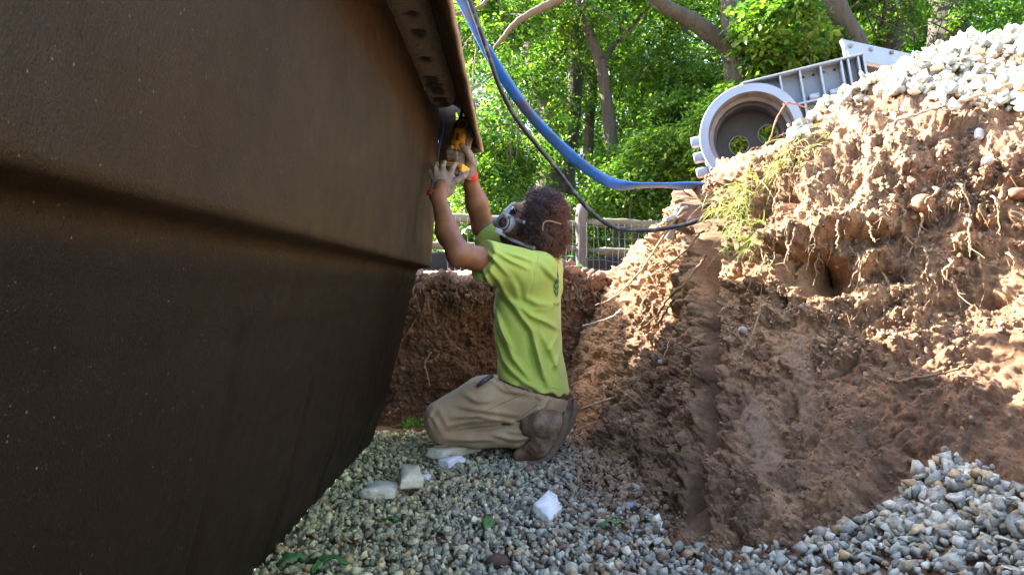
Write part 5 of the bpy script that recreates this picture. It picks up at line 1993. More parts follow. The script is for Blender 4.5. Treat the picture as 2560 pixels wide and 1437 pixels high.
def flat_plate(px_poly, Y, depth, name, mat, tilt=0.0):
    A = np.array([P(x, y, Y + tilt * (x - px_poly[0][0]) / 100) for x, y in px_poly])
    k_ = len(A)
    V = np.vstack([A, A + np.array([0.01, depth, 0.004])])
    bm_ = bmesh.new()
    vs = [bm_.verts.new(vec(v)) for v in V]
    bm_.faces.new(vs[:k_])
    bm_.faces.new(vs[k_:][::-1])
    for i in range(k_):
        bm_.faces.new([vs[i], vs[i + k_], vs[(i + 1) % k_ + k_], vs[(i + 1) % k_]])
    bmesh.ops.recalc_face_normals(bm_, faces=bm_.faces)
    me = bpy.data.meshes.new(name)
    bm_.to_mesh(me)
    bm_.free()
    me.materials.append(M[mat])
    ob = bpy.data.objects.new(name, me)
    COL.objects.link(ob)
    mm = ob.modifiers.new('bevel', 'BEVEL')
    mm.width = 0.003
    mm.segments = 2
    mm.limit_method = 'ANGLE'
    return ob


pb = flat_plate([(2104, 97), (2420, 165), (2395, 205), (2128, 148)], YB, 0.05, 'top_bar', 'pvc', 0.03)
pl = flat_plate([(2129, 149), (2160, 155), (2205, 262), (2172, 262)], YB + 0.004, 0.045, 'leg', 'pvc', 0.03)
pr = flat_plate([(2215, 166), (2246, 172), (2250, 262), (2219, 262)], YB + 0.03, 0.045, 'leg', 'pvc', 0.03)
pins = [disc(P(x, y, YB + 0.03 * (x - 2104) / 100 - 0.001), np.array([0, -1.0, 0]), 0.0105, 0.008, 0.010, M['pvc_in'], 'bolt') for x, y in ((2127, 116), (2178, 124), (2229, 132))]
adopt(br, pb, pl, pr, *pins)

# ================================================================== HOSE AND CABLE
M['hose'] = simple('blue_hose', (0.020, 0.125, 0.40), 0.42, 0.18, 25, 0.35, 0.002, dirt=(0.10, 0.07, 0.05), dirt_amt=0.22, dscale=9)
M['cable'] = simple('black_cable', (0.016, 0.016, 0.018), 0.45, 0.3, 60, 0.3, 0.001, dirt=(0.16, 0.13, 0.10), dirt_amt=0.25, dscale=30)
hp_ = [(1040, -190, 2.25), (1100, -80, 2.3), (1150, -8, 2.36), (1183, 60, 2.42), (1225, 140, 2.5), (1280, 225, 2.58), (1330, 292, 2.66), (1390, 355, 2.73), (1440, 400, 2.78), (1490, 437, 2.82),
       (1530, 458, 2.85), (1570, 464, 2.86), (1640, 463, 2.86), (1720, 464, 2.87), (1790, 463, 2.90), (1850, 462, 2.98), (1900, 470, 3.1)]
pts = catmull(np.array([P(*q) for q in hp_]), 130)
n_ = len(pts)
tg_ = np.gradient(pts, axis=0)
tg_ /= np.linalg.norm(tg_, axis=1)[:, None]
Vh, k_ = [], 14
for i in range(n_):
    s_ = i / (n_ - 1)
    tw = np.interp(s_, [0, .45, .60, .68, .75, 1], [0.9, 0.62, 0.45, 0.95, 1.40, 1.45]) + 0.10 * math.sin(s_ * 37) + 0.05 * math.sin(s_ * 91)
    a_ = np.cross(tg_[i], [0, 1, 0])
    a_ /= np.linalg.norm(a_)                       # across, in the picture plane
    b_ = np.cross(tg_[i], a_)
    wv = a_ * math.cos(tw) + b_ * math.sin(tw)      # flat direction
    nv_ = np.cross(tg_[i], wv)
    hw_ = 0.0265 + 0.0018 * math.sin(s_ * 55)
    hw_ = np.interp(s_, [0, .6, .68, .78, 1], [0.0215, 0.024, 0.024, 0.031, 0.031])
    ht = 0.0095 + 0.003 * math.sin(s_ * 23)
    for q in range(k_):
        t = q / k_ * 2 * math.pi
        Vh.append(pts[i] + wv * hw_ * math.copysign(abs(math.cos(t)) ** 0.75, math.cos(t)) + nv_ * ht * math.sin(t))
i, j = np.meshgrid(np.arange(n_ - 1), np.arange(k_), indexing='ij')
a = (i * k_ + j).ravel()
b = (i * k_ + (j + 1) % k_).ravel()
hose = mesh_np('hose', np.array(Vh), np.stack([a, b, b + k_, a + k_], -1), M['hose'], smooth=True)
tag(hose, 'blue lay-flat hose sagging from the shell to the bank top', 'hose')
cb = [(1120, -200, 2.2), (1150, -90, 2.25), (1172, -5, 2.3), (1198, 70, 2.34), (1222, 140, 2.39), (1250, 220, 2.44), (1290, 295, 2.5), (1340, 360, 2.55), (1390, 420, 2.6), (1440, 487, 2.63),
      (1490, 540, 2.66), (1540, 570, 2.66), (1600, 577, 2.65), (1660, 572, 2.63), (1720, 560, 2.6), (1775, 540, 2.57), (1825, 510, 2.56), (1850, 490, 2.57), (1880, 470, 2.62)]
pts = catmull(np.array([P(*q) for q in cb]), 140)
cable = MB().tube(pts, 0.0088, 10).build('cable', M['cable'], smooth=True)
tag(cable, 'black cable looping from the shell into the grass tuft', 'cable')

# ================================================================== FOAM OFFCUTS ON THE GRAVEL
M['foam'] = simple('cream_foam', (0.62, 0.565, 0.40), 0.9, 0.12, 70, 0.6, 0.003, dirt=(0.40, 0.34, 0.22), dirt_amt=0.05, dscale=22)
M['foam_white'] = simple('white_foam', (0.74, 0.74, 0.72), 0.9, 0.08, 70, 0.6, 0.003, dirt=(0.48, 0.42, 0.32), dirt_amt=0.0, dscale=26)


def foam(top, thick, label, mat, seed, ragged=(0,)):
    """broken slab: top outline in world space, rough broken sides"""
    r = np.random.default_rng(seed)
    top = np.array(top, float)
    k0 = len(top)
    dense, rag = [], []
    for i in range(k0):
        a_, b_ = top[i], top[(i + 1) % k0]
        for t in np.linspace(0, 1, 9)[:-1]:
            dense.append(a_ + (b_ - a_) * t)
            rag.append(1.0 if i in ragged else 0.12)
    dense = np.array(dense)
    rag = np.array(rag)
    nrm_ = np.cross(top[1] - top[0], top[2] - top[0])
    nrm_ /= np.linalg.norm(nrm_)
    nrm_ = nrm_ if nrm_[2] > 0 else -nrm_
    c_ = dense.mean(0)
    k_ = len(dense)
    rings = []
    for lv in range(5):
        rr_ = dense - nrm_ * thick * lv / 4
        out = (dense - c_) / np.linalg.norm(dense - c_, axis=1)[:, None]
        rr_ = rr_ + out * (rag * (r.normal(size=k_) * 0.0032 + 0.006 * lv * (0.4 + 0.3 * math.sin(seed))))[:, None] + r.normal(size=(k_, 3)) * 0.0008
        rings.append(rr_)
    V = np.vstack(rings + [c_[None], (c_ - nrm_ * thick)[None]])
    F = [[l * k_ + e, l * k_ + (e + 1) % k_, (l + 1) * k_ + (e + 1) % k_, (l + 1) * k_ + e] for l in range(4) for e in range(k_)]
    T = [[e, 5 * k_, (e + 1) % k_] for e in range(k_)] + [[4 * k_ + e, 4 * k_ + (e + 1) % k_, 5 * k_ + 1] for e in range(k_)]
    ob = mesh_np('foam_offcut', V, [np.array(F), np.array(T)], M[mat])
    bm_ = bmesh.new()
    bm_.from_mesh(ob.data)
    bmesh.ops.recalc_face_normals(bm_, faces=bm_.faces)
    bm_.to_mesh(ob.data)
    bm_.free()
    tag(ob, label, 'foam piece', 'foam offcuts on the gravel')
    return ob


def fl(px_, py_, z_=0.0):
    """point above the pit floor seen at a pixel, z_ metres up"""
    Y = FPX * (EYE - z_) / (py_ - 718.5)
    return P(px_, py_, Y)


foam([fl(1069, 1120, .054), fl(1110, 1128, .052), fl(1205, 1106, .054), fl(1165, 1098, .054)], 0.032, 'cream foam slab wedged under the kneeling knee', 'foam', 1, (0, 3))
foam([fl(1095, 1148, .038), fl(1122, 1154, .038), fl(1157, 1139, .042), fl(1136, 1134, .044)], 0.026, 'small white foam chunk just below the knee slab', 'foam_white', 2, (2, 3))
foam([fl(1003, 1200, .072), fl(1060, 1196, .064), fl(1046, 1161, .064), fl(1005, 1160, .072)], 0.028, 'square cream foam block propped on a longer piece', 'foam', 3, (3,))
foam([fl(904, 1224, .044), fl(985, 1226, .042), fl(1010, 1204, .044), fl(938, 1200, .046)], 0.026, 'long cream foam piece lying flat beneath the square block', 'foam', 4, (0, 3))
foam([fl(1048, 1190, .022), fl(1072, 1200, .02), fl(1076, 1184, .02), fl(1056, 1176, .02)], 0.016, 'small foam chip peeping out behind the square block', 'foam_white', 5, (1, 2))
foam([fl(1336, 1258, .052), fl(1376, 1296, .022), fl(1402, 1268, .030), fl(1392, 1236, .05), fl(1372, 1224, .062)], 0.026, 'white foam wedge lying alone near the fallen soil', 'foam_white', 6, (1, 2))

# ================================================================== POWER TOOL ON THE BANK SHOULDER
sawt = empty('bank_tool', P(1690, 560, 2.78))
tag(sawt, 'grey and yellow power tool lying on the bank behind the cable', 'power tool')
ys_ = 2.83
b1 = MB().tube([P(1672, 598, ys_), P(1688, 560, ys_), P(1700, 520, ys_)], [0.022, 0.022, 0.016], 14).build('tool_body', M['mask'], smooth=True)
b2 = MB().box(P(1706, 548, ys_), np.array([0.016, 0, .006]), np.array([0, .03, 0]), np.array([-.006, 0, .030])).build('yellow_housing', M['tool_yellow'], bevel=0.008)
b3 = MB().box(P(1678, 548, ys_ - .01), np.array([0.026, 0, .010]), np.array([0, .034, 0]), np.array([-.004, 0, .011])).build('grey_collar', M['mask'], bevel=0.006)
b4 = MB().box(P(1705, 522, ys_), np.array([0.02, 0, .005]), np.array([0, .03, 0]), np.array([-.003, 0, .008])).build('guard', M['mask'], bevel=0.006)
adopt(sawt, b1, b2, b3, b4)

# ================================================================== FENCE BEYOND THE PIT
M['wood'] = simple('weathered_wood', (0.075, 0.064, 0.038), 0.85, 0.28, 18, 0.6, 0.006, stretch=(0.3, 1, 1), dirt=(0.16, 0.15, 0.10), dirt_amt=0.35, dscale=5)
M['post'] = simple('weathered_post', (0.08, 0.067, 0.056), 0.85, 0.25, 22, 0.6, 0.006, stretch=(1, 1, 0.15))
M['wire'] = simple('wire', (0.12, 0.125, 0.125), 0.5, 0.1, 40, 0.0, metal=0.6)
M['silt'] = simple('silt_cloth', (0.014, 0.014, 0.016), 0.8, 0.3, 8, 0.3, 0.01)
YFc = 8.5
fence = empty('rail_fence', P(1455, 690, YFc))
tag(fence, 'weathered split-rail fence with wire mesh beyond the pit', 'fence')
fparts = []
for x, lean in ((1456, 0), (1030, .01), (1890, -.01), (600, .01), (2330, .0)):
    a_, b_ = P(x, 700, YFc), P(x - 3, 511, YFc)
    pts = np.linspace(a_, b_, 10) + np.stack([0.006 * np.sin(np.arange(10) * 1.7), np.zeros(10), np.zeros(10)], -1)
    pw_ = MB().tube(pts, [0.080] * 9 + [0.06], 8)
    o_ = pw_.build('post', M['post'])
    for hy_ in (548, 618):
        q = P(x - 8, hy_ if x == 1456 else hy_, YFc)
    fparts.append(o_)
    fparts += [MB().box(P(x - 14, yy, YFc - 0.0805), np.array([.012, 0, 0]), np.array([0, .004, 0]), np.array([0, 0, .02])).build('rail_socket', M['mask_dark']) for yy in (538, 612)]
for ya, yb in ((533, 557), (608, 628)):
    for xa, xb in ((600, 1030), (1030, 1456), (1456, 1890), (1890, 2330)):
        fa_ = ya + (yb - ya) * (xa - 1120) / 560
        fb_ = ya + (yb - ya) * (xb - 1120) / 560
        r = np.random.default_rng(xa + ya)
        pts = np.linspace(P(xa + 8, fa_ + 7, YFc - .01), P(xb - 8, fb_ + 7, YFc - .01), 24)
        pts[:, 2] += np.cumsum(r.normal(size=24)) * 0.004
        rad = 0.054 * (0.55 + 0.45 * np.minimum(1, np.minimum(np.arange(24), np.arange(24)[::-1]) / 3.0)) * (1 + 0.08 * r.normal(size=24))
        fparts.append(MB().tube(pts, rad, 7, flat=((0, 1, 0), 0.8)).build('rail', M['wood']))
# wire mesh: every upright and cross wire its own thin part
r = np.random.default_rng(4)
zt = lambda x: 533 + 24 * (x - 1120) / 560 + 8
k_ = 0
for x in np.arange(1120, 1720, 16.4):
    pts = np.linspace(P(x + r.normal() * 1.5, 690, YFc - 0.115), P(x + r.normal() * 2, zt(x), YFc - 0.115), 8)
    pts[:, 0] += r.normal(size=8) * 0.004
    fparts.append(MB().tube(pts, 0.0042, 4, cap=False).build('upright_wire', M['wire']))
for y in (556, 585, 615, 642, 664, 684):
    pts = np.linspace(P(1118, y - 6, YFc - 0.122), P(1720, y + 18, YFc - 0.122), 30)
    pts[:, 2] += r.normal(size=30) * 0.005
    fparts.append(MB().tube(pts, 0.0036, 4, cap=False).build('cross_wire', M['wire']))
adopt(fence, *fparts)
xs_ = np.linspace(600, 2300, 90)
Vs_ = []
for x in xs_:
    yt_ = 632 + 16 * (x - 1120) / 560 + 3 * math.sin(x / 37.0)
    for y in np.linspace(yt_, 700, 8):
        q = P(x, y, 8.85)
        q[1] += 0.02 * math.sin(x / 21.0 + y / 30.0)
        Vs_.append(q)
silt = mesh_np('silt_barrier', np.array(Vs_), grid_faces(90, 8), M['silt'], smooth=True)
sm_ = silt.modifiers.new('solid', 'SOLIDIFY')
sm_.thickness = 0.01
tag(silt, 'black silt cloth stretched low behind the rail fence', 'silt barrier')

# ================================================================== TREES AND LEAVES
GREENS = np.array([[0.050, 0.110, 0.020], [0.075, 0.145, 0.024], [0.105, 0.185, 0.030], [0.036, 0.088, 0.020], [0.145, 0.225, 0.036]])


def leaf_sprays(name, C, rng, leafl=0.085, nleaf=9, length=0.38, droop=0.35, cols_=None, mat=None, kind=None):
    """flat drooping sprays of leaves at the points C; each leaf is a folded blade of two or four triangles"""
    n = len(C)
    az = rng.uniform(0, 2 * math.pi, n)
    dr = rng.normal(droop, 0.25, n)
    a = np.stack([np.cos(az) * np.cos(dr), np.sin(az) * np.cos(dr), -np.sin(dr)], -1)
    s = np.stack([-np.sin(az), np.cos(az), rng.normal(0, 0.28, n)], -1)
    s /= np.linalg.norm(s, axis=1)[:, None]
    up = np.cross(a, s)
    L = length * rng.uniform(0.6, 1.3, n)
    t = (np.arange(nleaf) / (nleaf - 1))[None, :, None]
    side = np.where(np.arange(nleaf) % 2 == 0, 1.0, -1.0)[None, :, None]
    base = C[:, None] + a[:, None] * L[:, None, None] * (t - 0.5) - up[:, None] * 0 + np.array([0, 0, -0.06])[None, None] * t ** 2
    base = base + rng.normal(0, 0.012, base.shape)
    d = a[:, None] * 0.65 + s[:, None] * side * (0.85 - 0.5 * t) + rng.normal(0, 0.22, (n, nleaf, 3))
    d[..., 2] -= 0.15
    d /= np.linalg.norm(d, axis=2)[..., None]
    nr = up[:, None] + rng.normal(0, 0.25, (n, nleaf, 3))
    w = np.cross(d, nr)
    w /= np.linalg.norm(w, axis=2)[..., None] + 1e-9
    nr = np.cross(w, d)
    ll = leafl * rng.uniform(0.6, 1.25, (n, nleaf, 1))
    hw = ll * rng.uniform(0.24, 0.34, (n, nleaf, 1))
    fold = rng.uniform(0.1, 0.35, (n, nleaf, 1))
    p0 = base
    m = base + d * ll * 0.45
    p1 = m + w * hw + nr * hw * fold
    p2 = base + d * ll - nr * ll * 0.08
    p3 = m - w * hw + nr * hw * fold
    V = np.stack([p0, p1, p2, p3], 2).reshape(-1, 3)
    b = (np.arange(n * nleaf) * 4)[:, None]
    F = np.concatenate([b + np.array([[0, 1, 2]]), b + np.array([[0, 2, 3]])])
    if cols_ is None:
        cols_ = GREENS[rng.integers(0, len(GREENS), n)] * rng.uniform(0.75, 1.25, (n, 1))
    c = np.repeat(cols_, nleaf * 4, axis=0) * np.repeat(rng.uniform(0.85, 1.15, (n * nleaf, 1)), 4, axis=0)
    return mesh_np(name, V, F, mat or M['leaf'], col=c)


def blob_points(rng, n, c, r, shell=0.45):
    v = rng.normal(size=(n, 3))
    v /= np.linalg.norm(v, axis=1)[:, None]
    rr = rng.uniform(shell, 1, (n, 1)) ** 0.6
    return np.asarray(c) + v * rr * np.asarray(r)


def clumpy(rng, C, thr=-0.1, sc=1.1, seed=0):
    """thin the points out where the noise is low, so that the crown has holes and clumps"""
    return C[vnoise(C * sc, seed) + 0.35 * vnoise(C * sc * 2.7, seed + 3) + rng.normal(0, 0.12, len(C)) > thr]


def limb(pts, r0, r1, n=14, k=40, seed=0):
    pts = catmull(np.array(pts), k)
    rad = np.linspace(r0, r1, k)
    V, F, T = tube_np(pts, rad, n)
    ax_ = np.repeat(pts, n, axis=0)
    o_ = V - ax_
    V = ax_ + o_ * (1 + 0.16 * fbm(V * np.array([9, 9, 2.2]), 3, seed) + 0.10 * vnoise(V * np.array([3, 3, 1.2]), seed + 4))[:, None]
    return V, F, T


def tree(label, trunk_px, Y, w0, w1, bark, blobs, nspray, seed, limbs=(), leafl=0.085, thr=-0.12, cat='tree', group='trees beyond the fence', green=None, twigs=True):
    rng = np.random.default_rng(seed)
    base = P(trunk_px[0][0], trunk_px[0][1], Y)
    root = empty('tree', base)
    tag(root, label, cat, group)
    kids = []
    s = Y / FPX
    pts = [P(x, y, Y + 0.0 * i) for i, (x, y) in enumerate(trunk_px)]
    b = MB()
    V, F, T = limb(pts, w0 * s / 2, w1 * s / 2, seed=seed)
    b.add(V, F)
    kids.append(b.build('trunk', M[bark], smooth=True))
    for lp_, lw0, lw1, dy in limbs:
        b = MB()
        lpts = [P(x, y, Y + dy * i / max(1, len(lp_) - 1)) for i, (x, y) in enumerate(lp_)]
        V, F, T = limb(lpts, lw0 * s / 2, lw1 * s / 2, n=9, k=26, seed=seed + 3)
        b.add(V, F)
        kids.append(b.build('limb', M[bark], smooth=True))
    C = []
    tot = sum(rx * ry for (_, _, _, rx, ry) in blobs)
    for (bx_, by_, dY, rx, ry) in blobs:
        yy = Y + dY
        c = P(bx_, by_, yy)
        rr = np.array([rx * yy / FPX, 0.9 * (rx + ry) / 2 * yy / FPX, ry * yy / FPX])
        C.append(blob_points(rng, int(nspray * rx * ry / tot), c, rr))
    C = clumpy(rng, np.concatenate(C), thr, 1.3, seed)
    C = C[C[:, 2] > 0.8]
    g = (GREENS if green is None else np.asarray(green))
    cols_ = g[rng.integers(0, len(g), len(C))] * rng.uniform(0.75, 1.25, (len(C), 1))
    cr_ = leaf_sprays('crown', C, rng, leafl, 9, leafl * 4.4, cols_=cols_)
    kids.append(cr_)
    if twigs and len(C) > 40:
        b = MB()
        for q in C[rng.choice(len(C), 36)]:
            h = np.array([q[0], q[1], q[2]])
            e = h + np.array([rng.normal(0, .5), rng.normal(0, .3), -rng.uniform(.1, .7)])
            mid = (h + e) / 2 + rng.normal(0, .08, 3)
            V, F, T = tube_np(catmull(np.array([e, mid, h]), 8), np.linspace(0.016, 0.004, 8), 5)
            b.add(V, F)
        tw_ = b.build('twigs', M[bark], smooth=True)
        tw_['kind'] = 'stuff'
        kids.append(tw_)
    adopt(root, *kids)
    return root


tree('thick dark-barked tree standing behind the person, nearest the fence', [(1372, 690), (1372, 560), (1375, 430), (1380, 330), (1356, 210), (1332, 90), (1318, -80), (1300, -300)], 12.0, 84, 44, 'bark_dark',
     [(1330, 60, 0, 190, 150), (1240, 330, -1.2, 120, 170), (1350, 180, .8, 150, 120), (1250, 120, -1.5, 150, 130), (1400, -60, .5, 260, 120), (1200, 200, -2.0, 110, 220), (1250, -20, -1.8, 140, 90), (1330, 300, -1.0, 110, 150)], 5200, 21,
     limbs=[([(1356, 215), (1400, 130), (1470, 60), (1530, -30)], 30, 12, .5), ([(1337, 120), (1300, 70), (1240, 20)], 22, 8, -.6)])
tree('second dark trunk rising close beside the thick one', [(1418, 690), (1415, 540), (1416, 420), (1428, 320), (1436, 230), (1444, 120), (1456, 0), (1470, -260)], 12.5, 52, 34, 'bark_dark',
     [(1460, 40, .8, 170, 160), (1500, 200, 1.5, 120, 110), (1420, 130, 1.2, 110, 100)], 1500, 22, limbs=[([(1440, 180), (1475, 120), (1520, 70)], 16, 7, .6)])
tree('slim pale tree leaning with a forked top', [(1545, 690), (1540, 560), (1533, 430), (1524, 320), (1510, 200), (1496, 140), (1470, 80), (1444, -40), (1430, -260)], 10.6, 38, 22, 'bark_pale',
     [(1560, 60, .5, 170, 130), (1640, 190, 1.2, 130, 110), (1450, -40, 0, 160, 110)], 1500, 23, limbs=[([(1506, 165), (1530, 120), (1580, 70), (1620, 10)], 16, 7, .6)], leafl=0.08)
tree('broad tree with a heavy limb reaching sideways behind the canister', [(1858, 600), (1852, 380), (1850, 220), (1846, 110), (1838, 0), (1836, -240)], 9.8, 84, 66, 'bark_pale',
     [(1790, -20, .8, 230, 110), (1700, 180, 1.8, 140, 140), (1930, 10, 1.2, 150, 110), (1770, 60, 1.5, 120, 90)], 2600, 24,
     limbs=[([(1852, 190), (1822, 128), (1776, 84), (1714, 42), (1650, 6), (1590, -60)], 50, 30, -.3)], green=GREENS[[1, 2, 4, 4]])
tree('rough brown tree standing above the ribbed canister body', [(2058, 600), (2044, 330), (2030, 190), (2014, 90), (2002, 0), (1996, -240)], 10.8, 74, 58, 'bark_dark',
     [(1985, 130, -.8, 120, 80), (2060, -10, .6, 160, 110), (1960, -20, .4, 140, 110), (1930, 180, -.6, 110, 70)], 2300, 25, green=GREENS[[1, 2, 4, 4]])
tree('pale trunk leaning over the grey bracket', [(2230, 600), (2206, 330), (2166, 180), (2118, 70), (2084, 0), (2050, -120)], 9.4, 64, 46, 'bark_pale',
     [(2090, -40, .8, 150, 70), (2200, 40, 2.2, 120, 90)], 1000, 26)
tree('upright pale trunk between the bracket and the gravel heap', [(2230, 600), (2226, 300), (2222, 120), (2232, 20), (2238, -60), (2236, -260)], 11.6, 58, 50, 'bark_pale',
     [(2290, 20, 1.0, 150, 90), (2200, -70, 0, 150, 80)], 1100, 27)
tree('wide dark trunk shaded behind the gravel heap', [(2362, 600), (2364, 250), (2366, 60), (2372, -60), (2376, -260)], 13.0, 96, 82, 'bark_dark',
     [(2400, -30, .5, 190, 100), (2500, 50, -.5, 150, 70), (2330, 60, 1.4, 130, 90)], 1600, 28)
tree('slender trunk half hidden in leaves behind the dark pair', [(1462, 690), (1466, 560), (1472, 470), (1470, 380), (1478, 250), (1490, 60)], 14.5, 34, 22, 'bark_pale',
     [(1500, 330, .5, 120, 120), (1560, 150, 1.0, 140, 110)], 1100, 29)
tree('distant narrow trunk seen between the leaning tree and broad tree', [(1690, 690), (1690, 420), (1700, 220), (1706, 60), (1720, -200)], 16.0, 34, 26, 'bark_dark',
     [(1700, 90, 0, 180, 150), (1620, 330, 1, 130, 120)], 1500, 30)
tree('dark sapling trunk deep in the wood past the bracket', [(2130, 600), (2128, 260), (2120, 40), (2110, -150)], 16.5, 30, 22, 'bark_dark',
     [(2130, 60, 0, 200, 120), (2280, 130, 1, 150, 90)], 1300, 31)
# leafy shrubs along the fence
SH = [('dense green shrub spilling over the fence rails near the loop of cable', [(1600, 470, 0, 120, 80), (1560, 430, .6, 110, 70), (1660, 400, 0, 110, 100)], 9.6, 2300),
      ('tall bright bush left of the canister mouth'.replace('left of', 'beside'), [(1700, 330, 0, 120, 110), (1740, 240, .6, 100, 90), (1660, 260, .8, 110, 90)], 10.4, 2300),
      ('leafy bush filling the gap behind the canister mouth', [(1830, 320, 0, 110, 100), (1930, 330, 0, 110, 70), (1900, 250, .5, 110, 50)], 8.7, 1900),
      ('bright leafy branch mass hanging above the ribbed body', [(1960, 60, 0, 130, 90), (2040, 110, .4, 90, 70), (1890, 150, .5, 110, 60), (1960, 190, 1.0, 90, 40)], 9.2, 1500),
      ('low bush growing behind the person\'s raised arms', [(1210, 470, 0, 90, 80), (1260, 420, .6, 90, 80), (1170, 560, .2, 70, 60)], 10.0, 1700),
      ('shady bush at the fence beside the dark trunks', [(1450, 560, .8, 110, 70), (1520, 520, .5, 100, 60), (1340, 590, 1.2, 140, 60)], 10.4, 1600)]
for i, (lb, blobs, Y, ns) in enumerate(SH):
    rng = np.random.default_rng(50 + i)
    C = []
    tot = sum(b_[3] * b_[4] for b_ in blobs)
    for (bx_, by_, dY, rx, ry) in blobs:
        yy = Y + dY
        C.append(blob_points(rng, int(ns * rx * ry / tot), P(bx_, by_, yy), np.array([rx, 0.9 * (rx + ry) / 2, ry]) * yy / FPX))
    C = clumpy(rng, np.concatenate(C), -0.25, 1.6, 60 + i)
    root = empty('shrub', P(blobs[0][0], 690, Y))
    root.location.z = 0.88
    tag(root, lb, 'shrub', 'shrubs along the fence')
    fo = leaf_sprays('foliage', C, rng, 0.075 if i != 3 else 0.10, 9, 0.33, cols_=GREENS[rng.integers(1, 5, len(C))] * rng.uniform(0.8, 1.3, (len(C), 1)))
    st = MB()
    for k in range(7):
        tgt = C[rng.integers(0, len(C))]
        b0_ = np.array(root.location) + np.array([rng.normal(0, .15), rng.normal(0, .1), 0])
        st.tube(catmull(np.array([b0_, (b0_ + tgt) / 2 + rng.normal(0, .12, 3), tgt]), 14), np.linspace(0.018, 0.005, 14), 6, cap=False)
    sm = st.build('stems', M['bark_pale'], smooth=True)
    sm['kind'] = 'stuff'
    adopt(root, fo, sm)
# the wood far behind, read as one mass of leaves
rng = np.random.default_rng(70)
n = 33000
yy = rng.uniform(14.5, 34, n)
xx = rng.uniform(-0.35, 1.0, n) * yy
zz = rng.uniform(0.9, 17, n) ** 1.0
zz = 0.9 + (0.5 * yy) * rng.uniform(0, 1, n) ** 1.15
C = np.stack([xx, yy, zz], -1)
C = clumpy(rng, C, -0.5, 0.33, 71)
dark = GREENS[rng.integers(0, 4, len(C))] * rng.uniform(0.6, 1.15, (len(C), 1))
wood = leaf_sprays('woodland', C, rng, 0.20, 8, 0.85, cols_=dark)
tag(wood, 'deep green wood closing the view behind the fence', 'woodland', kind='stuff')
# undergrowth on the ground of the wood
n = 2600
yy = rng.uniform(9.2, 22, n)
xx = rng.uniform(-0.4, 0.6, n) * yy
C = np.stack([xx, yy, 0.95 + (yy - 9) * 0.022 + rng.gamma(2, 0.14, n)], -1)
ug = leaf_sprays('undergrowth', C, rng, 0.085, 9, 0.36, cols_=GREENS[rng.integers(0, 5, len(C))] * rng.uniform(0.7, 1.2, (len(C), 1)))
tag(ug, 'low leafy undergrowth on the ground of the wood', 'undergrowth', kind='stuff')

# bare pale boughs and hanging vines in the top corner by the flange
M['twig'] = simple('pale_twig', (0.12, 0.092, 0.058), 0.85, 0.25, 40, 0.4, 0.003)
bt = empty('bare_bough', P(1200, 30, 9.0))
tag(bt, 'bare pale bough with drooping twigs between the flange and the hose', 'bough')
kb = []
for line, w0, w1 in (([(1110, 45), (1165, 28), (1205, 15), (1222, -10), (1250, -50)], 9, 11), ([(1205, 16), (1180, 22), (1150, 12), (1120, 5)], 6, 4),
                     ([(1185, 60), (1183, 90), (1190, 120), (1186, 165), (1180, 215)], 5, 3), ([(1183, 88), (1168, 105), (1158, 122)], 4, 2),
                     ([(1410, -10), (1354, 20), (1300, 48), (1262, 88), (1235, 120)], 26, 8)):
    pts = catmull(np.array([P(x, y, 9.0) for x, y in line]), 22)
    pts += np.random.default_rng(len(kb)).normal(0, 0.006, pts.shape)
    kb.append(MB().tube(pts, np.linspace(w0, w1, 22) * 9.0 / FPX / 2, 7).build('branch', M['twig'], smooth=True))
adopt(bt, *kb)
vn = empty('hanging_vine', P(1290, 280, 10.0))
tag(vn, 'cluster of pale vine stems hanging in front of the dark trunks', 'vine')
kb = []
r = np.random.default_rng(14)
for k in range(13):
    x = 1255 + 62 * r.uniform()
    y = 215 + r.uniform() * 40
    pts = [(x, y)]
    for q in range(6):
        x += r.normal() * 6
        y += 24 + r.uniform() * 8
        pts.append((x, y))
    p3 = catmull(np.array([P(a, b, 10.0 + .1 * k / 13) for a, b in pts]), 22)
    kb.append(MB().tube(p3, np.linspace(2.6, 1.2, 22) * 10 / FPX / 2, 5).build('stem', M['twig'], smooth=True))
adopt(vn, *kb)


# ================================================================== PLANTS, ROOTS AND TWIGS ROUND THE PIT
def blades(name, bases, nrm_out, rng, ln=(0.06, 0.2), wd=0.0022, col_a=(0.10, 0.17, 0.03), col_b=(0.34, 0.30, 0.12), droop=1.0, spread=0.7):
    n = len(bases)
    K = 6
    d = np.asarray(nrm_out) + rng.normal(0, spread, (n, 3))
    d /= np.linalg.norm(d, axis=1)[:, None]
    L = rng.uniform(ln[0], ln[1], n)
    t = np.linspace(0, 1, K)[None, :, None]
    path = bases[:, None] + d[:, None] * L[:, None, None] * t + np.array([0, 0, -1.0])[None, None] * (L[:, None, None] * droop * rng.uniform(0.3, 1.1, (n, 1, 1))) * t ** 2
    w = np.cross(d, rng.normal(size=(n, 3)))
    w /= np.linalg.norm(w, axis=1)[:, None]
    hw = wd * (1 - t ** 2 * 0.92)
    V = np.stack([path - w[:, None] * hw, path + w[:, None] * hw], 2).reshape(-1, 3)
    b = (np.arange(n) * K * 2)[:, None] + (np.arange(K - 1) * 2)[None]
    F = np.stack([b, b + 1, b + 3, b + 2], -1).reshape(-1, 4)
    mixv = rng.uniform(0, 1, (n, 1)) ** 1.3
    c = np.asarray(col_a) * (1 - mixv) + np.asarray(col_b) * mixv
    return mesh_np(name, V, F, M['grass'], col=np.repeat(c, K * 2, axis=0))


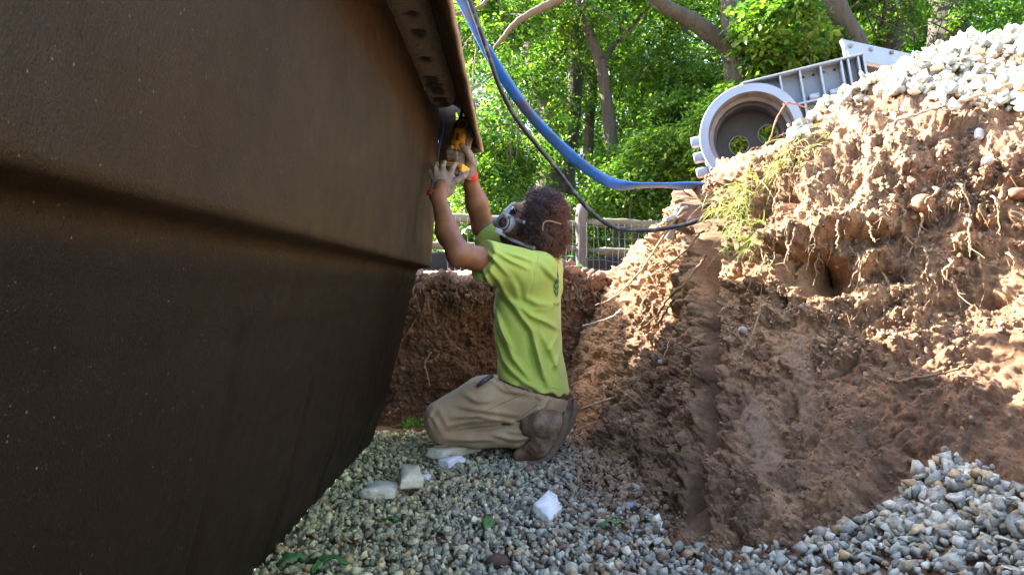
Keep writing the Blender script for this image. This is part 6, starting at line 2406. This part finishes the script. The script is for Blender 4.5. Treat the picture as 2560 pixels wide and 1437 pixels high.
rng = np.random.default_rng(90)
gp = [bank_at(x, y) for x, y in ((1850, 500), (1840, 540), (1835, 580), (1870, 520), (1880, 560), (1860, 600), (1890, 610), (1855, 470), (1900, 580))]
idx = rng.integers(0, len(gp), 150)
bs = np.array([gp[i][0] for i in idx]) + rng.normal(0, 0.016, (150, 3))
g1 = blades('grass_tuft', bs, np.array([-0.75, -0.5, 0.30]), rng, (0.05, 0.145), 0.0017, (0.085, 0.15, 0.035), (0.32, 0.30, 0.14), droop=0.85, spread=0.35)
tag(g1, 'tuft of long green and straw grass hanging off the bank', 'grass', kind='stuff')
spots_ = []
for x in np.linspace(1770, 2060, 46):
    y = np.interp(x, [1770, 1850, 1900, 1960, 2060], [480, 450, 420, 370, 300])
    spots_.append(bank_at(x + rng.normal() * 8, y + rng.uniform(0, 70)))
idx = rng.integers(0, len(spots_), 420)
bs = np.array([spots_[i][0] for i in idx]) + rng.normal(0, 0.012, (420, 3))
g2 = blades('dry_grass', bs, np.array([-0.4, -0.5, 0.35]), rng, (0.03, 0.10), 0.0014, (0.20, 0.20, 0.06), (0.40, 0.32, 0.18), 0.9, 0.6)
tag(g2, 'dry grass stalks along the sunlit rim of the bank', 'grass', kind='stuff')
# grass at the far rim and on the far floor
ii = rng.integers(100, 515, 900)
jj = rng.integers(int(330 * 5.6 / 9), int(330 * 7.1 / 9), 900)
m_ = vnoise(Td[ii, jj] * 4, 5) > 0.05
g3 = blades('rim_grass', Td[ii, jj][m_], np.array([0, -0.8, 0.1]), rng, (0.03, 0.11), 0.0015, (0.14, 0.15, 0.05), (0.36, 0.28, 0.16), 1.2, 0.6)
tag(g3, 'straggling grass and fine roots over the far pit rim', 'grass', kind='stuff')
bs = np.array([fl(1038, 1062, .02)] * 150) + rng.normal(0, 0.03, (150, 3)) * np.array([1, 1, .2])
g4 = blades('weed_tuft', bs, np.array([0, -0.2, 1.0]), rng, (0.03, 0.085), 0.0022, (0.07, 0.16, 0.02), (0.12, 0.20, 0.03), 0.7, 0.5)
tag(g4, 'small green weed tuft on the floor beside the knee', 'grass', kind='stuff')

# leafy plant beside the person's shoulder
pl_ = empty('leafy_plant', P(1410, 700, 4.6))
tag(pl_, 'small leafy plant behind the shoulder at the pit rim', 'plant')
kb = []
r = np.random.default_rng(17)
st = MB()
for (x, y) in ((1398, 635), (1412, 650), (1400, 668), (1425, 668), (1440, 660), (1418, 640), (1388, 655), (1405, 688), (1432, 685)):
    c = P(x, y, 4.6)
    st.tube([P(1408, 705, 4.62), (P(1408, 690, 4.62) + c) / 2, c], [0.003, 0.0025, 0.0015], 5)
    d = np.array([r.normal() * .5 + (x - 1410) / 20, -0.5, r.uniform(-.5, .2)])
    d /= np.linalg.norm(d)
    w_ = np.cross(d, [0.1, -.4, 1])
    w_ /= np.linalg.norm(w_)
    nn = np.cross(w_, d)
    L_ = 0.062
    V = [c, c + d * L_ * .3 + w_ * .022 + nn * .006, c + d * L_ * .65 + w_ * .018 + nn * .004, c + d * L_, c + d * L_ * .65 - w_ * .018 + nn * .004, c + d * L_ * .3 - w_ * .022 + nn * .006, c + d * L_ * .5]
    F = [[6, 0, 1], [6, 1, 2], [6, 2, 3], [6, 3, 4], [6, 4, 5], [6, 5, 0]]
    kb.append(mesh_np('leaf', np.array(V), np.array(F), M['leaf'], col=np.tile(np.array([0.05, 0.17, 0.025]), (7, 1))))
kb.append(st.build('stem', M['twig'], smooth=True))
adopt(pl_, *kb)


def root_line(px_pts, off=0.01, r0=0.004, r1=0.002, seed=0, on=True, k=36, jit=0.004):
    r = np.random.default_rng(seed)
    pts = []
    for q in px_pts:
        if len(q) == 3:
            pts.append(P(*q))
        else:
            b_, n__ = bank_at(q[0], q[1])
            pts.append(b_ + n__ * off * (1 if n__ @ b_ < 0 else 1) + np.array([-0.3, -0.6, 0.1]) * off)
    p3 = catmull(np.array(pts), k) + r.normal(0, jit, (k, 3)) * 0.6
    return p3, np.linspace(r0, r1, k) * (1 + 0.15 * r.normal(size=k))


def woody(name, label, cat, lines, colr, group=None, seed=0, jit=0.003):
    b = MB()
    for i, (ln_, off, r0, r1) in enumerate(lines):
        p3, rd = root_line(ln_, off, r0, r1, seed + i, jit=jit)
        b.tube(p3, rd, 6, col=colr)
    o = b.build(name, M['root'], smooth=True)
    tag(o, label, cat, group)
    return o


TAN = (0.34, 0.235, 0.14)
BRN = (0.17, 0.105, 0.065)
RED = (0.22, 0.115, 0.07)
woody('root', 'forked reddish root arching in front of the canister mouth', 'root',
      [([(1872, 428, 2.6), (1886, 392, 2.6), (1905, 370, 2.6), (1924, 350, 2.6), (1938, 306, 2.6), (1958, 268, 2.62), (1972, 258, 2.64), (2000, 264, 2.66), (2022, 274, 2.68), (2050, 292, 2.7)], 0, .0026, .0034),
       ([(1902, 372, 2.6), (1925, 352, 2.6), (1955, 338, 2.58), (1985, 326, 2.56)], 0, .0024, .0022), ([(1874, 376, 2.6), (1886, 370, 2.6), (1902, 370, 2.6)], 0, .0014, .0024),
       ([(1958, 262, 2.62), (1962, 257, 2.62), (1975, 256, 2.64)], 0, .0016, .002)], RED, seed=1)
woody('root', 'long tan root lying across the sunlit bank below the heap', 'root',
      [([(2236, 330), (2310, 308), (2390, 284), (2470, 262), (2530, 240), (2575, 225)],   .035, .0035, .006), ([(2330, 275), (2350, 300), (2385, 310)], .03, .003, .002),
       ([(2440, 262), (2470, 290), (2480, 300)], .03, .003, .002)], TAN, seed=2)
woody('twig', 'dark twig slanting across the groove in the bank', 'twig',
      [([(1612, 832), (1665, 790), (1700, 752), (1730, 720), (1770, 668), (1790, 640)], .035, .003, .006), ([(1620, 850), (1668, 806), (1702, 754)], .03, .002, .0045)], BRN, seed=3)
woody('twig', 'upper dark twig lying over the bank shoulder', 'twig', [([(1665, 682), (1700, 660), (1740, 622), (1772, 590), (1782, 582)], .03, .003, .0055), ([(1640, 675), (1666, 683), (1690, 672)], .025, .002, .003)], BRN, seed=4)
woody('twig', 'pale forked twig leaning up against the bank tool', 'twig',
      [([(1520, 752, 2.95), (1560, 716, 2.92), (1600, 680, 2.88), (1640, 620, 2.82), (1680, 560, 2.76), (1708, 520, 2.74)], 0, .0035, .0055),
       ([(1625, 580, 2.8), (1660, 558, 2.78), (1700, 542, 2.74), (1715, 530, 2.74)], 0, .0035, .005), ([(1490, 762, 2.95), (1540, 740, 2.93), (1600, 680, 2.88)], 0, .002, .0035)], TAN, seed=5)
woody('twig', 'thin pale twig jutting from the shoulder over the far pit', 'twig', [([(1456, 815, 3.0), (1490, 806, 2.98), (1530, 792, 2.96), (1555, 772, 2.95)], 0, .0035, .005)], (0.42, 0.34, 0.24), seed=6)
woody('twig', 'short brown stub poking out at the pit rim', 'twig', [([(1552, 672, 3.2), (1570, 670, 3.2), (1590, 672, 3.25)], 0, .009, .011), ([(1556, 676, 3.18), (1580, 684, 3.2), (1600, 690, 3.25)], 0, .004, .005)], TAN, seed=7)
woody('root', 'branching tan root low in the bank behind the boots', 'root',
      [([(1455, 1020, 2.9), (1490, 1010, 2.88), (1520, 998, 2.86), (1560, 992, 2.82), (1600, 990, 2.8)], 0, .005, .006), ([(1462, 1018, 2.9), (1500, 1004, 2.87), (1530, 1000, 2.86)], 0, .003, .003),
       ([(1540, 996, 2.84), (1580, 1000, 2.82), (1602, 1003, 2.8)], 0, .003, .002)], TAN, seed=8)
woody('root', 'thick broken root stub sticking out behind the boots', 'root', [([(1545, 1057, 2.66), (1570, 1048, 2.66), (1592, 1036, 2.68), (1606, 1028, 2.72)], 0, .0075, .009)], (0.40, 0.27, 0.17), seed=9)
woody('twig', 'dark crooked twig lying at the edge of shadow on the bank', 'twig', [([(2232, 968), (2262, 972), (2300, 962), (2350, 948), (2400, 938), (2430, 930)], .03, .005, .003)], BRN, seed=10)
woody('twig', 'dark stick emerging from the grey stone heap', 'twig', [([(2160, 1395, 1.38), (2200, 1360, 1.4), (2240, 1330, 1.42), (2280, 1295, 1.45), (2330, 1240, 1.5)], 0, .006, .007)], BRN, seed=11)
woody('twig', 'thin pale twig standing at the foot of the bank beside the stone heap', 'twig', [([(2132, 1398, 1.42), (2145, 1360, 1.43), (2160, 1320, 1.44), (2168, 1296, 1.46)], 0, .003, .0018), ([(2112, 1382, 1.42), (2128, 1350, 1.43), (2150, 1338, 1.44)], 0, .0015, .0012)], TAN, seed=12)
woody('twig', 'short reddish twig standing in crumbs at the bank foot', 'twig', [([(1910, 1386, 1.48), (1905, 1360, 1.49), (1896, 1335, 1.5), (1888, 1324, 1.51)], 0, .0022, .0015)], RED, seed=13)
woody('root', 'pale wriggling root on the far pit wall beside the shell', 'root', [([(1075, 962, 3.36), (1068, 935, 3.36), (1062, 912, 3.36), (1072, 888, 3.36), (1078, 880, 3.36)], 0, .0028, .0025), ([(1064, 905, 3.36), (1085, 898, 3.37), (1098, 885, 3.37)], 0, .0014, .001)], (0.40, 0.26, 0.16), seed=14)
woody('root', 'straight pale root running down the shaded bank face', 'root', [([(1912, 760), (1900, 800), (1885, 850), (1868, 880), (1862, 900)], .02, .0028, .0016)], TAN, seed=15)
woody('root', 'thin pale root trailing down the scraped shoulder', 'root', [([(1688, 810), (1684, 850), (1668, 900), (1655, 945), (1640, 985), (1625, 1020)], .02, .0016, .0012)], TAN, seed=16)
# roots hanging from the root mat: alike, so they share one label
r = np.random.default_rng(33)
hang = [(2020, 560, 130), (2072, 470, 190), (2106, 500, 100), (2142, 640, 150), (2156, 700, 110), (2188, 420, 120), (2228, 490, 70), (2250, 700, 90), (2310, 620, 150), (2296, 540, 100),
        (2390, 470, 140), (2424, 560, 110), (1990, 580, 130), (1966, 560, 110), (1925, 590, 100), (2370, 660, 100), (2260, 600, 80), (1900, 620, 70), (2160, 560, 60), (2440, 640, 120),
        (2340, 480, 70), (2120, 620, 120), (2045, 640, 90), (1915, 640, 90), (2205, 690, 100), (2480, 500, 120), (2515, 640, 110), (2092, 560, 90), (2010, 470, 80), (1946, 470, 90)]
for i, (x, y, ln_) in enumerate(hang):
    b_, n__ = bank_at(x, y)
    p0 = b_ + np.array([-0.012, -0.03, 0.0])
    s_ = b_[1] / FPX
    pts = [b_ + np.array([0, 0.01, 0.01])]
    p_ = p0.copy()
    for q in range(5):
        pts.append(p_.copy())
        p_ = p_ + np.array([r.normal() * 0.010, -0.004 + r.normal() * 0.006, -ln_ * s_ / 5])
    b = MB()
    k_ = 30
    p3 = catmull(np.array(pts), k_) + r.normal(0, .0013, (k_, 3))
    b.tube(p3, np.linspace(.0036, .0012, k_) * r.uniform(.7, 1.25) * (1 + 0.25 * r.normal(size=k_).clip(-1, 2)), 5, col=np.array(TAN) * r.uniform(.7, 1.1))
    for q in range(r.integers(3, 7)):
        j_ = r.integers(6, k_)
        e = p3[j_] + r.normal(0, .014, 3) + np.array([0, -.004, -.012])
        b.tube([p3[j_], (p3[j_] + e) / 2 + r.normal(0, .003, 3), e], [.0015, .0012, .0006], 4, cap=False, col=np.array(TAN) * r.uniform(.6, 1.1))
    o = b.build('root', M['root'], smooth=True)
    tag(o, 'thin tan root hanging down over the sunlit bank face', 'root', 'roots hanging from the sunlit bank')
# mat of hair roots, beyond counting
b = MB()
n = 900
for k in range(n):
    x = r.uniform(1880, 2560)
    y = r.uniform(330, 720)
    iu = int(np.clip(np.interp(x, [1760, 1950, 2280, 2600], [3 / 8, 4 / 8, 5 / 8, 6 / 8]), 0, .99) * (NU - 1)) + r.integers(-8, 8)
    iv = int(r.uniform(4.3, 7.6) / 11 * (NV - 1))
    p0 = Gd[iu, iv] + np.array([-0.003, -.006, 0])
    L_ = r.gamma(2, .012) + .01
    d = np.array([r.normal() * .45, -.15, -1.0 + r.normal() * .35])
    d /= np.linalg.norm(d)
    p1 = p0 + d * L_ * .5 + r.normal(0, .004, 3)
    p2 = p0 + d * L_ + r.normal(0, .006, 3)
    b.tube([p0, p1, p2], [.0009, .0007, .0003], 3, cap=False, col=np.array(TAN) * r.uniform(.55, 1.15))
hr_ = b.build('root_hairs', M['root'])
tag(hr_, 'mat of fine root hairs all over the sunlit bank', 'roots', kind='stuff')
b = MB()
for k in range(420):
    iu = r.integers(100, 515)
    iv = int(r.uniform(4.6, 6.6) / 9 * 330)
    p0 = Td[iu, iv] + np.array([0, -.008, 0])
    L_ = r.gamma(2, .022) + .015
    d = np.array([r.normal() * .5, -.4, -1.0 + r.normal() * .3])
    d /= np.linalg.norm(d)
    b.tube([p0, p0 + d * L_ * .5 + r.normal(0, .006, 3), p0 + d * L_ + r.normal(0, .01, 3)], [.0016, .0013, .0006], 3, cap=False, col=np.array(TAN) * r.uniform(.5, 1.1))
hr2 = b.build('rim_roots', M['root'])
tag(hr2, 'fine roots hanging from the dark soil of the far rim', 'roots', kind='stuff')


# single stones one can point to
def stone(label, x, y, size, colr, seed, lift=0.3, rough=0.2):
    b_, n__ = bank_at(x, y)
    V, F = LUMPS[seed % 6]
    bm_ = bmesh.new()
    bmesh.ops.create_icosphere(bm_, subdivisions=3, radius=1)
    V = np.array([v.co[:] for v in bm_.verts])
    bm_.verts.index_update()
    F = np.array([[v.index for v in f.verts] for f in bm_.faces])
    bm_.free()
    V = np.sign(V) * np.abs(V) ** 0.8
    V = V * (1 + rough * fbm(V * 1.3 + seed * 3.3, 3, seed)[:, None]) * np.asarray(size)
    o = mesh_np('stone', V + b_ + np.array([-.3, -.7, .1]) * lift * max(size), F, M['stone'], smooth=True, col=np.tile(np.array(colr), (len(V), 1)))
    tag(o, label, 'stone')
    return o


stone('orange-brown stone wedged in the hollow under hanging roots', 2306, 506, (.026, .024, .025), (0.25, 0.125, 0.06), 3, .6)
stone('rusty red stone at the edge of the sunlit bank', 2540, 490, (.024, .020, .016), (0.22, 0.10, 0.06), 4, .6)
stone('white stone stuck in the sunlit bank under the heap', 2443, 333, (.012, .012, .018), (0.5, 0.48, 0.47), 5, .6)
stone('pale pebble set in the shaded brown bank face', 1855, 822, (.014, .012, .012), (0.36, 0.30, 0.24), 6, .5)
stone('pale round pebble in the lit soil beside the gravel heap', 2470, 400, (.013, .012, .012), (0.45, 0.42, 0.4), 7, .5)
stone('flat tan clod balanced on the scraped shoulder', 1562, 748, (.025, .015, .009), (0.45, 0.36, 0.2), 8, .8)
stone('grey pebble lodged on the scraped shaded shoulder', 1648, 905, (.011, .01, .008), (0.32, 0.32, 0.33), 9, .6)


# clods and leaves lying on the gravel
def clod(label, x, y, size, colr, seed):
    c = fl(x, y, .012)
    V, F = lump_variants(1, 900 + seed)[0]
    V = V * (1 + 0.25 * fbm(V * 5, 2, seed)[:, None])
    o = mesh_np('clod', V * size + c, F, M['crumb'], smooth=True, col=np.tile(np.array(colr), (len(V), 1)))
    tag(o, label, 'clod')


clod('dark soil clod on the gravel nearest the bottom edge', 1245, 1402, 0.026, (0.10, 0.06, 0.045), 1)
clod('small dark clod on gravel in front of the lone foam wedge', 1125, 1368, 0.017, (0.10, 0.06, 0.045), 2)
clod('brown soil lump on the gravel between foam wedge and bank', 1432, 1195, 0.022, (0.13, 0.08, 0.055), 3)
clod('brown clod on gravel just short of the foam wedge', 1128, 1278, 0.014, (0.13, 0.08, 0.055), 4)
M['feather'] = simple('grey_feather', (0.16, 0.19, 0.25), 0.6, 0.4, 80, 0.3, 0.002)
fv = MB().tube(catmull(np.array([fl(1548, 1268, .02), fl(1575, 1262, .03), fl(1600, 1258, .02)]), 12), [.004, .010, .014, .017, .019, .019, .018, .016, .013, .010, .006, .002], 10, flat=((0, 0, 1), .5)).build('feather', M['feather'], smooth=True)
tag(fv, 'grey-blue feather lying on the fallen soil', 'feather')
M['fallen'] = simple('fallen_leaf', (0.055, 0.15, 0.03), 0.6, 0.3, 60, 0.4, 0.002)


def fallen(label, pts_px, z_, w_, seed):
    """a leaf with a raised midrib, edges curled"""
    a_, b_ = fl(*pts_px[0], z_), fl(*pts_px[1], z_ + .006)
    ax_ = b_ - a_
    L_ = np.linalg.norm(ax_)
    ax_ /= L_
    sd = np.cross(ax_, [0, 0, 1.0])
    sd /= np.linalg.norm(sd)
    n_ = 14
    V = []
    for i in range(n_):
        t = i / (n_ - 1)
        hw_ = w_ * math.sin(math.pi * t ** 0.8) * (1 + 0.08 * (-1) ** i)
        c_ = a_ + ax_ * L_ * t + np.array([0, 0, .012 * math.sin(math.pi * t)])
        V += [c_ - sd * hw_ + np.array([0, 0, .006 * math.sin(i * 1.3 + seed)]), c_ - sd * hw_ * .5 + np.array([0, 0, .004]), c_, c_ + sd * hw_ * .5 + np.array([0, 0, .004]), c_ + sd * hw_ + np.array([0, 0, .006 * math.cos(i * 1.1 + seed)])]
    o = mesh_np('fallen_leaf', np.array(V), grid_faces(n_, 5), M['fallen'], smooth=True)
    sm_ = o.modifiers.new('solid', 'SOLIDIFY')
    sm_.thickness = 0.0006
    tag(o, label, 'leaf', 'fallen green leaves on the gravel')


fallen('upright green leaf standing on gravel beside the lone foam wedge', [(1216, 1330), (1224, 1292)], .02, .017, 1)
fallen('broad green leaf lying at the shell foot near the bottom edge', [(690, 1412), (768, 1396)], .02, .026, 2)
fallen('long narrow green leaf next to the broad one at the shell foot', [(775, 1402), (872, 1410)], .02, .012, 3)
fallen('small dark green leaf partly under the gravel by the shell foot', [(780, 1436), (812, 1410)], .015, .012, 4)
fallen('slim green leaf on the gravel below the foam blocks', [(948, 1308), (1002, 1303)], .02, .007, 5)
fallen('dark curled leaf on soil between the gravel and the bank', [(1490, 1318), (1560, 1312)], .02, .009, 6)

# faint dust blown off the cut
m_, nt_, b_ = new_mat('dust_air')
nt_.nodes.remove(b_)
vol = N(nt_, 'ShaderNodeVolumePrincipled')
vol.inputs['Color'].default_value = (0.9, 0.88, 0.84, 1)
gr = N(nt_, 'ShaderNodeTexGradient', gradient_type='SPHERICAL')
co_ = nt_.nodes.new('ShaderNodeTexCoord')
nt_.links.new(co_.outputs['Object'], gr.inputs['Vector'])
mlt = N(nt_, 'ShaderNodeMath', operation='MULTIPLY')
nt_.links.new(gr.outputs['Fac'], mlt.inputs[0])
nz = noise_tex(nt_, 2.6, 4, 0.6, co_.outputs['Object'], 0.5)
nzr = ramp(nt_, nz, [(0.35, (0, 0, 0)), (0.75, (1, 1, 1))])
nt_.links.new(nzr, mlt.inputs[1])
ml2 = N(nt_, 'ShaderNodeMath', operation='MULTIPLY')
ml2.inputs[1].default_value = 1.8
nt_.links.new(mlt.outputs[0], ml2.inputs[0])
nt_.links.new(ml2.outputs[0], vol.inputs['Density'])
nt_.links.new(vol.outputs[0], nt_.nodes['Material Output'].inputs['Volume'])
bm_ = bmesh.new()
bmesh.ops.create_icosphere(bm_, subdivisions=3, radius=1)
me = bpy.data.meshes.new('dust_puff')
bm_.to_mesh(me)
bm_.free()
me.materials.append(m_)
dp = bpy.data.objects.new('dust_puff', me)
COL.objects.link(dp)
dp.location = vec(P(1190, 245, 3.25))
dp.scale = (0.075, 0.075, 0.13)
tag(dp, 'faint puff of pale dust drifting off the cut flange', 'dust', kind='stuff')
